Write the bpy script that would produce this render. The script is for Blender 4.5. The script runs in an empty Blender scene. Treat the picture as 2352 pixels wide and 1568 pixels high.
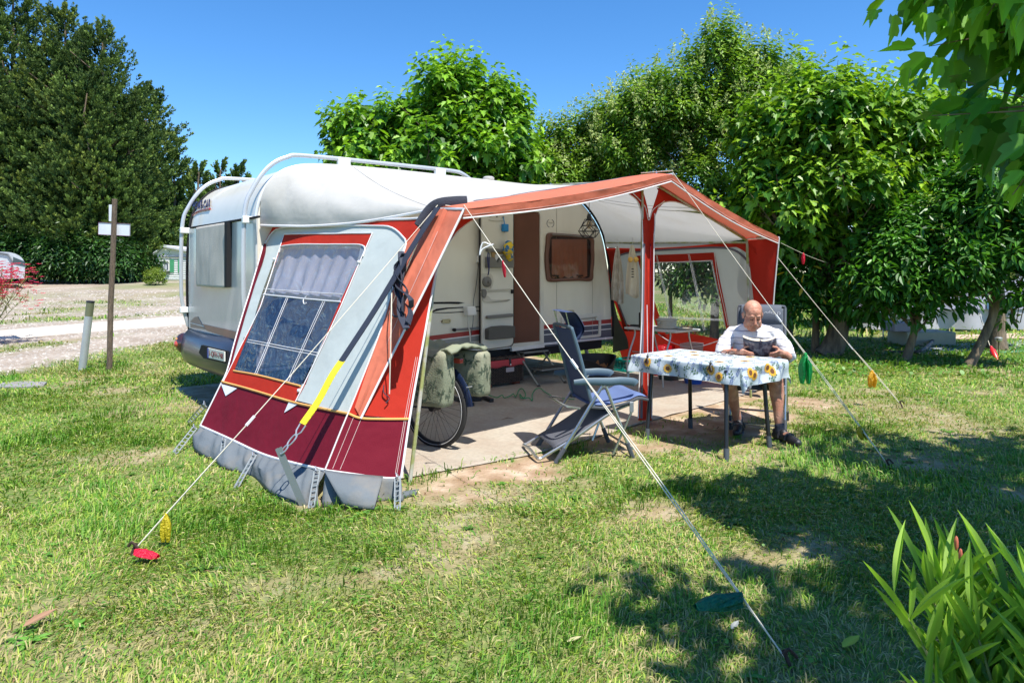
import bpy, bmesh, math, random
import numpy as np
from mathutils import Vector, Matrix, noise
random.seed(7); RNG = np.random.default_rng(7)
R = math.radians
scene = bpy.context.scene
COL = scene.collection
V = Vector
# ---------------------------------------------------------------- camera, sky, sun, exposure
H = 1.45                      # eye height
cam = bpy.data.cameras.new('camera'); cam_o = bpy.data.objects.new('camera', cam); COL.objects.link(cam_o)
cam_o.location = (0, 0, H); cam_o.rotation_euler = (R(90), 0, 0)
cam.sensor_width = 36; cam.lens = 24.0; cam.shift_y = -0.0683
cam.clip_start = 0.05; cam.clip_end = 3000
scene.camera = cam_o
TO_SUN = V((0.28, -0.42, 1.0)).normalized()
world = bpy.data.worlds.new("World"); scene.world = world; world.use_nodes = True
wn = world.node_tree.nodes; wl = world.node_tree.links
bg = wn['Background']
sky = wn.new('ShaderNodeTexSky'); sky.sky_type = 'NISHITA'; sky.sun_disc = False
sky.sun_elevation = math.asin(TO_SUN.z); sky.sun_rotation = math.atan2(TO_SUN.x, TO_SUN.y)
sky.altitude = 0; sky.air_density = 0.9; sky.dust_density = 0.0; sky.ozone_density = 6.0
hsv = wn.new('ShaderNodeHueSaturation'); hsv.inputs['Saturation'].default_value = 1.2
wl.new(sky.outputs[0], hsv.inputs['Color']); wl.new(hsv.outputs[0], bg.inputs['Color'])
bg.inputs['Strength'].default_value = 0.14
sun = bpy.data.lights.new('sun', 'SUN'); sun.energy = 5.0; sun.angle = R(0.53); sun.color = (1.0, 0.955, 0.88)
sun_o = bpy.data.objects.new('sun', sun); COL.objects.link(sun_o)
sun_o.rotation_euler = TO_SUN.to_track_quat('Z', 'Y').to_euler()
scene.view_settings.view_transform = 'Standard'; scene.view_settings.look = 'None'
scene.view_settings.gamma = 1.0; scene.view_settings.exposure = 0.68
scene.cycles.max_bounces = 8; scene.cycles.transparent_max_bounces = 24
scene.cycles.use_denoising = True
# ---------------------------------------------------------------- measuring helpers (photo pixel at a known plane -> point)
F = 1568.0; CX = 1176.0; CY = 623.3
def G(px, py, z=0.0):
    Y = F*(H-z)/(py-CY); return V(((px-CX)/F*Y, Y, z))
def atY(px, py, Y): return V(((px-CX)/F*Y, Y, H-(py-CY)/F*Y))
def W(s, n, z=0.0): return V((.18+.768*s+.64*n, 8.9+.64*s-.768*n, z))   # along caravan side, out from it, up
def onN(px, py, n):
    u = (px-CX)/F; s = (u*(8.9-.768*n)-(.18+.64*n))/(.768-.64*u)
    Y = 8.9-.768*n+.64*s; return V((.18+.64*n+.768*s, Y, H-(py-CY)/F*Y))
def onS(px, py, s):
    u = (px-CX)/F; n = (u*(8.9+.64*s)-(.18+.768*s))/(.64+.768*u)
    Y = 8.9-.768*n+.64*s; return V((.18+.64*n+.768*s, Y, H-(py-CY)/F*Y))
def onP(px, py, p0, nr):
    d = V(((px-CX)/F, 1, -(py-CY)/F)); o = V((0, 0, H)); t = (p0-o).dot(nr)/d.dot(nr); return o+d*t
def zz(ox, oy, k): return lambda x, y: ((ox+x/k)*.784, (oy+y/k)*.784)
Z1 = zz(500, 400, 2.351); Z2 = zz(500, 900, 2.351); Z3 = zz(1200, 550, 3.357); Z4 = zz(1200, 900, 3.357)
Z5 = zz(1700, 500, 3.357); Z6 = zz(1800, 850, 2.852); Z7 = zz(1700, 850, 5.2267); Z8 = zz(0, 650, 3.357)
Z9 = zz(2200, 600, 2.24); ZA = zz(2500, 750, 4.48)
# ---------------------------------------------------------------- object helpers
def tag(o, label=None, cat=None, group=None, kind=None):
    if label: o['label'] = label
    if cat: o['category'] = cat
    if group: o['group'] = group
    if kind: o['kind'] = kind
    return o
def thing(name, label, cat, loc=(0, 0, 0), group=None, rz=0):
    o = bpy.data.objects.new(name, None); COL.objects.link(o); o.location = loc; o.rotation_euler = (0, 0, rz)
    o.empty_display_size = .1
    return tag(o, label, cat, group)
def wloc(o):
    p = V((0, 0, 0))
    while o is not None: p = p+V(o.location); o = o.parent
    return p
def link_mesh(name, me, m, parent=None, base=None, smooth=False, angle=40):
    """me holds world coordinates; base / parent gives the origin"""
    off = wloc(parent) if parent is not None else V(base if base is not None else (0, 0, 0))
    if off.length > 0: me.transform(Matrix.Translation(-off))
    o = bpy.data.objects.new(name, me); COL.objects.link(o)
    if parent is not None: o.parent = parent
    else: o.location = off
    if m is not None:
        for k in (m if isinstance(m, (list, tuple)) else [m]): me.materials.append(k)
    if smooth:
        me.polygons.foreach_set('use_smooth', [True]*len(me.polygons))
        if angle: me.set_sharp_from_angle(angle=R(angle))
    me.update()
    return o
def perp(d):
    a = V((0, 0, 1)) if abs(d.z) < .9 else V((1, 0, 0))
    x = d.cross(a).normalized(); return x, x.cross(d).normalized()
class MB:
    def __init__(s): s.v = []; s.f = []; s.mi = []
    def add(s, vs, fs, mi=0):
        b = len(s.v); s.v += [tuple(p) for p in vs]; s.f += [tuple(i+b for i in f) for f in fs]; s.mi += [mi]*len(fs); return s
    def box(s, c, size, ax=None, mi=0):
        c = V(c); x, y, z = ax if ax else (V((1, 0, 0)), V((0, 1, 0)), V((0, 0, 1)))
        hx, hy, hz = [q/2 for q in size]
        vs = [c+x*(i*hx)+y*(j*hy)+z*(k*hz) for i in (-1, 1) for j in (-1, 1) for k in (-1, 1)]
        return s.add(vs, [(0, 1, 3, 2), (4, 6, 7, 5), (0, 4, 5, 1), (2, 3, 7, 6), (0, 2, 6, 4), (1, 5, 7, 3)], mi)
    def tube(s, pts, r, seg=8, closed=False, cap=True, flat=1.0, up=None, mi=0):
        pts = [V(p) for p in pts]; n = len(pts); rr = r if isinstance(r, (list, tuple)) else [r]*n
        vs = []; px = None
        for i, p in enumerate(pts):
            if closed: d = pts[(i+1) % n]-pts[i-1]
            else: d = pts[min(i+1, n-1)]-pts[max(i-1, 0)]
            if d.length < 1e-9: d = V((0, 0, 1))
            d.normalize()
            if up is not None:
                x = d.cross(V(up)).normalized(); y = x.cross(d).normalized()
            elif px is None: x, y = perp(d)
            else:
                x = (px-d*px.dot(d))
                x = x.normalized() if x.length > 1e-6 else perp(d)[0]; y = x.cross(d).normalized()
            px = x
            for k in range(seg):
                a = 2*math.pi*(k+.5)/seg; vs.append(p+(x*math.cos(a)+y*math.sin(a)*flat)*rr[i])
        fs = []
        for i in range(n if closed else n-1):
            j = (i+1) % n
            for k in range(seg):
                l = (k+1) % seg; fs.append((i*seg+k, i*seg+l, j*seg+l, j*seg+k))
        if cap and not closed: fs += [tuple(range(seg))[::-1], tuple((n-1)*seg+k for k in range(seg))]
        return s.add(vs, fs, mi)
    def grid(s, fn, nu, nv, mi=0):
        vs = [fn(i/nu, j/nv) for j in range(nv+1) for i in range(nu+1)]
        return s.add(vs, [(j*(nu+1)+i, j*(nu+1)+i+1, (j+1)*(nu+1)+i+1, (j+1)*(nu+1)+i) for j in range(nv) for i in range(nu)], mi)
    def ruled(s, A, B, nv=1, mi=0, fn=None):
        n = len(A); f = fn or (lambda p, u, v: p)
        vs = [f(V(A[i]).lerp(V(B[i]), j/nv), i/(n-1), j/nv) for j in range(nv+1) for i in range(n)]
        return s.add(vs, [(j*n+i, j*n+i+1, (j+1)*n+i+1, (j+1)*n+i) for j in range(nv) for i in range(n-1)], mi)
    def poly(s, pts, mi=0): return s.add(pts, [tuple(range(len(pts)))], mi)
    def prism(s, pts, vec, mi=0):
        n = len(pts); vec = V(vec); vs = [V(p) for p in pts]+[V(p)+vec for p in pts]
        return s.add(vs, [tuple(range(n))[::-1], tuple(range(n, 2*n))]+[(i, (i+1) % n, n+(i+1) % n, n+i) for i in range(n)], mi)
    def lathe(s, prof, c, seg=16, axis=V((0, 0, 1)), cap=True, mi=0):
        c = V(c); x, y = perp(axis); vs = []
        for r, h in prof:
            for k in range(seg):
                a = 2*math.pi*k/seg; vs.append(c+axis*h+(x*math.cos(a)+y*math.sin(a))*r)
        n = len(prof); fs = [(i*seg+k, i*seg+(k+1) % seg, (i+1)*seg+(k+1) % seg, (i+1)*seg+k) for i in range(n-1) for k in range(seg)]
        if cap: fs += [tuple(range(seg))[::-1], tuple((n-1)*seg+k for k in range(seg))]
        return s.add(vs, fs, mi)
    def ell(s, c, rad, rot=None, seg=14, ring=9, mi=0):
        c = V(c); M = rot or Matrix.Identity(3); vs = [c+M@V((0, 0, rad[2]))]
        for j in range(1, ring):
            t = math.pi*j/ring
            for k in range(seg):
                a = 2*math.pi*k/seg; vs.append(c+M@V((rad[0]*math.sin(t)*math.cos(a), rad[1]*math.sin(t)*math.sin(a), rad[2]*math.cos(t))))
        vs.append(c+M@V((0, 0, -rad[2]))); L = len(vs)-1; fs = []
        for k in range(seg):
            l = (k+1) % seg; fs.append((0, 1+k, 1+l)); fs.append((L, L-seg+l, L-seg+k))
            for j in range(ring-2): fs.append((1+j*seg+k, 1+(j+1)*seg+k, 1+(j+1)*seg+l, 1+j*seg+l))
        return s.add(vs, fs, mi)
    def mesh(s, name):
        me = bpy.data.meshes.new(name); me.from_pydata(s.v, [], s.f)
        if any(s.mi): me.polygons.foreach_set('material_index', s.mi)
        return me
    def build(s, name, m, parent=None, base=None, smooth=False, bevel=0, angle=40, solid=0, seg=2, sub=0, weld=False):
        me = s.mesh(name)
        bm = bmesh.new(); bm.from_mesh(me)
        if weld: bmesh.ops.remove_doubles(bm, verts=bm.verts, dist=1e-5)
        bmesh.ops.recalc_face_normals(bm, faces=bm.faces); bm.to_mesh(me); bm.free()
        o = link_mesh(name, me, m, parent, base, smooth, angle)
        if solid:
            md = o.modifiers.new('solid', 'SOLIDIFY'); md.thickness = solid; md.offset = 0
        if bevel:
            md = o.modifiers.new('bevel', 'BEVEL'); md.width = bevel; md.segments = seg; md.limit_method = 'ANGLE'; md.angle_limit = R(35)
        if sub:
            md = o.modifiers.new('sub', 'SUBSURF'); md.levels = sub; md.render_levels = sub
        return o
def npmesh(name, verts, face_sizes, loops, col=None, mi=None):
    me = bpy.data.meshes.new(name); nv = len(verts)
    me.vertices.add(nv); me.vertices.foreach_set('co', np.ascontiguousarray(verts, dtype=np.float32).ravel())
    me.loops.add(len(loops)); me.loops.foreach_set('vertex_index', np.asarray(loops, dtype=np.int32))
    st = np.concatenate([[0], np.cumsum(face_sizes)[:-1]]).astype(np.int32)
    me.polygons.add(len(face_sizes)); me.polygons.foreach_set('loop_start', st)
    if col is not None:
        at = me.attributes.new('tint', 'FLOAT_COLOR', 'POINT')
        c4 = np.ones((nv, 4), dtype=np.float32); c4[:, :3] = col; at.data.foreach_set('color', c4.ravel())
    if mi is not None: me.polygons.foreach_set('material_index', np.asarray(mi, dtype=np.int32))
    me.update(calc_edges=True); me.validate()
    return me
def smoothpoly(pts, n=40, closed=False):
    """Catmull-Rom through points"""
    P = [V(p) for p in pts]; m = len(P); out = []
    segs = m if closed else m-1; per = max(1, n//segs)
    for i in range(segs):
        p0 = P[(i-1) % m] if (closed or i > 0) else P[0]*2-P[1]
        p1 = P[i]; p2 = P[(i+1) % m]; p3 = P[(i+2) % m] if (closed or i+2 < m) else P[m-1]*2-P[m-2]
        for k in range(per):
            t = k/per; out.append(.5*((2*p1)+(p2-p0)*t+(2*p0-5*p1+4*p2-p3)*t*t+(3*p1-p0-3*p2+p3)*t**3))
    if not closed: out.append(P[-1])
    return out
def resample(pts, n):
    P = [V(p) for p in pts]; L = [0]
    for a, b in zip(P, P[1:]): L.append(L[-1]+(b-a).length)
    out = []; j = 0
    for i in range(n):
        t = L[-1]*i/(n-1)
        while j < len(P)-2 and L[j+1] < t: j += 1
        d = L[j+1]-L[j]; out.append(P[j].lerp(P[j+1], (t-L[j])/d if d > 0 else 0))
    return out
def nz(p, s=1.0, o=0): return noise.noise(V(p)*s+V((o, o*1.7, -o)))
# ---------------------------------------------------------------- materials
MATS = {}
def mat(name, col, rough=.6, metal=0, bump=0, bscale=60, var=.08, vscale=4, trans=0, spec=.5, coat=0, detail=4, alpha=1, two=None, tscale=8, tlo=.45, thi=.6, stretch=None, wrk=0):
    if name in MATS: return MATS[name]
    m = bpy.data.materials.new(name); m.use_nodes = True; nt = m.node_tree; N = nt.nodes; L = nt.links
    b = N['Principled BSDF']; out = N['Material Output']
    b.inputs['Roughness'].default_value = rough; b.inputs['Metallic'].default_value = metal
    b.inputs['Specular IOR Level'].default_value = spec
    if coat: b.inputs['Coat Weight'].default_value = coat; b.inputs['Coat Roughness'].default_value = .08
    tc = N.new('ShaderNodeTexCoord'); src = tc.outputs['Object']
    if stretch:
        mp = N.new('ShaderNodeMapping'); mp.inputs['Scale'].default_value = stretch; L.new(src, mp.inputs[0]); src = mp.outputs[0]
    c = tuple(col)+(1,)
    n1 = N.new('ShaderNodeTexNoise'); n1.inputs['Scale'].default_value = vscale; n1.inputs['Detail'].default_value = detail; L.new(src, n1.inputs['Vector'])
    base = None
    if two is not None:
        n2 = N.new('ShaderNodeTexNoise'); n2.inputs['Scale'].default_value = tscale; n2.inputs['Detail'].default_value = 5; L.new(src, n2.inputs['Vector'])
        rp = N.new('ShaderNodeValToRGB'); rp.color_ramp.elements[0].position = tlo; rp.color_ramp.elements[1].position = thi
        rp.color_ramp.elements[0].color = c; rp.color_ramp.elements[1].color = tuple(two)+(1,)
        L.new(n2.outputs['Fac'], rp.inputs[0]); base = rp.outputs[0]
    mr = N.new('ShaderNodeMapRange'); mr.inputs['From Min'].default_value = .3; mr.inputs['From Max'].default_value = .7
    mr.inputs['To Min'].default_value = 1-var; mr.inputs['To Max'].default_value = 1+var; L.new(n1.outputs['Fac'], mr.inputs['Value'])
    mx = N.new('ShaderNodeVectorMath'); mx.operation = 'SCALE'
    if base is not None: L.new(base, mx.inputs[0])
    else: mx.inputs[0].default_value = c[:3]
    L.new(mr.outputs[0], mx.inputs['Scale']); L.new(mx.outputs[0], b.inputs['Base Color'])
    if wrk:
        n4 = N.new('ShaderNodeTexNoise'); n4.inputs['Scale'].default_value = 2.6; n4.inputs['Detail'].default_value = 3; n4.inputs['Distortion'].default_value = .25; L.new(src, n4.inputs['Vector'])
        b4 = N.new('ShaderNodeBump'); b4.inputs['Strength'].default_value = wrk; b4.inputs['Distance'].default_value = .10; L.new(n4.outputs['Fac'], b4.inputs['Height']); L.new(b4.outputs[0], b.inputs['Normal'])
    if bump:
        n3 = N.new('ShaderNodeTexNoise'); n3.inputs['Scale'].default_value = bscale; n3.inputs['Detail'].default_value = 5; L.new(src, n3.inputs['Vector'])
        bp = N.new('ShaderNodeBump'); bp.inputs['Strength'].default_value = bump; bp.inputs['Distance'].default_value = .02
        L.new(n3.outputs['Fac'], bp.inputs['Height']); L.new(bp.outputs[0], b.inputs['Normal'])
        if wrk: L.new(b4.outputs[0], bp.inputs['Normal'])
    if trans:
        tr = N.new('ShaderNodeBsdfTranslucent'); L.new(mx.outputs[0], tr.inputs['Color'])
        ms = N.new('ShaderNodeMixShader'); ms.inputs[0].default_value = trans
        L.new(b.outputs[0], ms.inputs[1]); L.new(tr.outputs[0], ms.inputs[2]); L.new(ms.outputs[0], out.inputs[0])
    if alpha < 1: b.inputs['Alpha'].default_value = alpha
    MATS[name] = m; return m
def leafmat(name, rough=.42, trans=.35, tcol=(1.25, 1.3, .5), spec=.5):
    if name in MATS: return MATS[name]
    m = bpy.data.materials.new(name); m.use_nodes = True; nt = m.node_tree; N = nt.nodes; L = nt.links
    b = N['Principled BSDF']; out = N['Material Output']; b.inputs['Roughness'].default_value = rough; b.inputs['Specular IOR Level'].default_value = spec
    at = N.new('ShaderNodeAttribute'); at.attribute_name = 'tint'; L.new(at.outputs['Color'], b.inputs['Base Color'])
    vm = N.new('ShaderNodeVectorMath'); vm.operation = 'MULTIPLY'; vm.inputs[1].default_value = tcol; L.new(at.outputs['Color'], vm.inputs[0])
    tr = N.new('ShaderNodeBsdfTranslucent'); L.new(vm.outputs[0], tr.inputs['Color'])
    ms = N.new('ShaderNodeMixShader'); ms.inputs[0].default_value = trans
    L.new(b.outputs[0], ms.inputs[1]); L.new(tr.outputs[0], ms.inputs[2]); L.new(ms.outputs[0], out.inputs[0])
    MATS[name] = m; return m
def pvc(name, tint, cloud=.12, rough=.08, bump=.35, bscale=14):
    if name in MATS: return MATS[name]
    m = bpy.data.materials.new(name); m.use_nodes = True; nt = m.node_tree; N = nt.nodes; L = nt.links
    for n in list(N):
        if n.type != 'OUTPUT_MATERIAL': N.remove(n)
    out = N['Material Output']
    tp = N.new('ShaderNodeBsdfTransparent'); tp.inputs[0].default_value = tuple(tint)+(1,)
    gl = N.new('ShaderNodeBsdfGlossy'); gl.inputs['Roughness'].default_value = rough
    df = N.new('ShaderNodeBsdfDiffuse'); df.inputs[0].default_value = (.6, .62, .66, 1)
    tc = N.new('ShaderNodeTexCoord'); n3 = N.new('ShaderNodeTexNoise'); n3.inputs['Scale'].default_value = bscale; n3.inputs['Detail'].default_value = 3; n3.inputs['Distortion'].default_value = 1.5
    L.new(tc.outputs['Object'], n3.inputs['Vector'])
    bp = N.new('ShaderNodeBump'); bp.inputs['Strength'].default_value = bump; bp.inputs['Distance'].default_value = .05; L.new(n3.outputs['Fac'], bp.inputs['Height']); L.new(bp.outputs[0], gl.inputs['Normal'])
    fr0 = N.new('ShaderNodeFresnel'); fr0.inputs['IOR'].default_value = 1.35; fr = N.new('ShaderNodeMath'); fr.operation = 'MINIMUM'; L.new(fr0.outputs[0], fr.inputs[0]); fr.inputs[1].default_value = .22
    m1 = N.new('ShaderNodeMixShader'); m1.inputs[0].default_value = cloud; L.new(tp.outputs[0], m1.inputs[1]); L.new(df.outputs[0], m1.inputs[2])
    m2 = N.new('ShaderNodeMixShader'); L.new(fr.outputs[0], m2.inputs[0]); L.new(m1.outputs[0], m2.inputs[1]); L.new(gl.outputs[0], m2.inputs[2])
    L.new(m2.outputs[0], out.inputs[0]); MATS[name] = m; return m
def text_mesh(body, size, origin, xd, yd, depth=.001, shear=0, align='CENTER', bold=0):
    """lettering as a mesh whose x runs along xd and whose up runs along yd (world vectors)"""
    cu = bpy.data.curves.new('lettering', 'FONT'); cu.body = body; cu.size = size; cu.extrude = depth; cu.shear = shear; cu.align_x = align; cu.offset = bold; cu.resolution_u = 3
    o = bpy.data.objects.new('tmp', cu); COL.objects.link(o); dg = bpy.context.evaluated_depsgraph_get(); dg.update()
    me = bpy.data.meshes.new_from_object(o.evaluated_get(dg)); bpy.data.objects.remove(o)
    xd = V(xd).normalized(); yd = V(yd); yd = (yd-xd*yd.dot(xd)).normalized(); zd = xd.cross(yd)
    M = Matrix((xd, yd, zd)).transposed().to_4x4(); M.translation = V(origin); me.transform(M); return me
# ================================================================ GROUND
def vnoise(x, y, sc, seed=0):
    x = np.asarray(x)*sc+seed*17.3; y = np.asarray(y)*sc+seed*9.1
    xi = np.floor(x).astype(np.int64); yi = np.floor(y).astype(np.int64); fx = x-xi; fy = y-yi
    fx = fx*fx*(3-2*fx); fy = fy*fy*(3-2*fy)
    def h(a, b):
        k = (a*374761393+b*668265263+seed*974711) & 0xffffffff; k = ((k ^ (k >> 13))*1274126177) & 0xffffffff
        return ((k ^ (k >> 16)) & 0xffff)/65535.
    return (h(xi, yi)*(1-fx)+h(xi+1, yi)*fx)*(1-fy)+(h(xi, yi+1)*(1-fx)+h(xi+1, yi+1)*fx)*fy
def fbm(x, y, sc, seed=0, oc=4):
    a = 0; t = 0
    for i in range(oc): a = a+vnoise(x, y, sc*2**i, seed+i)*.5**i; t += .5**i
    return a/t
def sstep(a, b, x): t = np.clip((x-a)/(b-a), 0, 1); return t*t*(3-2*t)
def gz(x, y):
    x = np.asarray(x, float); y = np.asarray(y, float)
    rise = .85*sstep(22, 44, y)*(1-.75*sstep(49, 58, y))*sstep(-6, -14, x)
    return rise+.02*(fbm(x, y, .8, 3)-.5)*sstep(1, 3, np.abs(y-7)+np.abs(x)*.3)+.12*(fbm(x, y, .25, 5)-.5)*sstep(14, 20, y)
def SNp(x, y):  # world -> (s, n)
    dx = x-.18; dy = y-8.9; return dx*.768+dy*.64, dx*.64-dy*.768
PATCH = [(1130, 1095, .75, .26, 1.3), (1060, 1120, .5, .16, .8), (1230, 1062, .45, .2, .9), (1480, 1182, .35, .12, .75), (1400, 1020, .7, .3, .9), (1600, 985, .95, .45, 1.2),
         (1700, 950, .8, .4, 1.1), (1500, 1000, .6, .35, 1.0), (1830, 930, .7, .35, .9), (1950, 925, .7, .22, .6), (2110, 1060, .7, .25, .65), (2010, 960, .9, .25, .5), (2230, 1010, .8, .2, .55),
         (120, 1400, .25, .08, .6), (330, 1470, .4, .1, .5), (840, 1325, .3, .1, .6), (740, 1160, .3, .12, .7), (560, 1360, .35, .09, .5), (1750, 1290, .4, .12, .6), (1240, 1200, .3, .1, .4), (950, 1150, .4, .15, .5)]
PW = [(G(a, b), rx, ry, w) for a, b, rx, ry, w in PATCH]
def dirt(x, y):
    d = np.zeros_like(x, float); wob = fbm(x, y, 3.2, 11)-.5
    for c, rx, ry, w in PW:
        # stretch the patch along the awning front
        ux = (x-c.x)*.9+(y-c.y)*.43; uy = -(x-c.x)*.43+(y-c.y)*.9
        q = np.sqrt((ux/rx)**2+(uy/(ry*1.6))**2)+wob*1.5
        d = np.maximum(d, w*np.clip(1.25-q, 0, 1))
    s, n = SNp(x, y)
    under = (s > -3.7)*(s < 1.9)*(n < 2.55)*(n > -2.5)
    d = np.maximum(d, under*.9)
    d = np.maximum(d, .55*sstep(.60, .74, fbm(x, y, 1.1, 21, 5)))
    return np.clip(d, 0, 1)
def road_c(y): return -11.05+.41*(y-17.0)-.012*(y-17)**2*0   # centre line x at a given y
def gravel(x, y):
    wob = (fbm(x, y, .7, 31)-.5)*2.4
    right = sstep(-6.7, -7.7, x-.02*(y-10)+wob*.55-.03*(y-9)*0)
    far = sstep(52, 46, y)
    g = right*far*(y > 6)
    green = sstep(.50, .66, fbm(x, y, .33, 41, 5))*sstep(2.0, 3.2, np.abs(x-road_c(y)))*.8
    return np.clip(g-green, 0, 1)
def glines(lo, a, b, hi, st):
    mid = list(np.arange(a, b+1e-6, st)); l = []; r = []; d = st; q = a
    while q > lo: d *= 1.28; q -= d; l.append(max(q, lo))
    d = st; q = b
    while q < hi: d *= 1.12 if q < 70 else 1.35; q += d; r.append(min(q, hi))
    return np.array(l[::-1]+mid+r)
gx = glines(-700, -9, 8, 700, .1); gy = glines(-300, -1, 15, 900, .1)
GX, GY = np.meshgrid(gx, gy); nx, ny = len(gx), len(gy)
gv = np.stack([GX.ravel(), GY.ravel(), gz(GX, GY).ravel()], 1)
ii = (np.arange(ny-1)[:, None]*nx+np.arange(nx-1)[None, :]).ravel()
quads = np.stack([ii, ii+1, ii+1+nx, ii+nx], 1)
gc = np.stack([dirt(gv[:, 0], gv[:, 1]), gravel(gv[:, 0], gv[:, 1]), 0*gv[:, 0]], 1)
me = npmesh('ground', gv, np.full(len(quads), 4), quads.ravel(), gc)
gm = bpy.data.materials.new('soil_and_thatch'); gm.use_nodes = True; N = gm.node_tree.nodes; L = gm.node_tree.links; b = N['Principled BSDF']; b.inputs['Roughness'].default_value = .95; b.inputs['Specular IOR Level'].default_value = .15
tc = N.new('ShaderNodeTexCoord'); at = N.new('ShaderNodeAttribute'); at.attribute_name = 'tint'; sp = N.new('ShaderNodeSeparateColor'); L.new(at.outputs['Color'], sp.inputs[0])
def NOISE(sc, det=5, dist=0, src=None):
    n = N.new('ShaderNodeTexNoise'); n.inputs['Scale'].default_value = sc; n.inputs['Detail'].default_value = det; n.inputs['Distortion'].default_value = dist; L.new(src or tc.outputs['Object'], n.inputs['Vector']); return n.outputs['Fac']
def RAMP(fac, stops):
    r = N.new('ShaderNodeValToRGB'); e = r.color_ramp.elements
    while len(e) < len(stops): e.new(.5)
    for k, (p, c) in enumerate(stops): e[k].position = p; e[k].color = tuple(c)+(1,) if len(c) == 3 else c
    L.new(fac, r.inputs[0]); return r.outputs[0]
def MIX(f, a, c2):
    m = N.new('ShaderNodeMix'); m.data_type = 'RGBA'
    if isinstance(f, float): m.inputs[0].default_value = f
    else: L.new(f, m.inputs[0])
    L.new(a, m.inputs[6]); L.new(c2, m.inputs[7]); return m.outputs[2]
grass_c = RAMP(NOISE(26, 6), [(.3, (.03, .05, .012)), (.48, (.08, .115, .028)), (.6, (.20, .17, .075)), (.75, (.38, .31, .17))])
grass_far = RAMP(NOISE(1.3, 6), [(.35, (.14, .24, .05)), (.55, (.24, .31, .09)), (.7, (.34, .32, .15))])
grass_c = MIX(.45, grass_c, grass_far)
dirt_c = RAMP(NOISE(5, 8), [(.3, (.27, .17, .10)), (.5, (.38, .27, .18)), (.7, (.56, .44, .33))])
vo = N.new('ShaderNodeTexVoronoi'); vo.inputs['Scale'].default_value = 16; L.new(tc.outputs['Object'], vo.inputs['Vector'])
sc_ = N.new('ShaderNodeSeparateColor'); L.new(vo.outputs['Color'], sc_.inputs[0])
grav_c = RAMP(sc_.outputs[0], [(0, (.24, .19, .145)), (.4, (.32, .265, .21)), (.8, (.40, .345, .28)), (1, (.48, .43, .37))])
grav_b = RAMP(NOISE(.8, 6), [(.35, (.25, .19, .14)), (.65, (.45, .385, .32))])
grav_c = MIX(.5, grav_c, grav_b)
c1 = MIX(sp.outputs[0], grass_c, dirt_c); c2 = MIX(sp.outputs[1], c1, grav_c); L.new(c2, b.inputs['Base Color'])
bp = N.new('ShaderNodeBump'); bp.inputs['Strength'].default_value = .6; bp.inputs['Distance'].default_value = .03; L.new(NOISE(40, 8), bp.inputs['Height']); L.new(bp.outputs[0], b.inputs['Normal'])
ground = link_mesh('ground', me, gm, smooth=True, angle=None); tag(ground, 'grassy pitch ground with worn dirt patches and a stony verge', 'ground', kind='structure')
# ---- white gravel road
rw = 1.35; ry = np.concatenate([np.arange(-4, 46, .35)]); cols = 12; rv = []
for y in ry:
    c = float(road_c(y)); w = rw+.35*(fbm(np.array(c*0+1.), np.array(y), .5, 61)-.5)*2
    for k in range(cols+1):
        t = k/cols*2-1; edge = .22*(fbm(np.array(t*3.), np.array(y), 1.6, 62)-.5)*(abs(t) > .7)
        x = c+(t*w+edge*2)*1.09; z = float(gz(x, y))
        rv.append((x, y, z+.035-.07*max(0, abs(t)-.75)/.25+.01*(1-t*t)))
nr = len(ry); quads = [(j*(cols+1)+i, j*(cols+1)+i+1, (j+1)*(cols+1)+i+1, (j+1)*(cols+1)+i) for j in range(nr-1) for i in range(cols)]
me = bpy.data.meshes.new('gravel_road'); me.from_pydata(rv, [], quads)
tag(link_mesh('gravel_road', me, mat('road_gravel', (.56, .505, .43), .95, bump=.5, bscale=35, var=.10, vscale=1.2, two=(.50, .44, .365), tscale=9, spec=.1), smooth=True), 'pale crushed gravel track passing behind the caravan', 'road', kind='structure')
# ---- loose stones on the verge
n = 20000; yy = 8.5+RNG.random(n)**1.3*26; xx = -6.3-RNG.random(n)*(2+.75*yy)
keep = (gravel(xx, yy) > .25+.5*RNG.random(n)) & (np.abs(xx-road_c(yy)) > 1.2+.5*RNG.random(n)) & (np.abs(xx) < .80*yy+1.5); xx = xx[keep]; yy = yy[keep]; n = len(xx)
octv = np.array([(1, 0, 0), (0, 1, 0), (-1, 0, 0), (0, -1, 0), (0, 0, 1.0)], float); octf = np.array([(0, 1, 4), (1, 2, 4), (2, 3, 4), (3, 0, 4)])
sz = (.010+.020*RNG.random(n)**2)*(1+yy*.035); an = RNG.random(n)*6.28; sq = .6+.8*RNG.random((n, 5, 1))
P = octv[None]*sq*sz[:, None, None]; P[:, :, 2] *= .6; ca, sa = np.cos(an)[:, None], np.sin(an)[:, None]
X = P[:, :, 0]*ca-P[:, :, 1]*sa+xx[:, None]; Y = P[:, :, 0]*sa+P[:, :, 1]*ca+yy[:, None]; Z = P[:, :, 2]+gz(xx, yy)[:, None]
c = (.26+.24*RNG.random(n))[:, None]*np.array([1, .90, .79])[None]
me = npmesh('gravel', np.stack([X, Y, Z], 2).reshape(-1, 3), np.full(n*4, 3), (octf[None]+np.arange(n)[:, None, None]*5).ravel(), np.repeat(c, 5, 0))
tag(link_mesh('gravel', me, leafmat('stone_chips', .9, 0.0, spec=.2)), 'loose pale stones scattered beside the track', 'gravel', kind='stuff')
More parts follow.
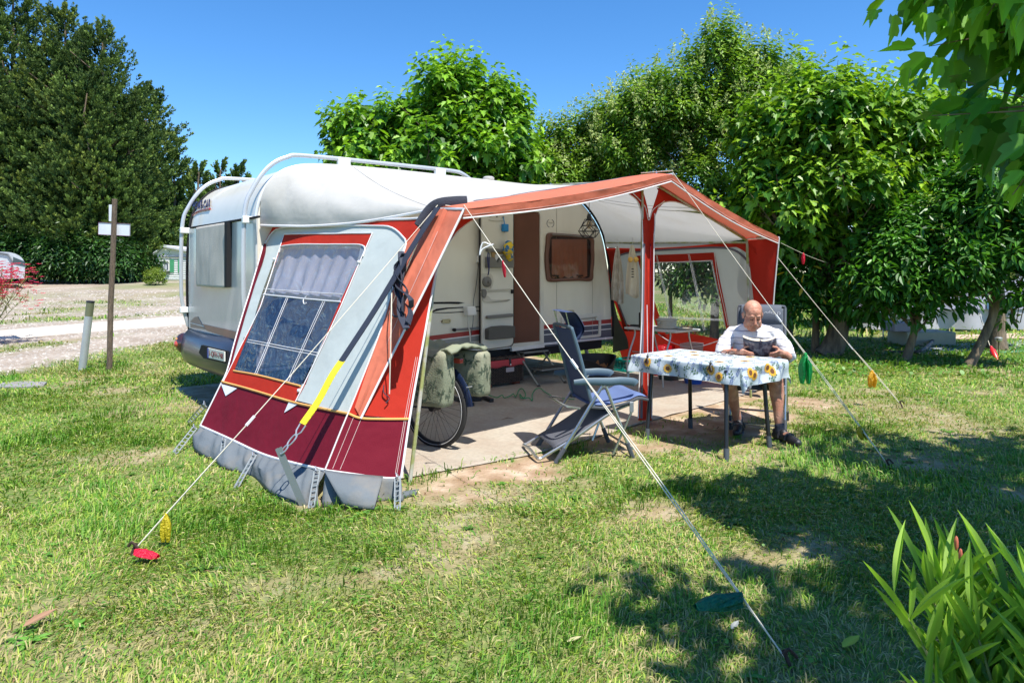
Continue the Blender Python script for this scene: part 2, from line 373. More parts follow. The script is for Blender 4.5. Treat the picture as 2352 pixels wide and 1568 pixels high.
# ---- grass blades
def scatter(n, y0, y1, pw=1.0, extra=1.3):
    y = y0+(y1-y0)*RNG.random(n)**pw; x = (RNG.random(n)*2-1)*(.80*y+extra); return x, y
def grass_layer(n, y0, y1, Lr, Wr, pw=1.0):
    x, y = scatter(n, y0, y1, pw); s, nn = SNp(x, y)
    d = dirt(x, y); g = gravel(x, y); dens = 1-.97*np.clip(d*1.15, 0, 1); dens *= 1-np.clip(g*1.25, 0, 1)
    dens *= .55+.45*sstep(.35, .6, fbm(x, y, 2.3, 77))
    on = (s > -3.62)*(s < 1.95)*(nn > -2.2)*(nn < 2.6); dens[on > 0] = 0
    on2 = (s > -4.2)*(s <= -3.6)*(nn > .8)*(nn < 2.8); dens[on2 > 0] = 0
    dens[np.abs(x-road_c(y)) < 1.3] = 0
    k = RNG.random(n) < dens; x, y = x[k], y[k]; n = len(x)
    tall = sstep(.56, .74, fbm(x, y, 1.5, 83, 5)); shrubby = sstep(9.6, 10.5, y)*(x > 3)
    Ln = (Lr[0]+(Lr[1]-Lr[0])*RNG.random(n)**1.5)*(1+.7*tall+.6*shrubby)
    Wd = Wr[0]+(Wr[1]-Wr[0])*RNG.random(n)
    flow = fbm(x, y, .9, 91)*12; a = flow+RNG.normal(0, 1.1, n); lean = np.clip(RNG.normal(1.15-.5*tall, .3, n), .1, 1.5)
    dx, dy = np.cos(a), np.sin(a); px, py = -dy, dx; z0 = gz(x, y)-.003
    h = np.cos(lean)*Ln; l = np.sin(lean)*Ln
    # base pair, mid pair, tip
    mid = .55; up = .72
    B = np.stack([x, y, z0], 1); D = np.stack([dx, dy, 0*dx], 1); Pp = np.stack([px, py, 0*px], 1)*Wd[:, None]*.5; U = np.array([0, 0, 1.])[None]
    v0 = B-Pp; v1 = B+Pp; M = B+D*(l*mid*.8)[:, None]+U*(h*up+.006)[:, None]; tw = RNG.normal(0, .5, n)[:, None]*U*Wd[:, None]*.5
    v2 = M+Pp*.85+tw; v3 = M-Pp*.85-tw; v4 = B+D*l[:, None]+U*(h*(1-.25*RNG.random(n))+.003)[:, None]
    v = np.stack([v0, v1, v2, v3, v4], 1).reshape(-1, 3); base = np.arange(n)[:, None]*5
    loops = (np.array([0, 1, 2, 3, 3, 2, 4])[None]+base).ravel(); fs = np.tile([4, 3], n)
    patch = fbm(x, y, .55, 95, 4); dry = sstep(.46, .62, patch+.22*(RNG.random(n)-.5)*2); dry = np.clip(dry-.6*tall, 0, 1)
    r = RNG.random(n); lush = np.array([.06, .19, .016]); mid_c = np.array([.19, .33, .035]); straw = np.array([.50, .43, .19]); yel = np.array([.34, .42, .06])
    c = (.75+.5*RNG.random((n, 1)))*lush[None]*(1-r[:, None])+mid_c[None]*r[:, None]; r2 = RNG.random(n)
    c = np.where((r2 < .30)[:, None], yel[None]*(.7+.5*r[:, None]), c)
    isdry = RNG.random(n) < (.13+.40*dry); c = np.where(isdry[:, None], straw[None]*(.6+.5*r[:, None]), c)
    c = c*(1-.25*tall[:, None]*np.array([1, .2, 1])[None]); return v, fs, loops, np.repeat(c, 5, 0), n
sets = [grass_layer(190000, 1.3, 4.2, (.025, .068), (.0028, .0062), .75), grass_layer(170000, 4.0, 8.0, (.026, .062), (.0045, .0085), .9),
        grass_layer(130000, 7.8, 14, (.035, .075), (.008, .014), .95), grass_layer(60000, 13.5, 30, (.06, .14), (.016, .035), .9)]
vs, fs, ls, cs = [], [], [], []; off = 0
for v, f, l, c, n in sets: vs.append(v); fs.append(f); ls.append(l+off); cs.append(c); off += len(v)
me = npmesh('grass', np.concatenate(vs), np.concatenate(fs), np.concatenate(ls), np.concatenate(cs))
tag(link_mesh('grass', me, leafmat('grass_blades', .55, .24, (1.3, 1.25, .6), .3)), 'short mown grass with dry straw and taller tufts', 'grass', kind='stuff')
# ---- low weeds and clover beneath the shrubs and by the mat edge
n = 26000; x, y = scatter(n, 2.0, 13, .9); pz = fbm(x, y, 1.3, 123, 4); under = (y > 9.3)*(x > 2.8); k = (RNG.random(n) < np.where(under, .75, .55*sstep(.5, .65, pz))) & (dirt(x, y) < .5)
s, nn = SNp(x, y); k &= ~((s > -4.3)*(s < 2.2)*(nn > -2.3)*(nn < 2.75)); k &= gravel(x, y) < .3; x, y, n = x[k], y[k], int(k.sum())
u = under[k]; r = (.005+.006*RNG.random(n))*(1+2.2*u); a = RNG.random(n)*6.28; hh = .015+.03*RNG.random(n)*(1+1.2*u); ang = np.arange(6)/6*6.28
Xc = x[:, None]+np.cos(ang+a[:, None])*r[:, None]; Yc = y[:, None]+np.sin(ang+a[:, None])*r[:, None]*.75; tl = RNG.normal(0, .5, (n, 2))
Zc = gz(x, y)[:, None]+hh[:, None]+(Xc-x[:, None])*tl[:, :1]+(Yc-y[:, None])*tl[:, 1:]
c = np.array([.10, .22, .03])[None]*(.7+.9*RNG.random(n)[:, None])
me = npmesh('ground_cover', np.stack([Xc, Yc, Zc], 2).reshape(-1, 3), np.full(n, 6), np.arange(n*6), np.repeat(c, 6, 0))
tag(link_mesh('ground_cover', me, leafmat('clover', .5, .3)), 'small round clover and weed leaves among the grass', 'ground cover', kind='stuff')
# ================================================================ TREES AND SHRUBS
MULB = ([(0, 0), (.16, -.07), (.34, .10), (.40, .30), (.22, .33), (.30, .52), (.27, .70), (.12, .68), (0, 1.05)])
OVAL = ([(0, 0), (.14, .15), (.21, .42), (.17, .72), (0, 1.05)])
LANCE = ([(0, 0), (.022, .10), (.046, .28), (.056, .5), (.050, .7), (.028, .88), (0, 1.05)])
def leaves(pos, axis, nrm, size, col, shape, fold=.25, droop=.25, mi=None):
    """leaf blades folded along the midrib; pos = stalk end, axis = direction of the tip, nrm = face up"""
    n = len(pos); axis = axis/np.linalg.norm(axis, axis=1, keepdims=True); side = np.cross(axis, nrm); side /= np.linalg.norm(side, axis=1, keepdims=True)+1e-9; up = np.cross(side, axis)
    h = np.array(shape, float); k = len(h); sz = size[:, None, None]
    def half(sg):
        a, b = h[:, 0][None, :, None]*sg, h[:, 1][None, :, None]
        return pos[:, None]+sz*(side[:, None]*a+axis[:, None]*b+up[:, None]*(np.abs(a)*fold-b*b*droop))
    v = np.concatenate([half(1), half(-1)], 1).reshape(-1, 3)
    f = np.concatenate([np.arange(k), np.arange(2*k-1, k-1, -1)])
    loops = (f[None]+np.arange(n)[:, None]*2*k).ravel(); rib = np.where(h[:, 0] < .02, 1.22, .93); rib = np.tile(np.concatenate([rib, rib]), n)[:, None]
    return v, np.full(2*n, k), loops, np.repeat(col, 2*k, 0)*rib
def rnd_unit(n):
    v = RNG.normal(0, 1, (n, 3)); return v/np.linalg.norm(v, axis=1, keepdims=True)
def crown(shoots, per, shoot_len, leaf, shape, dark, light, upness=.5, hang=.8, tipc=None, petiole=.5, spread=1.0, yellow=0, fold=.25, droop=.25):
    """shoots: (start points, directions); leaves alternate along each shoot and hang from it"""
    S, D = shoots; n = len(S); D0z = D[:, 2].copy(); D = D+np.array([0, 0, upness]); D /= np.linalg.norm(D, axis=1, keepdims=True)
    Ls = shoot_len*(.6+.7*RNG.random(n))*(1+.8*(D0z > .45)*RNG.random(n)**2); t = (np.arange(per)+.5)/per
    t = np.clip(t[None]+RNG.normal(0, .04, (n, per)), 0, 1)
    base = S[:, None]+D[:, None]*(t*Ls[:, None])[:, :, None]
    ph = RNG.random(n)[:, None]*6.28+np.arange(per)[None]*2.4
    a = np.cross(D, np.array([.3, .5, .81])); a /= np.linalg.norm(a, axis=1, keepdims=True); bb = np.cross(D, a)
    out = a[:, None]*np.cos(ph)[:, :, None]+bb[:, None]*np.sin(ph)[:, :, None]
    out = out+.5*D[:, None]
    ax = out*spread+np.array([0, 0, -hang])[None, None]*(1.15-.7*t[:, :, None])+RNG.normal(0, .22, (n, per, 3))
    sz = leaf*(1.1-.65*t**2)*(.75+.5*RNG.random((n, per)))
    pos = base+out*(leaf*petiole*(1-.5*t))[:, :, None]
    nr = np.array([0, 0, 1.])[None, None]+.45*out+RNG.normal(0, .35, (n, per, 3))
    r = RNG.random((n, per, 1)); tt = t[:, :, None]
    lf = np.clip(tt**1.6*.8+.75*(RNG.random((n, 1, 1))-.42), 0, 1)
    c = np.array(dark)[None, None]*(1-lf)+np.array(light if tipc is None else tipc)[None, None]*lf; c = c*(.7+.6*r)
    if yellow:
        y = RNG.random((n, per, 1)) < yellow; c = np.where(y, np.array([.62, .42, .03])[None, None], c)
    return leaves(pos.reshape(-1, 3), ax.reshape(-1, 3), nr.reshape(-1, 3), sz.ravel(), c.reshape(-1, 3), shape, fold, droop)
def ell_shoots(n, blobs, inner=.55, up_bias=.25):
    """shoot starts in a union of ellipsoids (cx,cy,cz,rx,ry,rz,weight)"""
    w = np.array([b[6] if len(b) > 6 else b[3]*b[4]*b[5] for b in blobs], float); w = w**.8; w /= w.sum(); S, D = [], []
    for b, k in zip(blobs, (w*n).astype(int)):
        u = rnd_unit(k); u[:, 2] = np.where(u[:, 2] < -.55, -u[:, 2], u[:, 2]); r = inner+(1-inner)*RNG.random(k)**.6
        rad = np.array(b[3:6]); S.append(np.array(b[:3])+u*rad*r[:, None]); D.append(u/rad*rad.mean()+[0, 0, up_bias])
    S = np.concatenate(S); D = np.concatenate(D); D /= np.linalg.norm(D, axis=1, keepdims=True); return S, D
def join(parts):
    vs, fs, ls, cs = [], [], [], []; off = 0
    for v, f, l, c in parts: vs.append(v); fs.append(f); ls.append(l+off); cs.append(c); off += len(v)
    return np.concatenate(vs), np.concatenate(fs), np.concatenate(ls), np.concatenate(cs)
BARK = mat('bark', (.20, .15, .10), .95, bump=1, bscale=30, var=.3, vscale=9, two=(.12, .09, .065), tscale=14, stretch=(1, 1, .25))
def limb(mb, a, b, r0, r1, bend=.1, seg=7, n=6):
    a = V(a); b = V(b); L = (b-a).length; px, py = perp((b-a).normalized()); ph = random.random()*6; pts = []
    for i in range(n+1):
        t = i/n; w = math.sin(t*3.14)*bend*L; pts.append(a.lerp(b, t)+(px*math.cos(ph+t*2)+py*math.sin(ph+t*2))*w+V((nz((i*.7, ph, 0)), nz((ph, i*.7, 3)), 0))*.03*L*(0 < i))
    mb.tube(pts, [r0+(r1-r0)*(i/n)**.8 for i in range(n+1)], seg); return pts
def lump(blobs, k):
    out = []
    for b in blobs:
        out.append((*b[:3], b[3]*.72, b[4]*.72, b[5]*.72))
        for i in range(k):
            u = rnd_unit(1)[0]; u[2] = abs(u[2])*.9-.25; q = .34+.22*RNG.random(); out.append((b[0]+u[0]*b[3]*.78, b[1]+u[1]*b[4]*.78, b[2]+u[2]*b[5]*.85, b[3]*q, b[4]*q, b[5]*(q+.1)))
    return out
def tree(name, label, cat, base, trunk_pts, blobs, nshoot, per, slen, leaf, shape, dark, light, group=None, limbs=6, r0=.15, matn='mulberry_leaf', extra=None, twigs=0, lumpy=0, **kw):
    t = thing(name, label, cat, base, group); mb = MB(); P = [V(p) for p in trunk_pts]
    pts = smoothpoly(P, 12); k = len(pts); mb.tube(pts, [r0*(1.25 if i == 0 else 1)*(1-.5*i/k) for i in range(k)], 10)
    top = pts[-1]
    for i in range(limbs):
        b = blobs[i % len(blobs)]; u = rnd_unit(1)[0]; tgt = V(b[:3])+V((u[0]*b[3], u[1]*b[4], abs(u[2])*b[5]*.6))*.6
        st = pts[int(k*(.6+.39*random.random()))]; pl = limb(mb, st, tgt, r0*.42, r0*.12)
        for j in range(2):
            q = pl[3+j]; u = rnd_unit(1)[0]; limb(mb, q, q+V((u[0]*b[3], u[1]*b[4], abs(u[2])*b[5]))*.7, r0*.18, r0*.05, seg=5, n=4)
    S, D = ell_shoots(nshoot, lump(blobs, lumpy) if lumpy else blobs)
    S0, D0 = S[:twigs*1], D[:twigs*1]
    for i in RNG.permutation(len(S))[:twigs]:
        a = V(S[i]); dd = V(D[i]+[0, 0, kw.get('upness', .5)]).normalized(); mb.tube([a-dd*slen*.5, a+dd*slen*.3, a+dd*slen*.95], [leaf*.05, leaf*.035, leaf*.015], 4)
    mb.build('trunk', BARK, t, smooth=True)
    pr = [crown((S, D), per, slen, leaf, shape, dark, light, **kw)]
    me = npmesh('crown', *join(pr)); link_mesh('crown', me, leafmat(matn), t)
    if extra: extra(t, S, D, slen)
    return t
def flowers(col, frac, size, per=26, name='blossom', upz=.55, only_top=None):
    def f(t, S, D, slen):
        k = RNG.permutation(len(S))[:int(len(S)*frac)]
        if only_top is not None: k = k[S[k][:, 2] > only_top]
        m = len(k); S2, D2 = S[k], D[k]+[0, 0, upz]; D2 = D2/np.linalg.norm(D2, axis=1, keepdims=True)
        tip = S2+D2*slen*.95; h = RNG.random((m, per)); r = (1-h)*size*.45
        off = rnd_unit(m*per).reshape(m, per, 3)*r[:, :, None]; P = tip[:, None]+D2[:, None]*(h*size)[:, :, None]+off; P = P.reshape(-1, 3); q = len(P)
        sz = size*.07*(.6+.8*RNG.random(q)); a, b2 = rnd_unit(q), rnd_unit(q)
        v = np.stack([P-a*sz[:, None], P+b2*sz[:, None], P+a*sz[:, None], P-b2*sz[:, None]], 1).reshape(-1, 3)
        c = np.array(col)[None]*(.7+.5*RNG.random((q, 1)))
        link_mesh(name, npmesh(name, v, np.full(q, 4), np.arange(q*4), np.repeat(c, 4, 0)), leafmat('blossom_petals', .7, .35, (1, 1, .9)), t)
    return f
MD, ML = (.036, .135, .012), (.29, .52, .035)
# mulberry behind the caravan roof
def B(px, py, Y, rx, rz, ry=None, w=None):
    c = atY(px, py, Y); k = Y/F; return (c.x, c.y, c.z, rx*k, (ry or rx*k*.9), rz*k)+((w,) if w else ())
Y0 = 14
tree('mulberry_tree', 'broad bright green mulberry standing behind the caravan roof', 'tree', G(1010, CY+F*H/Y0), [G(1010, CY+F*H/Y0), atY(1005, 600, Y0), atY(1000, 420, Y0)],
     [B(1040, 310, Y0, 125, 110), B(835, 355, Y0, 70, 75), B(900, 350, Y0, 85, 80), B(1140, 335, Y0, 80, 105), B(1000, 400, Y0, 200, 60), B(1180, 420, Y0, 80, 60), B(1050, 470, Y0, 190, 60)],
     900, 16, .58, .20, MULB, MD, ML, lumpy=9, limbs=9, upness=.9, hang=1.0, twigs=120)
# flowering privets
PD, PL = (.045, .13, .014), (.30, .46, .05)
for nm, lb, Yp, base, bl, ns in [
    ('privet_tree', 'tallest privet tree topped with cream blossom behind the awning', 13.5, 1640, [B(1650, 190, 13.5, 110, 95), B(1560, 300, 13.5, 130, 110), B(1650, 330, 13.5, 140, 130), B(1480, 390, 13.5, 90, 110), B(1480, 270, 13.5, 60, 70), B(1590, 430, 13.5, 110, 60)], 1350),
    ('privet_tree', 'small round privet just right of the mulberry crown', 14.5, 1300, [B(1300, 360, 14.5, 60, 70), B(1290, 440, 14.5, 90, 70), B(1400, 430, 14.5, 80, 60)], 420),
    ('privet_tree', 'middle privet between the small round one and the tallest', 14.2, 1400, [B(1400, 310, 14.2, 50, 60), B(1420, 390, 14.2, 70, 80)], 380),
    ('privet_tree', 'privet with cream panicles peeping above the right mulberry crown', 14.8, 1810, [B(1800, 250, 14.8, 70, 80), B(1790, 360, 14.8, 90, 90)], 420)]:
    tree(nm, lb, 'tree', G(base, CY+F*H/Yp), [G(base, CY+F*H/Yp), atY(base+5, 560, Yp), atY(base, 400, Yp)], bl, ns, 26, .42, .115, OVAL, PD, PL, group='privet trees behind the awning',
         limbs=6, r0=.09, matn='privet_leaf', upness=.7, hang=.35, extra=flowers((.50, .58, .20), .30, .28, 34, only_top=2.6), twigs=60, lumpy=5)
# right-hand mulberry mass, two trees with trunks
Y1 = 11.8
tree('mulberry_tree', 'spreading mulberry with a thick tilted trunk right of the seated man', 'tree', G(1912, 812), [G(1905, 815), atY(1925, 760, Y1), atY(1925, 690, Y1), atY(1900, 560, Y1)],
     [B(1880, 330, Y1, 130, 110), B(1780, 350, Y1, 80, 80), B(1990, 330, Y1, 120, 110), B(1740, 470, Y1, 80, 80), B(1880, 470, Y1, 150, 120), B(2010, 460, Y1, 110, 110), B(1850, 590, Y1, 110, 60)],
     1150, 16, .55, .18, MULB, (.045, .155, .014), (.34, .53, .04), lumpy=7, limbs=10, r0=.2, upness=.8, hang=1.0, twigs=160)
Y2 = 12.4
tree('mulberry_tree', 'darker mulberry filling the background at the right edge', 'tree', G(2290, CY+F*H/Y2), [G(2290, CY+F*H/Y2), atY(2285, 640, Y2), atY(2230, 500, Y2)],
     [B(2120, 340, Y2, 120, 110), B(2250, 380, Y2, 120, 130), B(2130, 480, Y2, 130, 110), B(2300, 520, Y2, 110, 130), B(2200, 600, Y2, 160, 50)], 800, 16, .55, .18, MULB, MD, ML, lumpy=7, limbs=8, r0=.15, upness=.8, hang=1.0, twigs=90)
# laurel-like shrubs under them
LD, LL = (.026, .11, .012), (.12, .31, .03)
for nm, lb, gx_, gy_, pts, bl, ns in [
    ('laurel_shrub', 'forked laurel shrub left of the curved trunk', 2082, 832, [(2078, 838, 10.9), (2095, 780, 10.9), (2110, 730, 10.9)], [B(2060, 640, 10.9, 90, 75), B(2140, 620, 10.9, 70, 80), B(2010, 690, 10.9, 50, 45), B(2050, 715, 10.9, 45, 25), B(2130, 705, 10.9, 50, 22), B(2100, 560, 10.9, 80, 60)], 520),
    ('laurel_shrub', 'tall laurel shrub with a curved bare trunk at the right', 2222, 845, [(2222, 848, 10.3), (2262, 770, 10.3), (2288, 690, 10.3), (2272, 600, 10.3)], [B(2290, 560, 10.3, 85, 80), B(2200, 620, 10.3, 55, 70), B(2330, 660, 10.3, 50, 50), B(2185, 690, 10.3, 36, 34), B(2330, 725, 10.3, 36, 18), B(2260, 470, 10.3, 80, 50)], 430),
    ('laurel_shrub', 'dense dark laurel shrub beside the red awning wing', 1870, 800, [(1872, 812, 12.1), (1874, 740, 12.1), (1872, 660, 12.1)], [B(1860, 640, 12.1, 75, 70), B(1960, 650, 12.1, 70, 70), B(1840, 720, 12.1, 60, 55), B(1950, 720, 12.1, 60, 35)], 430)]:
    tree(nm, lb, 'shrub', G(gx_, gy_), [atY(*p) for p in pts], bl, ns, 17, .36, .15, OVAL, LD, LL, group='laurel shrubs behind the seated man', limbs=7, r0=.075, matn='laurel_leaf', upness=.45, hang=.45, yellow=.006,
         extra=flowers((.45, .5, .18), .04, .2, 18), twigs=60)
# shrubs seen through the right awning window
for lb, px, py, Yq, rx, rz, ns in [('leafy shrub seen through the awning side window, left one', 1540, 620, 13.0, 80, 90, 300), ('leafy shrub seen through the awning side window, right one', 1640, 640, 12.6, 70, 110, 300)]:
    c = G(px, CY+F*H/Yq); tree('garden_shrub', lb, 'shrub', c, [c, atY(px, 700, Yq), atY(px, 640, Yq)], [B(px, py, Yq, rx, rz), B(px+10, py-70, Yq, rx, rz)], ns, 15, .4, .14, OVAL, (.03, .10, .015), (.13, .28, .03), group='shrubs behind the awning window',
         limbs=4, r0=.05, matn='laurel_leaf', upness=.5, hang=.5, extra=flowers((.75, .08, .16), .03, .12, 14))
# ---- conifers
def conifer(label, px, Y, hpx, wpx, group='conifers at the left', n=1500, lead=3, lean=0, dens=1.0, top=None, gy=None):
    k = Y/F; x = (px-CX)*k; z0 = float(gz(x, Y)); Ht = H-(hpx-CY)*k-z0; Rb = wpx*k; c = V((x, Y, z0)); t = thing('conifer_tree', label, 'tree', c, group)
    mb = MB(); mb.tube([c, c+V((lean*.3, 0, Ht*.5)), c+V((lean, 0, Ht*.96))], [.3, .2, .04], 8)
    leads = [(0., 0., 1.0, 1.0)]+[(math.cos(i*2.2+px)*Rb*.42, math.sin(i*2.2+px)*Rb*.42, .74+.14*random.random(), .62) for i in range(lead)]
    for lx, ly, hh, _ in leads[1:]: limb(mb, c+V((0, 0, Ht*.2)), c+V((lx, ly, Ht*hh*.93)), .16, .03)
    P, D, SZ, T = [], [], [], []; tips = []
    for lx, ly, hh, rr in leads:
        nb = int(n*rr/24); hB = .05+.95*(np.arange(nb)+RNG.random(nb))/nb; a = np.arange(nb)*2.4+RNG.normal(0, .3, nb); prof = np.clip(1-hB, 0, 1)**.66*(.42+.80*RNG.random(nb))+.05
        Lb = Rb*(.55+.45*rr)*prof*1.25; K = 26; tb = (.30+.74*((np.arange(K)+.5)/K)**.7)[None]*np.ones((nb, 1)); tb = tb+RNG.normal(0, .03, (nb, K))
        r = Lb[:, None]*tb; az = a[:, None]+RNG.normal(0, .20, (nb, K)); hz = np.minimum(1, hB*1.5)[:, None]
        zb = z0+(.02+hB*.96)[:, None]*Ht*hh+r*(.18+.5*hB[:, None])+.22*r*tb**2+RNG.normal(0, .30, (nb, K))
        P.append(np.stack([x+lx*hz+np.cos(az)*r+lean*hB[:, None], Y+ly*hz+np.sin(az)*r, zb], 2).reshape(-1, 3)); D.append(np.stack([np.cos(az), np.sin(az), .45+.9*hB[:, None]+0*az], 2).reshape(-1, 3)); SZ.append(((.55+.6*RNG.random((nb, K)))*(1.15-.45*tb)*(1-.35*hB[:, None])).ravel()); T.append((RNG.random((nb, 1))+0*tb).ravel())
    P = np.concatenate(P); D = np.concatenate(D); SZ = np.concatenate(SZ)*Y/45*1.15; D /= np.linalg.norm(D, axis=1, keepdims=True); m = len(P)
    # limbs reaching out to a sample of the sprays
    for i in RNG.permutation(m)[:60]:
        q = V(P[i]); mb.tube([V((c.x+lean*(q.z-z0)/Ht, c.y, max(z0+.3, q.z-1.2))), q], [.06, .02], 4)
    mb.build('trunk', BARK, t, smooth=True)
    K = 22; a1 = np.cross(D, [0.1, 0.2, 1.0]); a1 /= np.linalg.norm(a1, axis=1, keepdims=True); a2 = np.cross(D, a1)
    u = RNG.random((m, K)); th = RNG.random((m, K))*6.28; w = (.10+.42*u)*SZ[:, None]*.75
    B0 = P[:, None]+D[:, None]*(u*SZ[:, None]*.7)[:, :, None]+(a1[:, None]*np.cos(th)[:, :, None]+a2[:, None]*np.sin(th)[:, :, None]*.55)*(w*(1-u)*RNG.random((m, K)))[:, :, None]
    dr = D[:, None]*1.0+(a1[:, None]*np.cos(th)[:, :, None]+a2[:, None]*np.sin(th)[:, :, None])*.75+np.array([0, 0, .35])+RNG.normal(0, .25, (m, K, 3)); dr /= np.linalg.norm(dr, axis=2, keepdims=True)
    ln = SZ[:, None, None]*(.16+.2*RNG.random((m, K, 1))); sd = np.cross(dr, RNG.normal(0, 1, (m, K, 3))); sd /= np.linalg.norm(sd, axis=2, keepdims=True)+1e-9
    wd = ln*.26; tipp = B0+dr*ln; md = B0+dr*ln*.55
    v = np.stack([B0, md+sd*wd, tipp, md-sd*wd], 2).reshape(-1, 3); q = m*K
    c1 = np.array([.014, .050, .014]); c2 = np.array([.17, .26, .05]); uu = (u*.75+.35*(RNG.random((m, 1))-.4)).clip(0, 1)[:, :, None]  # sunlight put into the tint: spray tips brighter, inner scales dark
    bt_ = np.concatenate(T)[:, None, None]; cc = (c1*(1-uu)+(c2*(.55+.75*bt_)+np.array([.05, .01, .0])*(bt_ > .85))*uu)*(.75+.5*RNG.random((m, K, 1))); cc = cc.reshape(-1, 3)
    link_mesh('crown', npmesh('crown', v, np.full(q, 4), np.arange(q*4), np.repeat(cc, 4, 0)), leafmat('conifer_scale', .7, .12, (1.2, 1.2, .6), .25), t)
    return t
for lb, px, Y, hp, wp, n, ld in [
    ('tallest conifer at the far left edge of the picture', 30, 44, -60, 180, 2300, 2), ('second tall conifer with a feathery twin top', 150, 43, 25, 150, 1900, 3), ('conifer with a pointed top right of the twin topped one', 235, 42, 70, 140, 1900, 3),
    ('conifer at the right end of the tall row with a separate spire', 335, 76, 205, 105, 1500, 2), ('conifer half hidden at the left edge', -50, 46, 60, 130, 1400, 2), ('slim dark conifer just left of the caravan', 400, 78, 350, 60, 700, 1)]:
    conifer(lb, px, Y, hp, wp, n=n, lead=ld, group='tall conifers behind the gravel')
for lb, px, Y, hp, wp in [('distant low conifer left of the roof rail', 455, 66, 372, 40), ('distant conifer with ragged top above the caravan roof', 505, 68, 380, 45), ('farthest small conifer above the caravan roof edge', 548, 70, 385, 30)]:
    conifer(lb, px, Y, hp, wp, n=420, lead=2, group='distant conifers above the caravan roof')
# hedge shrubs at the conifer feet
for i, (px, rx, h, Y, lb) in enumerate([(60, 100, 90, 41, 'dark hedge bush behind the pink oleander'), (170, 90, 95, 40, 'dark hedge bush left of the wooden sign post'), (240, 75, 85, 40, 'glossy hedge bush directly behind the wooden post'), (300, 45, 60, 42, 'low hedge bush left of the mobile home'), (-40, 90, 100, 42, 'hedge bush at the left edge behind the distant caravan')]):
    k = Y/F; x = (px-CX)*k; c = V((x, Y, float(gz(x, Y)))); rz = h*k*.55
    tree('hedge_bush', lb, 'bush', c, [c, c+V((0, 0, .8)), c+V((.1, 0, 1.4))], [(x, Y, c.z+rz*.9, rx*k*.7, 1.6, rz), (x+rx*k*.4, Y, c.z+rz*.6, rx*k*.5, 1.4, rz*.7), (x-rx*k*.4, Y, c.z+rz*.7, rx*k*.5, 1.4, rz*.8)], 420, 14, .8, .30, OVAL, (.016, .06, .016), (.07, .17, .03), group='hedge bushes below the conifers', limbs=4, r0=.08, matn='laurel_leaf', upness=.4, hang=.3)
k = 38/F; c = V(((357-CX)*k, 38, float(gz((357-CX)*k, 38))))
tree('round_bush', 'small bright yellow green bush in front of the mobile home', 'bush', c, [c, c+V((0, 0, .3)), c+V((0, 0, .5))], [(c.x, c.y, c.z+.30, .42, .45, .38)], 150, 16, .28, .10, OVAL, (.09, .16, .02), (.28, .36, .04), limbs=3, r0=.04, matn='laurel_leaf')
# ---- the tree whose crown shades the lower right: trunk out of the picture on the right, limbs overhead
def fore_tree():
    t = thing('mulberry_tree', 'near mulberry whose big leaves hang into the upper right corner', 'tree', (5.2, 1.6, 0)); mb = MB()
    tr = smoothpoly([(5.2, 1.6, 0), (5.15, 1.65, 1.2), (5.0, 1.75, 2.6), (4.7, 1.9, 3.6)], 14); mb.tube(tr, [.22-.008*i for i in range(len(tr))], 12)
    # branches carrying the hanging foliage inside the frame, x > .6 y
    sp = [((2.35, 3.1, 2.92), .38, .4, .16), ((2.62, 3.3, 2.62), .30, .4, .16), ((2.62, 3.3, 2.25), .30, .35, .15), ((2.36, 2.85, 2.12), .26, .3, .10), ((2.85, 3.4, 2.9), .35, .4, .2), ((2.30, 3.15, 3.02), .25, .3, .10)]
    lim = []
    for (c, rx, ry, rz) in sp: lim.append(limb(mb, (4.75, 1.95, 3.3), c, .07, .012, .12, 6, 8))
    S, D = [], []
    for (c, rx, ry, rz) in sp:
        m = 10; u = rnd_unit(m); S.append(np.array(c)+u*[rx*.7, ry*.7, rz*.8]); D.append(u+[-.5, .1, -.25])
    S = np.concatenate(S); D = np.concatenate(D); D /= np.linalg.norm(D, axis=1, keepdims=True)
    for i in range(len(S)): mb.tube([S[i]-D[i]*.12, S[i]+D[i]*.34], [.006, .002], 4)
    low = crown((S, D), 9, .36, .19, MULB, (.06, .21, .018), (.26, .56, .045), upness=-.1, hang=1.0, fold=.2, droop=.4)
    blobs = [(3.35, 1.2, 4.9, .75, .7, .5), (4.5, 2.1, 4.9, .8, .7, .5), (4.9, 2.6, 4.8, 1.2, .9, .7), (4.2, 1.0, 5.0, 1.2, 1.0, .7), (5.5, 1.2, 5.0, 1.2, 1.1, .8), (5.9, 3.0, 4.5, 1.1, .8, .7), (2.85, .70, 4.9, .60, .5, .4), (3.6, .35, 4.8, .7, .5, .4), (3.5, 1.6, 4.95, .55, .4, .4), (2.42, .45, 4.9, .45, .38, .35), (4.7, 3.4, 4.6, .8, .5, .5), (3.5, -.3, 5.0, 1.0, .9, .6)]
    for b in blobs:
        pl = limb(mb, (4.75, 1.9, 3.4), b[:3], .09, .03, .1, 7, 7)
        for j in range(3): u = rnd_unit(1)[0]; limb(mb, pl[4+j], V(b[:3])+V((u[0]*b[3], u[1]*b[4], u[2]*b[5]))*.8, .03, .01, .1, 5, 5)
    S2, D2 = ell_shoots(330, blobs, .3); hi = crown((S2, D2), 12, .55, .21, MULB, MD, ML, upness=.3, hang=.8)
    mb.build('trunk', BARK, t, smooth=True); link_mesh('crown', npmesh('crown', *join([low, hi])), leafmat('mulberry_leaf'), t)
fore_tree()
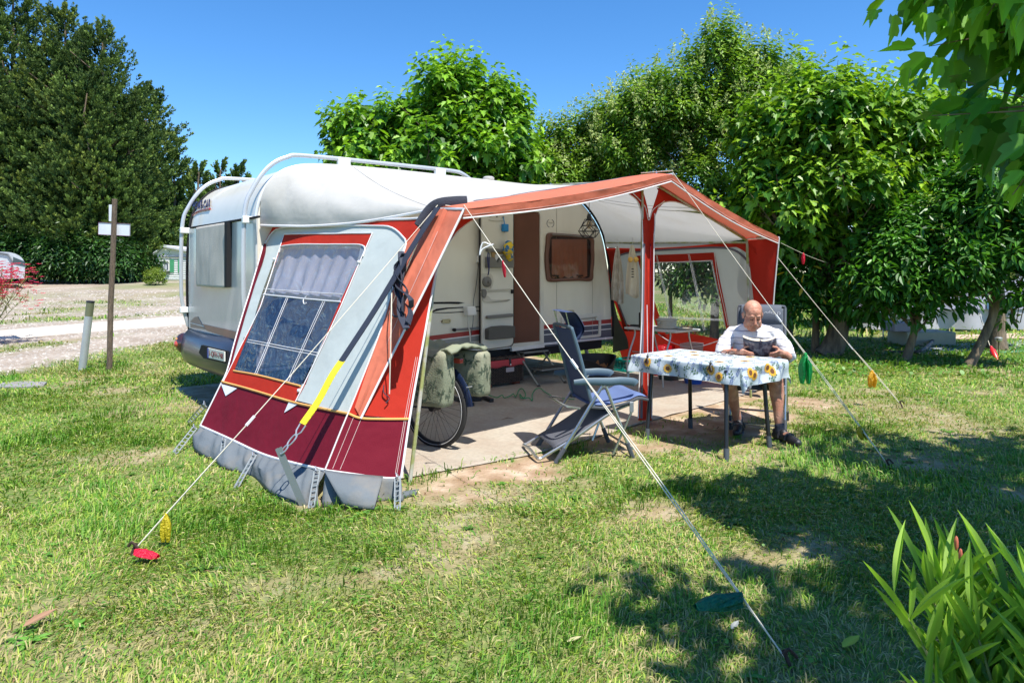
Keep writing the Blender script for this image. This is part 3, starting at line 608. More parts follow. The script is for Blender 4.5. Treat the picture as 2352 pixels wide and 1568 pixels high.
# ---- oleanders
def oleander(label, base, stems, hgt, spread, leaf, per, dark, light, seed=1, buds=True, pink=0, tilt=(0, 0)):
    rs = np.random.default_rng(seed); t = thing('oleander_shrub', label, 'shrub', base); mb = MB(); pos, ax, nr, sz, cc = [], [], [], [], []; tips = []
    for i in range(stems):
        a = rs.random()*6.28; r = spread*rs.random()**.6; e = V(base)+V((math.cos(a)*r+tilt[0], math.sin(a)*r+tilt[1], hgt*(.65+.4*rs.random()))); b0 = V(base)+V((math.cos(a), math.sin(a), 0))*spread*.12
        pts = smoothpoly([b0, b0.lerp(e, .5)+V((0, 0, hgt*.08)), e], 10); mb.tube(pts, [.009-.0007*j for j in range(len(pts))], 5); tips.append(e)
        for k in range(per):
            f = .22+.78*(k/(per-1))**.8; q = pts[min(len(pts)-1, int(f*(len(pts)-1)))]; an = k*2.2+rs.random(); o = V((math.cos(an), math.sin(an), .7+1.3*f+.3*rs.random())).normalized()
            pos.append(q); ax.append(o); nr.append(V((0, 0, 1))-o*.4+V(rs.normal(0, .3, 3))); sz.append(leaf*(.7+.5*rs.random())); w = rs.random()*.6+.4*f; cc.append(np.array(dark)*(1-w)+np.array(light)*w)
    mb.build('stem', mat('oleander_stem', (.30, .30, .12), .8, var=.2), t, smooth=True)
    f32 = lambda q: np.array([tuple(p) for p in q], float)
    link_mesh('foliage', npmesh('foliage', *leaves(f32(pos), f32(ax), f32(nr), np.array(sz), np.array(cc), LANCE, .12, .22)), leafmat('oleander_leaf', .4, .4), t)
    if buds:
        for e in tips[:5]:
            for j in range(2): MB().ell(e+V((rs.normal(0, .012), rs.normal(0, .012), .05+.03*j)), (.006, .006, .02), seg=6, ring=5).build('flower_bud', mat('bud_red', (.6, .16, .10), .5), t, smooth=True)
    if pink:
        m2 = MB()
        for e in tips:
            for j in range(pink):
                p = e+V(rs.normal(0, .13, 3)); pa = rs.random()*6
                for q in range(5): an = pa+q*1.257; m2.poly([p, p+V((math.cos(an-.4), math.sin(an-.4), .25))*.04, p+V((math.cos(an), math.sin(an), .35))*.06, p+V((math.cos(an+.4), math.sin(an+.4), .25))*.04])
        m2.build('flower', mat('petal_pink', (.62, .02, .08), .5, trans=.3, var=.25), t)
    return t
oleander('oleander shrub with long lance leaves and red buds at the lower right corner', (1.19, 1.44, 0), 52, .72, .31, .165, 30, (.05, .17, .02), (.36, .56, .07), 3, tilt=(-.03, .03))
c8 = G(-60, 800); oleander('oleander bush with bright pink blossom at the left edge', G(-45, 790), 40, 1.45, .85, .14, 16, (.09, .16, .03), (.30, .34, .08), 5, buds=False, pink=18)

# ---- broad leaved weeds in rosettes and dry litter on the lawn
n = 420; x, y = scatter(n, 1.6, 9.5, .8, .6); s, nn = SNp(x, y); k = ~((s > -4.4)*(s < 2.2)*(nn > -2.3)*(nn < 2.9)) & (dirt(x, y) < .6) & (gravel(x, y) < .2); x, y = x[k], y[k]; n = len(x); per = 7
a = RNG.random((n, 1))*6.28+np.arange(per)[None]*.898+RNG.normal(0, .25, (n, per)); el = .12+.35*RNG.random((n, per)); szw = (.028+.035*RNG.random((n, 1)))*(.7+.5*RNG.random((n, per)))
P = np.stack([x, y, gz(x, y)+.008], 1)[:, None]+np.zeros((n, per, 3)); A = np.stack([np.cos(a)*np.cos(el), np.sin(a)*np.cos(el), np.sin(el)], 2); Nn = np.zeros((n, per, 3)); Nn[:, :, 2] = 1
cw = np.array([.10, .24, .03])[None, None]*(.6+.8*RNG.random((n, 1, 1)))+np.zeros((n, per, 3))
tag(link_mesh('lawn_weeds', npmesh('lawn_weeds', *leaves(P.reshape(-1, 3), A.reshape(-1, 3), Nn.reshape(-1, 3), szw.ravel(), cw.reshape(-1, 3), LANCE if False else OVAL, .2, .25)), leafmat('weed_leaf', .5, .3)), 'low broad leaved weeds scattered through the lawn', 'weeds', kind='stuff')
n = 1500; x, y = scatter(n, 1.5, 9.5, .85, .6); s, nn = SNp(x, y); k = ~((s > -4.4)*(s < 2.2)*(nn > -2.3)*(nn < 2.65)); x, y = x[k], y[k]; n = len(x); a = RNG.random(n)*6.28
cl = np.where(RNG.random((n, 1)) < .6, np.array([[.26, .15, .08]]), np.array([[.50, .42, .24]]))*(.6+.7*RNG.random((n, 1)))
tag(link_mesh('leaf_litter', npmesh('leaf_litter', *leaves(np.stack([x, y, gz(x, y)+.012+.02*RNG.random(n)], 1), np.stack([np.cos(a), np.sin(a), RNG.normal(0, .25, n)], 1), np.stack([RNG.normal(0, .5, n), RNG.normal(0, .5, n), np.ones(n)], 1), .010+.028*RNG.random(n)**2, cl, OVAL, .4, .3)), leafmat('litter', .85, .1)), 'dry leaf crumbs and straw bits lying in the grass', 'litter', kind='stuff')
# ================================================================ CARAVAN
A_ = V((.768, .64, 0)).normalized(); N_ = V((.64, -.768, 0)).normalized(); UP = V((0, 0, 1))
CREAM = mat('cream_gelcoat', (.72, .68, .58), .32, coat=.35, bump=.03, bscale=5, var=.03, two=(.62, .58, .48), tscale=3.5, tlo=.52, thi=.78, stretch=(1.2, 1.2, .35))
TRIM = mat('black_trim', (.02, .02, .022), .8, spec=.2)
ALU = mat('painted_tube', (.72, .74, .77), .3, metal=.2, var=.05)
NAVY = mat('navy_body', (.03, .035, .055), .32, coat=.15, var=.1)
RED = mat('red_stripe', (.34, .02, .02), .35)
SLATE = mat('slate_stripe', (.075, .09, .125), .35)
WHITE = mat('white_stripe', (.78, .78, .76), .4)
GREYPL = mat('grey_plastic', (.17, .165, .15), .55, bump=.2, bscale=200)
BROWN = mat('brown_plastic', (.14, .06, .04), .45)
van = thing('caravan', 'cream touring caravan with roof rails and an open door behind the awning', 'caravan', W(-1, -1.1, 0))
prof = [(-3.47, .5), (-3.50, .75), (-3.52, 1.1), (-3.52, 1.6), (-3.49, 2.0), (-3.43, 2.22), (-3.30, 2.40), (-3.1, 2.51), (-2.8, 2.555), (-2, 2.57), (-.5, 2.57), (.5, 2.55), (.8, 2.51), (1.03, 2.42), (1.28, 2.22), (1.46, 1.97), (1.57, 1.6), (1.64, 1.2), (1.67, .8), (1.67, .5)]
ps = smoothpoly([V((a, b, 0)) for a, b in prof[1:-1]], 80); ps = [V((-3.47, .5, 0))]+ps+[V((1.67, .5, 0))]
mb = MB(); mb.prism([W(p.x, 0, p.y) for p in ps], W(0, -2.3, 0)-W(0, 0, 0)); mb.build('body', CREAM, van, smooth=True, bevel=.035, seg=3)
def side(px, py, off=0.0): return onN(px, py, off)
def s3(x, y, off=0.0): return onN(*Z3(x, y), off)
def panel(name, pts, off0, th, m, parent=van, **kw):
    """flat piece lying on the caravan side, pts already at n=off0, th thick outward"""
    mb = MB(); mb.prism(pts, N_*th); return mb.build(name, m, parent, **kw)
def s3poly(pts, off): return [s3(x, y, off) for x, y in pts]
def rrect(pts, r=.2, n=5):
    """rounded corner polygon in pixel space from corner list"""
    out = []; m = len(pts)
    for i in range(m):
        p = V((*pts[i], 0)); a = V((*pts[i-1], 0)); b = V((*pts[(i+1) % m], 0)); rr = r if not isinstance(r, (list, tuple)) else r[i]
        if rr <= 0: out.append((p.x, p.y)); continue
        d1 = (a-p).normalized()*rr; d2 = (b-p).normalized()*rr
        for k in range(n+1):
            t = k/n; q = (p+d1)*(1-t)**2+p*2*t*(1-t)+(p+d2)*t*t; out.append((q.x, q.y))
    return out
# edge beading down the front curve and the rear curve
mb = MB(); mb.tube([W(p.x+.004, .012, p.y) for p in ps[45:]], .017, 6); mb.build('edge_trim', TRIM, van, smooth=True)
mb = MB(); mb.tube([W(p.x-.004, .012, p.y) for p in ps[:36]], .014, 6); mb.build('edge_trim', ALU, van, smooth=True)
mb = MB(); mb.tube([W(p.x-.006, -2.3, p.y) for p in ps[:40]], .018, 6); mb.build('edge_trim', TRIM, van, smooth=True)
# chassis and skirting under the body
mb = MB(); mb.prism([W(-3.3, -.05, .30), W(1.5, -.05, .34), W(1.5, -.05, .49), W(-3.3, -.05, .49)], W(0, -2.2, 0)-W(0, 0, 0)); mb.build('chassis', mat('chassis_black', (.015, .015, .017), .8), van)
mb = MB(); mb.prism([W(-3.45, .004, .47), W(1.66, .004, .47), W(1.66, .004, .50), W(-3.45, .004, .50)], N_*.02); mb.build('sill_rail', ALU, van, bevel=.005)
# wheel on the door side (behind the basket)
wl_ = MB(); c = W(-1.25, -.16, .31)
ring = [c+A_*math.cos(a)*.255+UP*math.sin(a)*.255 for a in [k*math.pi/12 for k in range(24)]]; wl_.tube(ring, .06, 8, closed=True); wheel = wl_.build('wheel', mat('tyre_rubber', (.02, .02, .02), .85), van, smooth=True)
MB().lathe([(.03, 0), (.05, .05), (.19, .03), (.2, -.03)], c, 16, N_).build('rim', ALU, wheel, smooth=True)
for s_j in (-2.35, .55, 1.25): MB().tube([W(s_j, .003, .52), W(s_j, .003, 2.40 if s_j < 1 else 2.15)], .003, 4).build('panel_joint', mat('joint_grey', (.42, .40, .34), .6), van)
# ---- rear wall
def rear(px, py, off=0.0): return onS(px, py, -3.52-off)
def z1r(x, y, off=0.0): return rear(*Z1(x, y), off)
RW = MB(); RW.prism([z1r(138, 632, .0), z1r(600, 548, .0), z1r(600, 1480, .0), z1r(135, 1318, .0)], -A_*.02); rp = RW.build('rear_panel', mat('grey_gelcoat', (.46, .47, .47), .24, coat=.35, spec=.5, bump=.03, bscale=2.2, var=.04), van, bevel=.006)
MB().tube([z1r(136, 628, .03), z1r(300, 603, .03), z1r(610, 552, .03)], .012, 6).build('panel_seam', TRIM, van)
# fabric cover hanging over the rear window: padded sheet with vertical creases
wc = [z1r(176, 628, .03), z1r(404, 590, .03), z1r(388, 1042, .05), z1r(190, 1028, .05)]
def coverfn(u, v):
    p = wc[0].lerp(wc[1], u).lerp(wc[3].lerp(wc[2], u), v); bul = .05*(math.sin(math.pi*min(max(u, 0), 1))**.35)*(.35+.65*math.sin(math.pi*min(.5, v*.55)))
    return p-A_*(bul+.012*nz((u*7, v*1.4, 4))*v+.004*nz((u*22, v*2, 1)))
MB().grid(coverfn, 36, 26).build('window_cover', mat('cover_fabric', (.43, .41, .37), .9, bump=.3, bscale=120, var=.1), van, smooth=True, solid=.006)
MB().prism([z1r(404, 592, .022), z1r(422, 590, .022), z1r(418, 1036, .022), z1r(404, 1038, .022)], -A_*.05).build('window_frame', TRIM, van)
# brown mountain-like decal and white line low on the rear
for nm, pts, m in [('decal', [(138, 1270), (165, 1243), (188, 1238), (215, 1290), (240, 1328), (138, 1312)], mat('decal_grey_brown', (.24, .16, .14), .4)), ('decal', [(222, 1290), (420, 1335), (520, 1360), (520, 1420), (430, 1395), (248, 1335)], mat('decal_copper', (.27, .10, .07), .35))]:
    panel(nm, [z1r(x, y, .022) for x, y in pts], 0, 0, m) if False else MB().prism([z1r(x, y, .022) for x, y in pts], -A_*.003).build(nm, m, van)
MB().tube([z1r(138, 1283, .027), z1r(230, 1306, .027)], .005, 4).build('decal_line', WHITE, van)
# lettering on the upper rear curve, laid on the curved surface
zs_ = [p.y for p in ps[:40]]; ss_ = [p.x for p in ps[:40]]
def rsurf(px, py, off=.004):
    sv = -3.5
    for _ in range(8): q = onS(px, py, sv-off); sv = float(np.interp(q.z, zs_, ss_))
    return onS(px, py, sv-off)
def letter_on(name, body, fn, m, parent, shear=0, bold=0, w_=1.0):
    me = text_mesh(body, 1.0, (0, 0, 0), (1, 0, 0), (0, 1, 0), .05, shear, 'LEFT', bold); xs = [v.co.x for v in me.vertices]; x0_, x1_ = min(xs), max(xs); ys = [v.co.y for v in me.vertices]; y1_ = max(ys)
    for v in me.vertices: v.co = fn((v.co.x-x0_)/(x1_-x0_), v.co.y/y1_, v.co.z)
    return link_mesh(name, me, m, parent)
letter_on('lettering', 'HOME-CAR', lambda u, v, w: rsurf(*Z1(150+122*u, 502-24*u-(50*v)), .012+w*.1), mat('navy_lettering', (.03, .03, .09), .4), van, .25, .02)
MB().tube([rsurf(*Z1(x, y), .012) for x, y in [(150, 545), (165, 530), (190, 515), (215, 507), (240, 502), (270, 497)]], [.004, .008, .010, .012, .012, .012], 5).build('underline', RED, van)
# bumper with lamp and plate
def bp_(n0, z, b): return W(-3.5-b, n0, z)
BM = MB()
nlist = [0.02, -.15, -.5, -1.15, -1.8, -2.12, -2.26, -2.32]; bl = [.02, .14, .2, .22, .2, .16, .08, -.06]
zs = [(.76, -.02), (.74, .5), (.68, .85), (.58, 1), (.46, .95), (.38, .75), (.36, .3)]
for z, f in zs: pass
vv = [[W(-3.48-b*f-.0, n0, z) for n0, b in zip(nlist, bl)] for z, f in zs]
for r0, r1 in zip(vv, vv[1:]): BM.ruled(r0, r1, 1)
bump = BM.build('bumper', NAVY, van, smooth=True, solid=.02, weld=True, angle=60)
lp = W(-3.6, -2.16, .585)
lamp = MB().ell(lp, (.10, .10, .125), seg=16, ring=10).build('tail_light', mat('lamp_smoke', (.05, .02, .02), .08, coat=1), bump, smooth=True)
MB().ell(lp-A_*.062-UP*.005, (.05, .06, .05), seg=12, ring=8).build('tail_light_lens', mat('lamp_red', (.50, .07, .04), .1, coat=1), bump, smooth=True)
MB().ell(lp-A_*.055+UP*.05-N_*.01, (.04, .05, .03), seg=12, ring=8).build('tail_light_lens', mat('lamp_orange', (.7, .3, .08), .1, coat=1), bump, smooth=True)
pl = [onS(*Z2(262, 278), -3.74), onS(*Z2(377, 305), -3.74), onS(*Z2(377, 372), -3.74), onS(*Z2(262, 345), -3.74)]
MB().prism([onS(*Z2(x, y), -3.705) for x, y in [(225, 258), (400, 300), (400, 388), (240, 350), (207, 310)]], -A_*.02).build('plate_recess', TRIM, bump)
plate = MB().prism(pl, -A_*.012).build('number_plate', mat('plate_white', (.75, .74, .66), .4), bump)
pc = sum(pl, V())/4-A_*.014
letter_on('plate_lettering', '1-QFH-748', lambda u, v, w: pl[3].lerp(pl[2], .12+.83*u).lerp(pl[0].lerp(pl[1], .12+.83*u), .22+.56*v)-A_*(.015+w*.02), mat('plate_red', (.22, .02, .03), .5), plate)
MB().prism([pl[0].lerp(pl[1], .0)-A_*.013, pl[0].lerp(pl[1], .07)-A_*.013, pl[3].lerp(pl[2], .07)-A_*.013, pl[3]-A_*.013], -A_*.002).build('plate_band', mat('plate_blue', (.03, .05, .35), .5), plate)
# ---- roof rails
def rail(n0):
    P = [W(-3.52, n0, .78), W(-3.575, n0, 1.0), W(-3.60, n0, 1.25), W(-3.59, n0, 2.0), W(-3.51, n0, 2.26), W(-3.36, n0, 2.48), W(-3.17, n0, 2.60), W(-2.92, n0, 2.64), W(-1.6, n0, 2.655), W(-1.12, n0, 2.655), W(-.98, n0, 2.63), W(-.86, n0, 2.57)]
    pts = smoothpoly(P, 60); r = MB().tube(pts, .0225, 8, up=N_, flat=.8).build('roof_rail', mat('rail_grey_paint', (.50, .52, .55), .35, metal=.3, var=.05), van, smooth=True)
    for s_, z, d in [(-2.55, 2.60, UP), (-1.32, 2.60, UP)]: MB().box(W(s_, n0, z+.015), (.14, .05, .10), (A_, N_, UP)).build('rail_foot', WHITE, r, bevel=.008)
    for z in (.98, 1.95): MB().box(W(-3.56, n0+.02, z), (.12, .045, .07), (A_, N_, UP)).build('rail_foot', WHITE, r, bevel=.008)
rail(-.03); rail(-2.28)
MB().lathe([(.05, 0), (.055, .07), (.075, .075), (.075, .10), (.05, .115)], W(-.42, -.25, 2.56), 14).build('roof_vent', mat('vent_grey', (.42, .40, .38), .6), van, smooth=True)
# ---- door side: stripes
def band(x0, yt0, yb0, x1, yt1, yb1, m, off=.001, th=.003, nm='stripe'): panel(nm, [s3(x0, yt0, off), s3(x1, yt1, off), s3(x1, yb1, off), s3(x0, yb0, off)], off, th, m)
band(1306, 1350, 1391, 1982, 1290, 1331, RED); band(1306, 1391, 1400, 1982, 1331, 1341, WHITE)
band(1306, 1400, 1442, 1982, 1341, 1381, SLATE); band(1306, 1442, 1451, 1982, 1381, 1390, WHITE); band(1306, 1451, 1568, 1982, 1390, 1480, SLATE)
band(40, 1475, 1520, 690, 1395, 1440, RED); band(40, 1520, 1532, 690, 1440, 1450, WHITE); band(40, 1532, 1590, 690, 1450, 1500, mat('grey_stripe', (.25, .26, .25), .4))
# black swoosh outlines left of the door
for pts in ([(150, 1124), (400, 1120), (480, 1121), (542, 1129), (480, 1143), (400, 1141), (150, 1142)], [(205, 1226), (260, 1190), (360, 1178), (560, 1168), (690, 1164), (690, 1172), (560, 1178), (380, 1190), (290, 1205), (225, 1222), (290, 1226), (400, 1222), (690, 1206), (690, 1213), (400, 1231), (280, 1232)]):
    panel('swoosh_decal', s3poly(pts, .001), .001, .003, TRIM)
# purple decals on the side behind the left awning window
def z2s(x, y, o=.002): return onN(*Z2(x, y), o)
def z1s(x, y, o=.002): return onN(*Z1(x, y), o)
PUR = mat('purple_decal', (.055, .03, .16), .4)
panel('side_decal', [z1s(*p) for p in [(800, 1105), (880, 1110), (780, 1160), (745, 1220), (800, 1260), (865, 1275), (770, 1285), (690, 1330), (655, 1270), (655, 1190), (700, 1130)]], 0, .003, PUR)
panel('side_decal', [z1s(*p) for p in [(840, 1290), (985, 1310), (960, 1400), (820, 1365)]], 0, .003, PUR)
# ---- door opening, pleated screen, frame
def fillfn(corners, pleats, amp, off):
    a, b_, c_, d = corners
    def f(u, v): p = a.lerp(b_, u).lerp(d.lerp(c_, u), v); return p+N_*(off+amp*abs(((u*pleats) % 1)*2-1))
    return f
SC = [s3(1003, 232), s3(1268, 240), s3(1268, 1508), s3(1005, 1532)]
MB().grid(fillfn(SC, 24, .010, .006), 96, 6).build('pleated_screen', mat('pleat_brown', (.19, .08, .05), .75, var=.12, vscale=2.5), van)
fr_o = rrect([(985, 214), (1296, 228), (1304, 1532), (985, 1570)], [0, 60, 0, 0]); fr_i = rrect([(1003, 232), (1268, 240), (1268, 1505), (1003, 1530)], [0, 40, 0, 0])
mb = MB(); a_ = [s3(x, y, .0) for x, y in fr_o]; b2 = [s3(x, y, .0) for x, y in fr_i]; a2 = [p+N_*.035 for p in a_]; b3 = [p+N_*.035 for p in b2]
cl = lambda q: q+[q[0]]
mb.ruled(cl(a2), cl(b3)); mb.ruled(cl(a_), cl(a2)); mb.ruled(cl(b2), cl(b3)); mb.build('door_frame', mat('frame_ivory', (.66, .63, .55), .4), van, weld=True)
MB().prism([s3(985, 1570, .0), s3(1304, 1534, .0), s3(1304, 1566, .0), s3(985, 1606, .0)], N_*.05).build('door_sill', ALU, van, bevel=.004)
# ---- door leaf folded back against the side
DO = .07
lo = rrect([(696, 195), (1003, 228), (1003, 1552), (696, 1592)], [60, 45, 55, 45]); door = MB().prism([s3(x, y, DO) for x, y in lo], N_*.04).build('door', mat('door_ivory', (.70, .67, .58), .38, var=.03), van, bevel=.012, seg=3, smooth=True)
MB().prism([s3(x, y, .03) for x, y in rrect([(684, 190), (1008, 226), (1008, 1556), (684, 1598)], 55)], N_*.039).build('door_seal', TRIM, door)
def dp(name, pts, m, th=.03, off=DO+.04, r=14, **kw): return MB().prism([s3(x, y, off) for x, y in rrect(pts, r)], N_*th).build(name, m, door, bevel=kw.get('bevel', .006), smooth=True)
for x, y in ((797, 277), (860, 281), (922, 288)): MB().ell(s3(x, y, DO+.055), (.012, .012, .012), seg=8, ring=6).build('hook', mat('hook_grey', (.22, .2, .18), .4, metal=.6), door, smooth=True)
MB().tube([s3(780, 316, DO+.044), s3(830, 326, DO+.046), s3(920, 324, DO+.044)], .005, 5).build('groove', mat('ivory_shade', (.55, .52, .44), .5), door)
dp('shelf_lip', [(744, 596), (1000, 612), (1000, 640), (744, 628)], GREYPL, .06)
dp('door_bin', [(741, 680), (800, 684), (835, 740), (880, 672), (995, 668), (995, 788), (741, 788)], GREYPL, .07, r=8)
dp('map_pocket', [(800, 632), (935, 640), (930, 668), (850, 672), (830, 735), (806, 690)], mat('pocket_brown', (.42, .28, .12), .6), .02, r=4)
dp('door_ledge', [(700, 842), (800, 840), (826, 900), (815, 975), (775, 1005), (700, 985)], mat('ivory_shade', (.55, .52, .44), .5), .006, r=30)
MB().lathe([(.062, 0), (.066, .03), (.052, .045), (.018, .05), (.016, .075), (.0, .076)], s3(752, 924, DO+.045), 20, N_).build('lock_knob', GREYPL, door, smooth=True)
dp('door_handle', [(700, 995), (740, 1000), (746, 1040), (728, 1088), (702, 1070)], GREYPL, .035, r=12)
for y0, y1, x0 in ((1000, 1018, 770), (1104, 1120, 770), (1018, 1030, 700)): MB().tube([s3(x0, y0+8, DO+.043), s3(990, y0-4, DO+.043)], .008, 6).build('groove', mat('ivory_shade', (.55, .52, .44), .5), door)
dp('step_molding', [(700, 1060), (770, 1062), (800, 1100), (975, 1100), (960, 1116), (780, 1130), (720, 1118)], mat('ivory_shade', (.55, .52, .44), .5), .012, r=18)
dp('grab_bar', [(745, 1256), (1000, 1234), (1000, 1266), (745, 1288)], GREYPL, .05)
dp('door_bin', [(739, 1386), (800, 1362), (900, 1352), (1000, 1354), (1000, 1470), (739, 1492)], mat('dark_bin', (.085, .08, .07), .5), .08, r=10)
dp('hinge', [(994, 1000), (1010, 1000), (1010, 1040), (994, 1040)], TRIM, .02, r=3)
# ---- side window
def ring_pts(c): return [s3(x, y, 0) for x, y in c]
wo = smoothpoly([V((*p, 0)) for p in [(1352, 452), (1450, 449), (1650, 464), (1788, 487), (1801, 600), (1804, 700), (1795, 810), (1778, 912), (1650, 916), (1500, 920), (1362, 922), (1336, 850), (1324, 700), (1334, 560)]], 84, closed=True)
cx, cy = 1562, 688
def scale_pts(k): return [s3(cx+(p.x-cx)*k, cy+(p.y-cy)*k, 0) for p in wo]
w0, w1, w2 = scale_pts(1), scale_pts(.94), scale_pts(.86)
mb = MB(); mb.ruled(cl([p for p in w0]), cl([p+N_*.03 for p in w0])); mb.ruled(cl([p+N_*.03 for p in w0]), cl([p+N_*.045 for p in w1])); mb.ruled(cl([p+N_*.045 for p in w1]), cl([p+N_*.028 for p in w2]))
win = mb.build('side_window', BROWN, van, smooth=True, weld=True)
mb = MB(); mb.poly([p+N_*.03 for p in w2]); mb.build('pane', pvc('brown_acrylic', (.60, .40, .33), .02, .04, .1, 3), win)
def curt(u, v): x = 1392+u*345; y = 505+v*(375+10*math.sin(u*30)); return s3(x, y, 0)+N_*(.012+.008*math.sin(u*46)*(.4+.6*v))
MB().grid(curt, 90, 5).build('curtain', mat('curtain_cream', (.62, .50, .42), .9), win, smooth=True)
mb = MB(); mb.poly([p+N_*.003 for p in scale_pts(.9)]); mb.build('window_dark', mat('cabin_dark', (.04, .02, .015), .8), win)
MB().tube([s3(1400, 460, .045), s3(1560, 466, .048), s3(1780, 490, .045)], .012, 6).build('window_hinge_rail', mat('rail_grey', (.18, .16, .15), .5), win)
for x, y in ((1435, 862), (1675, 860)): MB().tube([s3(x-32, y, .03), s3(x, y+3, .04), s3(x+30, y+3, .03)], .008, 5).build('window_catch', TRIM, win)
# ---- service hatch and lamps
ho = rrect([(1484, 1266), (1876, 1229), (1874, 1462), (1498, 1502)], 20); hi = rrect([(1510, 1296), (1856, 1262), (1852, 1438), (1524, 1474)], 12)
a_ = [s3(x, y, .001) for x, y in ho]; b2 = [s3(x, y, .001) for x, y in hi]; mb = MB(); o2 = N_*.018
mb.ruled(cl([p+o2 for p in a_]), cl([p+o2 for p in b2])); mb.ruled(cl(a_), cl([p+o2 for p in a_])); mb.ruled(cl(b2), cl([p+o2 for p in b2])); hatch = mb.build('service_hatch', mat('frame_ivory', (.66, .63, .55), .4), van, weld=True)
MB().tube([s3(1530, 1309, .022), s3(1826, 1276, .022)], .006, 5).build('hatch_groove', mat('groove_grey', (.3, .28, .24), .5), hatch)
MB().prism([s3(x, y, .003) for x, y in rrect([(1824, 1268), (1855, 1264), (1853, 1306), (1826, 1302)], 8)], N_*.024).build('hatch_lock', mat('frame_ivory', (.66, .63, .55), .4), hatch, bevel=.003)
for x, y in ((356, 1310), (1571, 1223)):
    ml = MB().prism([s3(a, b4, .001) for a, b4 in rrect([(x-44, y-18), (x+44, y-24), (x+44, y+18), (x-44, y+24)], 18)], N_*.015).build('marker_light', mat('marker_amber', (.42, .36, .20), .3, coat=.5), van, bevel=.004, smooth=True)
    for d in (-34, 34): MB().ell(s3(x+d, y, .018), (.006, .006, .006), seg=6, ring=5).build('screw', TRIM, ml)
box = MB().prism([s3(x, y, .002) for x, y in rrect([(524, 1168), (605, 1160), (620, 1246), (532, 1254)], 8)], N_*.09).build('socket_box', mat('white_plastic', (.74, .73, .69), .5), van, bevel=.006)
MB().tube(smoothpoly([s3(575, 1250, .06), s3(572, 1330, .05), s3(592, 1420, .06), s3(600, 1560, .08)], 14), .008, 6).build('cable', mat('white_cable', (.6, .58, .52), .6), box, smooth=True)
MB().tube(smoothpoly([s3(685, 700, .02), s3(655, 960, .02), s3(628, 1120, .02), s3(625, 1300, .03), s3(600, 1480, .05)], 20), .0035, 5).build('cable', mat('dark_cable', (.06, .06, .06), .6), van, smooth=True)
mb = MB(); mb.tube([s3(424, 1395, .03), s3(690, 1375, .03)], .010, 6); mb.tube([s3(424, 1405, .03), s3(690, 1386, .03)], .006, 6); r_ = mb.build('window_stay', mat('stay_grey', (.2, .2, .2), .5), van)
MB().lathe([(.02, 0), (.022, .03), (.01, .035)], s3(432, 1396, .02), 10, N_).build('stay_end', TRIM, r_)
MB().box(s3(668, 700, .015), (.03, .02, .09), (A_, N_, UP)).build('catch', mat('white_plastic', (.74, .73, .69), .5), van, bevel=.004)
# laurel wreath emblem
mb = MB()
for sg in (-1, 1):
    for k in range(8):
        a = math.radians(-62+k*17); x = 1385+sg*math.cos(a)*30+sg*4; y = 350-math.sin(a)*38; dx, dy = -sg*math.sin(a)*11, -math.cos(a)*11; nx_, ny_ = -dy*.3, dx*.3
        mb.prism([s3(x-dx, y-dy, .001), s3(x+nx_, y+ny_, .001), s3(x+dx, y+dy, .001), s3(x-nx_, y-ny_, .001)], N_*.002)
mb.build('laurel_emblem', mat('emblem_grey', (.16, .16, .15), .5), van)
link_mesh('emblem_lettering', text_mesh('Royal', .034, s3(1387, 352, .003), A_, UP, .0005, .2), mat('emblem_pale', (.40, .37, .32), .5), van)
# front jockey / corner steady seen under the front
MB().tube([W(1.35, -.25, .48), W(1.45, -.25, .02)], .03, 8).build('corner_steady', ALU, van); MB().box(W(1.46, -.25, .02), (.16, .16, .03), (A_, N_, UP)).build('steady_foot', TRIM, van)
# ================================================================ AWNING
aw = thing('caravan_awning', 'red and pale blue full awning with white roof pitched against the caravan', 'awning', W(-1, 1.3, 0))
CW = mat('awning_white', (.60, .59, .56), .75, spec=.12, wrk=.25, bump=.12, bscale=180, var=.035, vscale=1.5, two=(.53, .51, .46), tscale=1.3, tlo=.5, thi=.75, trans=.30)
CG = mat('awning_grey_cloth', (.42, .43, .45), .8, spec=.12, bump=.15, bscale=180, var=.05, trans=.05)
CB = mat('awning_pale_blue', (.50, .545, .53), .75, spec=.12, wrk=.2, bump=.12, bscale=200, var=.04, vscale=2, two=(.44, .47, .45), tscale=1.6, tlo=.5, thi=.75, trans=.12)
CR = mat('awning_red', (.50, .035, .020), .75, spec=.12, wrk=.35, bump=.15, bscale=200, var=.08, vscale=2, trans=.28)
CC = mat('awning_coral', (.62, .18, .11), .75, spec=.12, wrk=.45, bump=.15, bscale=200, var=.06, vscale=2, trans=.22)
CM = mat('awning_burgundy', (.15, .008, .020), .7, spec=.12, wrk=.3, bump=.15, bscale=200, var=.1, vscale=2, trans=.08)
CF = mat('mud_flap', (.13, .150, .165), .8, spec=.2, wrk=.4, bump=.15, bscale=50, var=.1, vscale=3, two=(.19, .18, .16), tscale=5, tlo=.5, thi=.72)
PIP = mat('piping_white', (.68, .67, .68), .6); ORA = mat('piping_orange', (.72, .36, .10), .6)
POLE = mat('pole_mossy', (.30, .33, .12), .55, metal=.3, two=(.48, .47, .42), tscale=7, bump=.1); STITCH = mat('stitching', (.62, .45, .42), .8)
def wr(p, d, amp=.006, sc=2.2, st=(1, 1, 1)):
    q = V((p[0]*st[0], p[1]*st[1], p[2]*st[2])); return p+d*(amp*(noise.noise(q*sc)+.45*noise.noise(q*sc*2.7+V((3, 1, 7)))))
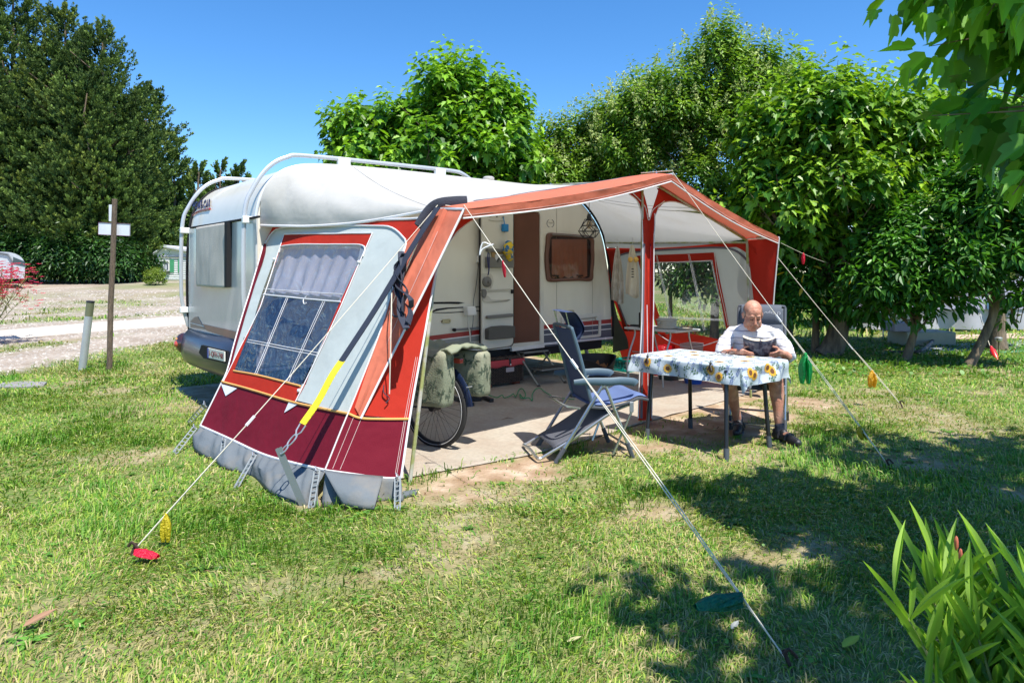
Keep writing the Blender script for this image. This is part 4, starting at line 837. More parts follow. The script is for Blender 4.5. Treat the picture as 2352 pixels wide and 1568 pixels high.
# ---- left side wall plane
Bc = G(749, 1157); Bc = W(-4.01, 2.74, 0); Rc = W(-4.25, .71, 0); Tc = W(-3.018, 2.45, 1.914)
LN = (Rc-Bc).cross(Tc-Bc).normalized(); LN = LN if LN.dot(A_) < 0 else -LN      # points outward, away from the awning
def LP(x, y, off=0.0):
    p = onP(x, y, Bc, LN); return wr(p, LN, .010, 1.6, (1, 1, .6))+LN*off
def lp1(x, y, off=0.0): return LP(*Z1(x, y), off)
def lp2(x, y, off=0.0): return LP(*Z2(x, y), off)
def pxline(pts, n): return [(p.x, p.y) for p in resample(smoothpoly([V((*q, 0)) for q in pts], 60), n)]
def pxstraight(pts, n): return [(p.x, p.y) for p in resample([V((*q, 0)) for q in pts], n)]
def ruledpx(name, A, Bq, m, off, parent=aw, n=30, nv=12, F_=LP, sm=True):
    a = A if len(A) == n else pxline(A, n); b = Bq if len(Bq) == n else pxline(Bq, n); mb = MB(); vs = []
    for j in range(nv+1):
        for i in range(n): t = j/nv; vs.append(F_(a[i][0]*(1-t)+b[i][0]*t, a[i][1]*(1-t)+b[i][1]*t, off))
    mb.add(vs, [(j*n+i, j*n+i+1, (j+1)*n+i+1, (j+1)*n+i) for j in range(nv) for i in range(n-1)]); return mb.build(name, m, parent, smooth=True)
def pipe(name, pts, r, m, off=.004, F_=LP, parent=aw, n=40, straight=False):
    q = pxstraight(pts, n) if straight else pxline(pts, n); return MB().tube([F_(x, y, off) for x, y in q], r, 6).build(name, m, parent, smooth=True)
top = [(605, 513), (759, 509), (872, 503), (959, 499), (992, 483)]
topU = [(605, 516), (759, 512), (872, 506), (955, 503), (985, 500)]
leftE = [(605, 514), (605, 560), (596, 597), (577, 664), (549, 754), (525, 846), (502, 886), (462, 978)]
corner = [(992, 483), (957, 567), (900, 702), (859, 806), (801, 951), (770, 1028), (748, 1079)]
orange = [(512, 877), (560, 890), (605, 903), (679, 925), (740, 938), (800, 950)]
hem = [(462, 978), (525, 1006), (605, 1043), (675, 1063), (748, 1080)]
# upper wall pieces: coral surround, pale panel, burgundy skirt band
L_up = [(605, 514), (605, 560), (596, 597), (577, 664), (549, 754), (525, 846), (512, 877)]
C_up = [(992, 483), (957, 567), (900, 702), (859, 806), (801, 951)]
pa_l = [(623, 540), (609, 575), (604, 604), (583, 664), (556, 754), (530, 846), (519, 877)]
pale_r = [(925, 552), (915, 640), (893, 705), (857, 806), (799, 950)]
pale = ruledpx('side_wall', pa_l, [(936, 556), (925, 630), (896, 700), (858, 806), (800, 950)], CB, 0, n=30, nv=30)
# rounded top of pale panel up to the coral band
ruledpx('wall_top_panel', pxline([(612, 560), (623, 540), (639, 527), (675, 522), (760, 520), (865, 519), (902, 524), (922, 540), (934, 560)], 40), pxstraight([(606, 600), (720, 580), (860, 585), (928, 600)], 40), CB, -.002, n=40, nv=6)
ruledpx('side_trim', L_up, [(612, 556), (610, 580), (603, 604), (583, 664), (556, 754), (530, 846), (518, 878)], CM, .001, n=30, nv=3)
ruledpx('eave_band', pxline(topU, 40), pxline([(612, 556), (623, 539), (639, 526), (675, 521), (760, 519), (865, 518), (902, 523), (924, 540), (938, 556)], 40), CR, .003, n=40, nv=4)
ruledpx('corner_strip', [(985, 498), (950, 580), (898, 706), (859, 806), (801, 951)], [(924, 538), (930, 575), (893, 704), (858, 806), (800, 950)], CC, .002, n=30, nv=3)
ruledpx('lower_band', orange, hem, CM, 0, n=30, nv=10)
pipe('piping', topU, .010, PIP, .006); pipe('piping', L_up+[(462, 978)], .006, PIP, .006); pipe('piping', [(610, 560), (623, 539), (639, 527), (675, 522), (760, 520), (865, 519), (902, 524), (926, 544), (934, 560), (922, 600)], .007, PIP, .006)
pipe('piping', [(930, 570), (893, 704), (858, 806), (800, 950), (748, 1079)], .006, PIP, .006); pipe('piping', orange, .009, ORA, .007); pipe('piping', hem, .010, PIP, .006)
# window: red surround made of four strips, pane, curtain, bars
To, Tr, Br, Bl = (654, 539), (856, 536), (681, 922), (516, 876)
Ti = [(645, 572), (651, 566), (700, 562), (800, 562), (832, 564), (840, 572)]; Bi_l, Bi_r = (539, 852), (692, 887)
ruledpx('window_surround', pxstraight([To, Tr], 24), pxline(Ti, 24), CR, .006, n=24, nv=5)
ruledpx('window_surround', pxstraight([To, (600, 706), Bl], 24), pxstraight([(645, 572), (607, 680), Bi_l], 24), CR, .0055, n=24, nv=2)
ruledpx('window_surround', pxstraight([Tr, (786, 706), Br], 24), pxstraight([(840, 572), (784, 694), (700, 887)], 24), CR, .0055, n=24, nv=2)
ruledpx('window_surround', pxstraight([Bi_l, Bi_r], 24), pxstraight([Bl, Br], 24), CR, .0065, n=24, nv=3)
wp = ruledpx('window', pxline(Ti, 24), pxstraight([(607, 678), (785, 695)], 24), pvc('clear_pvc', (.72, .72, .76), .03, .10, .5, 9), .004, n=24, nv=12); ruledpx('lower_pane', pxstraight([(607, 678), (785, 695)], 24), pxstraight([Bi_l, Bi_r], 24), pvc('pvc_interior_shade', (.30, .30, .38), .015, .10, .5, 9), .004, n=24, nv=14, parent=wp)  # lower pane tinted dark to stand for the dim interior below the curtain
# knock the pale panel out behind the window so that one can look through
def cut_window(o, poly_px, F_inv):
    me = o.data; bm = bmesh.new(); bm.from_mesh(me); off = wloc(o); kill = []
    for f in bm.faces:
        c = f.calc_center_median()+off; x = CX+F*c.x/c.y; y = CY+F*(H-c.z)/c.y
        ins = False; j = len(poly_px)-1
        for i in range(len(poly_px)):
            (xi, yi), (xj, yj) = poly_px[i], poly_px[j]
            if (yi > y) != (yj > y) and x < (xj-xi)*(y-yi)/(yj-yi)+xi: ins = not ins
            j = i
        if ins: kill.append(f)
    bmesh.ops.delete(bm, geom=kill, context='FACES'); bm.to_mesh(me); bm.free()
hole = [(648, 556), (840, 553), (690, 900), (532, 862)]
for o in [q for q in aw.children if q.name.startswith(('side_wall', 'wall_top_panel'))]: cut_window(o, hole, None)
pipe('piping', [(643, 580), (645, 572), (651, 566), (700, 562), (800, 562), (832, 564), (840, 572), (836, 590)], .006, PIP, .009); pipe('piping', [To, Tr], .006, PIP, .009, straight=True); pipe('piping', [To, (600, 706), Bl], .004, PIP, .008, straight=True); pipe('piping', [Tr, (786, 706), Br], .004, PIP, .008, straight=True)
pipe('piping', [Bi_l, (610, 866), Bi_r], .008, ORA, .010)
cu = MB()
def curtf(u, v):
    x0 = 643+u*(838-643); x1 = 609+u*(789-609); y0 = 566-2*u; y1 = 664+u*13; p = onP(x0*(1-v)+x1*v, y0*(1-v)+y1*v, Bc, LN); return p-LN*(.05+.018*math.sin(u*44+2*nz((u*4, v*2, 3)))*(.4+.6*v))
cu.grid(curtf, 110, 10).build('curtain', mat('curtain_lilac', (.85, .83, .86), .85, trans=.5), wp, smooth=True)
for a, b, r in [((607, 677), (786, 695), .006), ((572, 781), (732, 811), .003), ((570, 786), (730, 817), .003), ((660, 682), (589, 861), .002), ((664, 682), (593, 862), .002), ((745, 690), (660, 878), .002), ((749, 691), (664, 879), .002), ((609, 664), (789, 677), .003)]:
    pipe('window_bar', [a, b], r, PIP, .009, parent=wp, straight=True)
pipe('tie_cord', [(706, 681), (699, 690), (701, 699), (706, 697)], .004, PIP, .016, parent=wp)
for x, y in ((632, 597), (828, 604), (690, 898)): MB().ell(LP(x, y, .015), (.014, .014, .014), seg=8, ring=6).build('toggle', PIP, aw, smooth=True)
for pts in ([(510, 882), (548, 893), (521, 910)], [(665, 923), (690, 926), (654, 948)]):
    MB().prism([LP(x, y, .004) for x, y in pts], LN*.004).build('corner_patch', mat('patch_lilac', (.6, .6, .68), .7), aw)
# ---- front-left border panel, wing, mud flap
Ef = W(-3.61, 2.95, 0); FN = (Bc-Ef).cross(Tc-Ef).normalized(); FN = FN if FN.dot(N_) > 0 else -FN
def FP(x, y, off=0.0): return wr(onP(x, y, Ef, FN), FN, .008, 1.6, (1, 1, .5))+FN*off
fe = [(1003, 500), (1006, 560), (1003, 612), (985, 706), (965, 820), (945, 950), (938, 962)]
ruledpx('front_border', [(992, 483), (957, 567), (900, 702), (859, 806), (801, 951)], [(1063, 492), (1030, 552), (1003, 620), (973, 780), (938, 962)], CR, 0, F_=FP, n=30, nv=8)
ruledpx('lower_band', [(800, 951), (829, 960), (880, 962), (939, 962)], [(748, 1080), (800, 1088), (879, 1096), (921, 1097)], CM, 0, F_=FP, n=20, nv=6)
pipe('piping', [(801, 950), (829, 960), (880, 962), (939, 962)], .008, ORA, .006, F_=FP); pipe('piping', [(1060, 497), (1030, 553), (1003, 620), (973, 780), (945, 935), (921, 1097)], .008, PIP, .004, F_=FP); pipe('piping', [(748, 1080), (879, 1097), (921, 1097)], .008, PIP, .005, F_=FP)
for dx in (6, 10): pipe('stitching', [(965-dx, 820), (939-dx, 962), (918-dx, 1086)], .0016, STITCH, .003, F_=FP)
for a, b in (((812, 958), (764, 1076)), ((829, 963), (781, 1078))): pipe('stitching', [a, b], .0016, STITCH, .003, F_=FP, straight=True)
# wing: triangle of coral cloth from the roof overhang down to the lower band
A1 = W(-3.01, 2.8, 1.89); A0 = Tc; foot = FP(829, 961, .01)
wi = resample(smoothpoly([V((*p, 0)) for p in [(992, 483), (957, 567), (900, 702), (859, 806), (815, 935)]], 40), 36); 
outer = resample([A1, A1.lerp(foot, .3)+V((-.01, .0, -.03)), A1.lerp(foot, .7)+V((-.01, 0, -.02)), foot], 36); inner = [FP(p.x, p.y, .012) for p in wi]
mb = MB(); mb.ruled(inner, outer, 8, fn=lambda p, u, v: p+FN*((.022*math.sin(v*7+u*5)+.012*math.sin(v*21-u*3))*math.sin(math.pi*v)*(1-u*.8)+.012*nz((u*3, v*5, 2))*math.sin(math.pi*v))); mb.build('storm_wing', CC, aw, smooth=True)
MB().tube(outer, .008, 6).build('piping', PIP, aw, smooth=True)
mid = [a.lerp(b, .5)+FN*.004 for a, b in zip(inner, outer)]; MB().tube(mid[4:], .0016, 4).build('stitching', STITCH, aw)
# mud flap along the foot
hl = [LP(x, y, .0) for x, y in pxline(hem, 121)]; gl = [G(x, y, .004) for x, y in pxline([(444, 1027), (470, 1048), (505, 1069), (579, 1097), (625, 1130), (660, 1148), (699, 1162), (740, 1164)], 121)]
def flapf(p, u, v): k = math.sin(v*3.1); return p+LN*(.035*math.sin(u*22+2*math.sin(u*5))*v*(1-.3*v)+.03*k+.010*math.sin(u*95+3*nz((u*9, v*2, 0)))*(1-v)**1.5*min(1, v*8)+.02*nz((u*16, v*3, 2))*k)
MB().ruled(hl, gl, 8, fn=flapf).build('mud_flap', CF, aw, smooth=True, solid=.003)
hf = [FP(x, y, 0) for x, y in pxline([(748, 1081), (800, 1089), (879, 1098), (921, 1098)], 24)]; gf = [G(x, y, .004) for x, y in pxline([(738, 1164), (800, 1160), (860, 1153), (926, 1150)], 24)]
MB().ruled(hf, gf, 6, fn=lambda p, u, v: p+FN*(.02*math.sin(u*14)*v+.01)).build('mud_flap', CF, aw, smooth=True, solid=.003)
fo = [FP(x, y, .012) for x, y in pxline([(744, 1079), (800, 1087), (880, 1094)], 16)]; fg = [G(x, y, .01)-FN*-.02 for x, y in pxline([(790, 1163), (830, 1168), (859, 1169)], 16)]
MB().ruled(fo, fg, 8, fn=lambda p, u, v: p+FN*(.05*math.sin(math.pi*v*.9)+.02)).build('mud_flap_tail', CF, aw, smooth=True, solid=.003)
tl = [G(x, y, .01) for x, y in [(926, 1131), (962, 1126), (955, 1136), (930, 1142), (926, 1148)]]; MB().prism(tl, (0, 0, .012)).build('mud_flap_tail', CF, aw)
# ---- roof
A0i = Tc; Pki = W(-.60, 2.45, 2.38); B0i = W(1.22, 2.45, 1.82); A1 = W(-3.01, 2.8, 1.89); Pk1 = W(-.62, 2.8, 2.353); B1 = W(1.296, 2.8, 1.827)
cprof = [(-3.45, 1.90), (-3.46, 2.1), (-3.40, 2.28), (-3.28, 2.42), (-3.1, 2.52), (-2.8, 2.57), (-2, 2.59), (-1, 2.59), (0, 2.585), (.55, 2.565), (.8, 2.53), (1.03, 2.44), (1.28, 2.24), (1.46, 1.99), (1.51, 1.80)]
cp = smoothpoly([V((a, b, 0)) for a, b in cprof], 140); nC = 71; cp = resample(cp, nC)
kA = 18; kP = 47; kB = 62
def front_at(i):
    if i <= kA: return A0i
    if i <= kP: return A0i.lerp(Pki, (i-kA)/(kP-kA))
    if i <= kB: return Pki.lerp(B0i, (i-kP)/(kB-kP))
    return B0i
Cc = [W(p.x, .02, p.y) for p in cp]; Ff = [front_at(i) for i in range(nC)]
def rooff(p, u, v):
    k = math.sin(math.pi*v); ii = u*(nC-1); fold = math.exp(-((ii-9)/7)**2)
    return p+V((0, 0, -.055*k))+A_*(.045*fold*k)+(A_*-.5+UP*.5)*(.016*math.sin(ii*1.1+v*9)*math.exp(-((ii-8)/5)**2)*math.sin(math.pi*v)**.7*(1-v))+V((0, 0, 1))*.010*nz((u*9, v*3, 5))*k+A_*(.014*math.sin(v*26+ii)*math.exp(-((ii-6)/6)**2)*(1-v)**1.5)
MB().ruled(Cc, Ff, 24, fn=rooff).build('roof', CW, aw, smooth=True, angle=None)
def roofpt(i, v): p = Cc[i].lerp(Ff[i], v); return rooff(p, i/(nC-1), v)
MB().tube([roofpt(17, v/24)+V((0, 0, .003)) for v in range(25)], .0018, 4).build('roof_seam', mat('seam_grey', (.35, .34, .33), .8), aw)
MB().tube([roofpt(54, v/24)-V((0, 0, .004)) for v in range(25)], .003, 4).build('roof_seam', mat('seam_grey', (.35, .34, .33), .8), aw)
MB().tube([roofpt(0, v/24) for v in range(25)], .012, 6).build('piping', PIP, aw, smooth=True)
# grey scalloped dirt edge is left to the cloth; dark storm strip over the front pole
def strip(a, b, w0, w1, m, lift=.012, n=16):
    mb = MB(); P = [a.lerp(b, i/n) for i in range(n+1)]; mb.ruled([p-N_*w0+UP*(lift+.02*w0) for p in P], [p+N_*w1+UP*(lift*.7) for p in P], 2, fn=lambda q, u, v: q+UP*.006*nz((u*8, v*3, 9))); return mb
BLK = mat('strap_navy', (.022, .027, .045), .7, bump=.3, bscale=120)
strip(A0i.lerp(Pki, .02), A0i.lerp(Pki, .98), .14, -.01, mat('dark_mesh', (.035, .04, .06), .8, var=.2)).build('storm_cover', mat('dark_mesh', (.035, .04, .06), .8, var=.2), aw, smooth=True)
pad = smoothpoly([Tc+A_*-.16+UP*-.14+N_*.02, Tc+A_*-.07+UP*-.02+N_*.02, Tc+UP*.035+N_*.05, Tc+A_*.12+UP*.055+N_*.10, Tc+A_*.2+UP*.06+N_*.12], 18)
MB().tube(pad, .045, 8, flat=.3, up=N_).build('pole_pad', BLK, aw, smooth=True)
# ---- overhang (pelmet): coral top from the inner pole line to the outer line, hem turned down
def pelmet(a, b, c, d, n, mt, drop, nm):
    I = [a.lerp(b, i/n)-N_*.06+UP*.01 for i in range(n+1)]; O = [c.lerp(d, i/n)+UP*(-.03*math.sin(math.pi*i/n)) for i in range(n+1)]
    Hh = [p-UP*(drop*(.75+.25*math.sin(math.pi*i/n)))-N_*.015 for i, p in enumerate(O)]; mb = MB()
    mb.ruled(I, O, 4, fn=lambda p, u, v: p+UP*(.012*nz((u*6, v*4, 3))+.015*math.sin(v*math.pi))); mb.build(nm, mt, aw, smooth=True)
    MB().ruled(O, Hh, 3, fn=lambda p, u, v: p+N_*(.010*nz((u*9, v*2, 1)))).build(nm+'_valance', mt, aw, smooth=True)
    MB().tube(Hh, .007, 6).build('piping', PIP, aw, smooth=True)
    MB().tube([p+UP*.022+N_*.008 for p in Hh], .0016, 4).build('stitching', STITCH, aw); MB().tube([p.lerp(q, .06)+UP*.004 for p, q in zip(I, O)], .0025, 4).build('stitching', STITCH, aw); return I, O, Hh
pelmet(A0i, Pki, A1, Pk1, 30, CC, .085, 'overhang'); pelmet(Pki, B0i, Pk1, B1, 24, CC, .085, 'overhang')
# red underside band behind the overhang (inner arch cloth of the open front wall)
def IP(x, y, off=0.0): return onN(x, y, 2.43+off)
ruledpx('arch_band', pxline([(1003, 500), (1063, 484), (1120, 472), (1180, 462)], 30), pxline([(1005, 620), (1030, 560), (1074, 513), (1182, 477)], 30), CR, 0, F_=IP, n=30, nv=3)
pipe('piping', [(1005, 612), (1030, 560), (1053, 532), (1074, 513), (1104, 499), (1172, 481)], .005, PIP, .004, F_=IP)
# middle post sleeve and its two arches
def post():
    L_ = [(1424, 436), (1440, 443), (1464, 462), (1473, 490), (1476, 555), (1475, 700), (1470, 830), (1466, 960)]; Rr = [(1508, 433), (1508, 470), (1504, 490), (1504, 520), (1502, 555), (1501, 700), (1499, 800), (1497, 960)]
    ruledpx('post_sleeve', [(1474, 505), (1476, 555), (1475, 700), (1470, 830), (1466, 965)], [(1505, 495), (1502, 555), (1501, 700), (1499, 800), (1497, 965)], CR, 0, F_=lambda x, y, o: onN(x, y, 2.45+.08*min(1, max(0, (y-500)/460))+o+.025*math.sin((x-1468)*.22)), n=30, nv=8)
    ruledpx('arch_cloth', pxline([(1433, 443), (1455, 452), (1468, 475), (1474, 508)], 20), pxline([(1475, 432), (1482, 455), (1488, 480), (1491, 505)], 20), CR, .01, F_=IP, n=20, nv=3)
    ruledpx('arch_cloth', pxline([(1515, 425), (1508, 450), (1498, 480), (1490, 505)], 20), pxline([(1560, 445), (1530, 462), (1510, 483), (1504, 505)], 20), CR, .01, F_=IP, n=20, nv=3)
    FPs = lambda x, y, o: onN(x, y, 2.47+.08*min(1, max(0, (y-500)/460))+o)
    for q in (L_[2:], Rr[2:]): pipe('piping', q, .006, PIP, .01, F_=FPs)
    pipe('piping', [(1424, 434), (1440, 443), (1464, 462), (1473, 490), (1476, 510)], .005, PIP, .015, F_=IP); pipe('piping', [(1450, 440), (1480, 472), (1490, 506), (1500, 482), (1526, 462)], .005, PIP, .02, F_=IP)
    for a, b, m, w in (((1479, 560), (1473, 960), mat('zip_grey', (.12, .11, .14), .6), .012), ((1486, 700), (1489, 960), PIP, .004), ((1494, 560), (1493, 960), CM, .006)): pipe('post_seam', [a, b], w, m, .012, F_=FPs, straight=True)
post()
ruledpx('arch_band', pxline([(1508, 432), (1560, 440), (1640, 482), (1730, 545)], 30), pxline([(1529, 464), (1566, 468), (1640, 505), (1716, 553)], 30), CR, 0, F_=IP, n=30, nv=4)
ruledpx('front_border', [(1716, 553), (1728, 565), (1734, 600), (1740, 690), (1746, 860)], [(1722, 545), (1740, 548), (1748, 600), (1754, 700), (1760, 860)], CR, 0, F_=IP, n=24, nv=3)
pipe('piping', [(1505, 495), (1515, 470), (1529, 464), (1548, 463), (1566, 468), (1613, 490), (1683, 527), (1716, 553), (1730, 565), (1736, 590), (1744, 684), (1752, 800)], .006, PIP, .006, F_=IP)
# right storm wing: red cloth from the overhang end down
Wb = onN(1764, 880, 2.62); wo_ = resample([B1, B1.lerp(Wb, .35)+N_*-.01, Wb], 24); wi_ = resample([B0i+UP*-.02, onN(1752, 880, 2.46)], 24)
MB().ruled(wi_, wo_, 6, fn=lambda p, u, v: p+A_*(.02*math.sin(u*6+v*4)*math.sin(math.pi*v))).build('storm_wing', CR, aw, smooth=True); MB().tube(wo_, .008, 6).build('piping', PIP, aw, smooth=True)
# ---- poles
def pole(a, b, r=.014, m=POLE, nm='pole'): return MB().tube([a, V(a).lerp(V(b), .5), b], r, 8).build(nm, m, aw, smooth=True)
pole(G(941, 1112), onN(1004, 590, 2.5)+A_*-.0); pole(onN(1004, 590, 2.5), A0i-UP*.02)
pole(G(1472, 972), Pki-UP*.03-A_*.03, .013); pole(W(1.30, 2.45, 0), B0i-UP*.02, .014)
pole(A0i-UP*.02, Pki-UP*.02, .012); pole(Pki-UP*.02, B0i-UP*.02, .012); pole(Pki, Pk1, .010, ALU, 'overhang_pole'); pole(A0i, A1, .010, ALU, 'overhang_pole'); pole(B0i, B1, .010, ALU, 'overhang_pole')
pole(W(.85, .05, 2.47), W(.35, 2.45, 2.10)-UP*.03, .012, nm='roof_pole'); pole(W(1.48, .05, 1.86), B0i-UP*.04, .012, nm='roof_pole'); pole(W(-.5, .05, 2.5), Pki-UP*.05, .012, nm='roof_pole')
# ---- right side wall seen from inside
Q0 = W(1.22, 2.45, 1.80); Q1 = W(1.51, .02, 1.80); Q2 = W(2.05, 2.5, 0); QN = (Q1-Q0).cross(Q2-Q0).normalized(); QN = QN if QN.dot(A_) < 0 else -QN   # points into the awning
def QP(x, y, off=0.0): return wr(onP(x, y, Q0, QN), QN, .010, 1.8, (1, 1, .5))+QN*off
def q5(x, y): return Z5(x, y)
ruledpx('side_wall', [q5(250, 762), q5(700, 752), q5(1500, 712), q5(1650, 705)], [q5(430, 1568), q5(700, 1568), q5(1400, 1568), q5(1800, 1568)], CB, -.004, F_=QP, n=60, nv=30)
ruledpx('side_wall_foot', [Z7(430, 380), Z7(1100, 660), Z7(1700, 665), (1740, 800)], [Z7(700, 1200), Z7(1100, 1150), Z7(1700, 1150), (1775, 885)], CR, .004, F_=QP, n=40, nv=10)
hole2 = [q5(600, 905), q5(1290, 882), q5(1430, 1530), q5(1560, 1640), q5(760, 1640), q5(640, 1300)]
for o in [q for q in aw.children if q.name.startswith('side_wall') and not q.name.startswith('side_wall_foot')][1:]: cut_window(o, hole2, None)
wp2 = ruledpx('window', pxstraight([q5(596, 900), q5(1296, 878)], 20), pxstraight([q5(800, 1660), q5(1480, 1660)], 20), pvc('clear_pvc_side', (.93, .95, .96), .03, .08, .2, 6), .0, F_=QP, n=20, nv=12)
for a, b, c_, d in [(q5(560, 835), q5(1310, 803), q5(600, 905), q5(1300, 878)), (q5(560, 835), q5(600, 870), q5(770, 1620), q5(850, 1640)), (q5(1285, 803), q5(1322, 803), q5(1440, 1568), q5(1470, 1568))]:
    if a == q5(560, 835) and c_ != q5(600, 905): ruledpx('window_surround', pxstraight([a, c_], 20), pxstraight([b, d], 20), CR, .004, F_=QP, n=20, nv=2)
    elif c_ == q5(600, 905): ruledpx('window_surround', pxstraight([a, b], 20), pxstraight([c_, d], 20), CR, .004, F_=QP, n=20, nv=2)
    else: ruledpx('window_surround', pxstraight([a, c_], 20), pxstraight([b, d], 20), CR, .004, F_=QP, n=20, nv=2)
pipe('piping', [q5(600, 905), q5(1200, 885), q5(1285, 880)], .005, PIP, .008, F_=QP); pipe('piping', [q5(1290, 885), q5(1330, 1080), q5(1420, 1520)], .004, PIP, .008, F_=QP); pipe('piping', [q5(1322, 803), q5(1360, 1080), q5(1455, 1520)], .004, PIP, .008, F_=QP)
for a, b in ((q5(750, 830), q5(890, 1480)), (q5(760, 830), q5(902, 1480)), (q5(1068, 815), q5(1215, 1568)), (q5(1080, 815), q5(1230, 1568)), (q5(770, 1432), q5(1405, 1462)), (q5(770, 1442), q5(1405, 1472))): pipe('window_bar', [a, b], .003, PIP, .010, F_=QP, parent=wp2, straight=True)
ruledpx('eave_band', [q5(248, 762), q5(700, 750), q5(1500, 708), q5(1660, 700)], [q5(350, 860), q5(480, 800), q5(1100, 765), q5(1660, 745)], CR, .006, F_=QP, n=40, nv=3)
ruledpx('side_trim', [q5(248, 762), q5(270, 900), q5(310, 1200), q5(440, 1568)], [q5(385, 840), q5(330, 960), q5(350, 1200), q5(480, 1568)], CR, .006, F_=QP, n=30, nv=3)
ruledpx('front_trim', [q5(1480, 720), q5(1650, 820), q5(1710, 1000), q5(1740, 1400)], [q5(1660, 700), q5(1730, 800), q5(1760, 1000), q5(1790, 1400)], CR, .006, F_=QP, n=30, nv=3)
pipe('zip', [q5(345, 1000), q5(352, 900), q5(400, 828), q5(520, 800), q5(900, 772), q5(1350, 752), q5(1500, 770), q5(1600, 830), q5(1680, 930), q5(1710, 1060), q5(1738, 1300)], .013, mat('zip_grey', (.12, .11, .14), .6), .010, F_=QP)
pipe('zip', [q5(330, 1180), q5(420, 1400), q5(480, 1568)], .011, mat('zip_grey', (.12, .11, .14), .6), .010, F_=QP)
ruledpx('draught_skirt', [Z7(480, 60), Z7(500, 300), Z7(520, 600), Z7(520, 940)], [Z7(520, 60), Z7(600, 420), Z7(730, 700), Z7(760, 880)], mat('skirt_dark_grey', (.10, .10, .105), .8), .03, F_=QP, n=24, nv=6)
# ================================================================ THINGS UNDER AND AROUND THE AWNING
STEEL = mat('steel', (.58, .59, .60), .38, metal=.75, var=.08); DARKM = mat('dark_metal', (.03, .03, .033), .45, metal=.3)
def solidtop(o, label, cat, group=None): return tag(o, label, cat, group)
# mat
mp = []
fr = [W(-3.62, 2.56), W(-3.2, 2.60), W(-2.16, 2.69), W(-1.3, 2.60), W(-.52, 2.50), W(.5, 2.42), W(1.44, 2.32), W(2.0, 2.26)]
frs = resample(smoothpoly(fr, 60), 80); bk = [W(-3.7+(i/79)*5.75, -.35) for i in range(80)]
def matf(p, u, v): return p+UP*(.010+.006*nz((p.x*3, p.y*3, 0))+.014*max(0, nz((u*14, 2, 1)))*(v < .1)+.003*nz((p.x*11, p.y*11, 4)))
m_ = mat('woven_mat', (.39, .345, .28), .9, bump=.35, bscale=150, var=.10, vscale=30, two=(.33, .26, .20), tscale=2.2, tlo=.40, thi=.72)
o = MB().ruled(frs, bk, 60, fn=matf).build('ground_mat', m_, None, base=W(-1, 1.3, 0), smooth=True, solid=.006); tag(o, 'beige woven ground mat with drifted sand inside the awning', 'mat')
# dry leaf scraps on the mat
for (x, y, l, lb) in [(965, 1120, .06, 'curled brown leaf scrap lying alone in the middle of the mat'), (1500, 945, .09, 'dry brown twig scrap on the mat left of the camping chair')]:
    c = G(*Z4(x, y)); MB().tube([c+V((-l, -.01, .02)), c+V((0, 0, .035)), c+V((l, .03, .02))], [.003, .012, .002], 5, flat=.3).build('leaf_scrap', mat('dry_leaf', (.16, .09, .05), .8), None, base=c); bpy.data.objects[-1] if 0 else None
    tag([q for q in COL.objects if q.name.startswith('leaf_scrap')][-1], lb, 'leaf', 'scraps on the mat')
# ---- bicycle
hb = V((-.82, .57, 0)).normalized(); pb = V((-hb.y, hb.x, 0)) ; pb = V((.57, .82, 0)).normalized()
hub = V((-.635, 5.62, .335)); bike = thing('bicycle', 'dark city bicycle with panniers parked behind the left awning post', 'bicycle', (hub.x, hub.y, 0)); bR = .335
def wheel(c, nm='wheel'):
    ring = [c+hb*math.cos(a)*(bR-.02)+UP*math.sin(a)*(bR-.02) for a in [k*math.pi/30 for k in range(60)]]
    w = MB().tube(ring, .021, 8, closed=True).build(nm, mat('tyre_rubber', (.02, .02, .02), .85), bike, smooth=True)
    MB().tube([c+hb*math.cos(a)*(bR-.045)+UP*math.sin(a)*(bR-.045) for a in [k*math.pi/30 for k in range(60)]], .011, 6, closed=True).build('rim', DARKM, w, smooth=True)
    MB().tube([c-pb*.024+hb*math.cos(a)*(bR-.033)+UP*math.sin(a)*(bR-.033) for a in [k*math.pi/30 for k in range(60)]], .0025, 4, closed=True).build('reflex_strip', mat('reflex', (.5, .5, .5), .4), w)
    MB().tube([c-pb*.05, c+pb*.05], .03, 12).build('hub', DARKM, w, smooth=True); mb = MB()
    for k in range(32):
        a = k*math.pi/16; a2 = a+(.5 if k % 2 else -.5); s = (.03 if k % 4 < 2 else -.03); mb.tube([c+pb*s+(hb*math.cos(a2)+UP*math.sin(a2))*.03, c+(hb*math.cos(a)+UP*math.sin(a))*(bR-.05)], .0014, 4)
    mb.build('spokes', DARKM, w); return w
fhub = hub+hb*1.05; wheel(hub); wheel(fhub)
bb = hub+hb*.45+UP*-.04; st = hub+hb*.30+UP*.52; hd = hub+hb*.80+UP*.48
mb = MB(); mb.tube([hub, bb, st], .016, 8); mb.tube([hub, st], .010, 6); mb.tube(smoothpoly([st-UP*.25, hub+hb*.55+UP*.15, hd-UP*.1], 10), .022, 8); mb.tube([hd+UP*.12, hd, fhub+hb*-.06+UP*.2, fhub], .015, 8); mb.build('frame', mat('bike_navy', (.02, .03, .06), .3, coat=.6), bike, smooth=True)
mb = MB(); mb.tube([hd+UP*.12, hd+UP*.27-hb*.06], .012, 8); mb.tube(smoothpoly([hd+UP*.27-hb*.28+pb*.27, hd+UP*.30-hb*.12+pb*.2, hd+UP*.28-hb*.04, hd+UP*.30-hb*.12-pb*.2, hd+UP*.27-hb*.28-pb*.27], 20), .011, 8); mb.build('handlebar', DARKM, bike, smooth=True)
MB().ell(st+UP*.12, (.12, .09, .035), Matrix((hb, pb, UP)).transposed()).build('saddle', DARKM, bike, smooth=True)
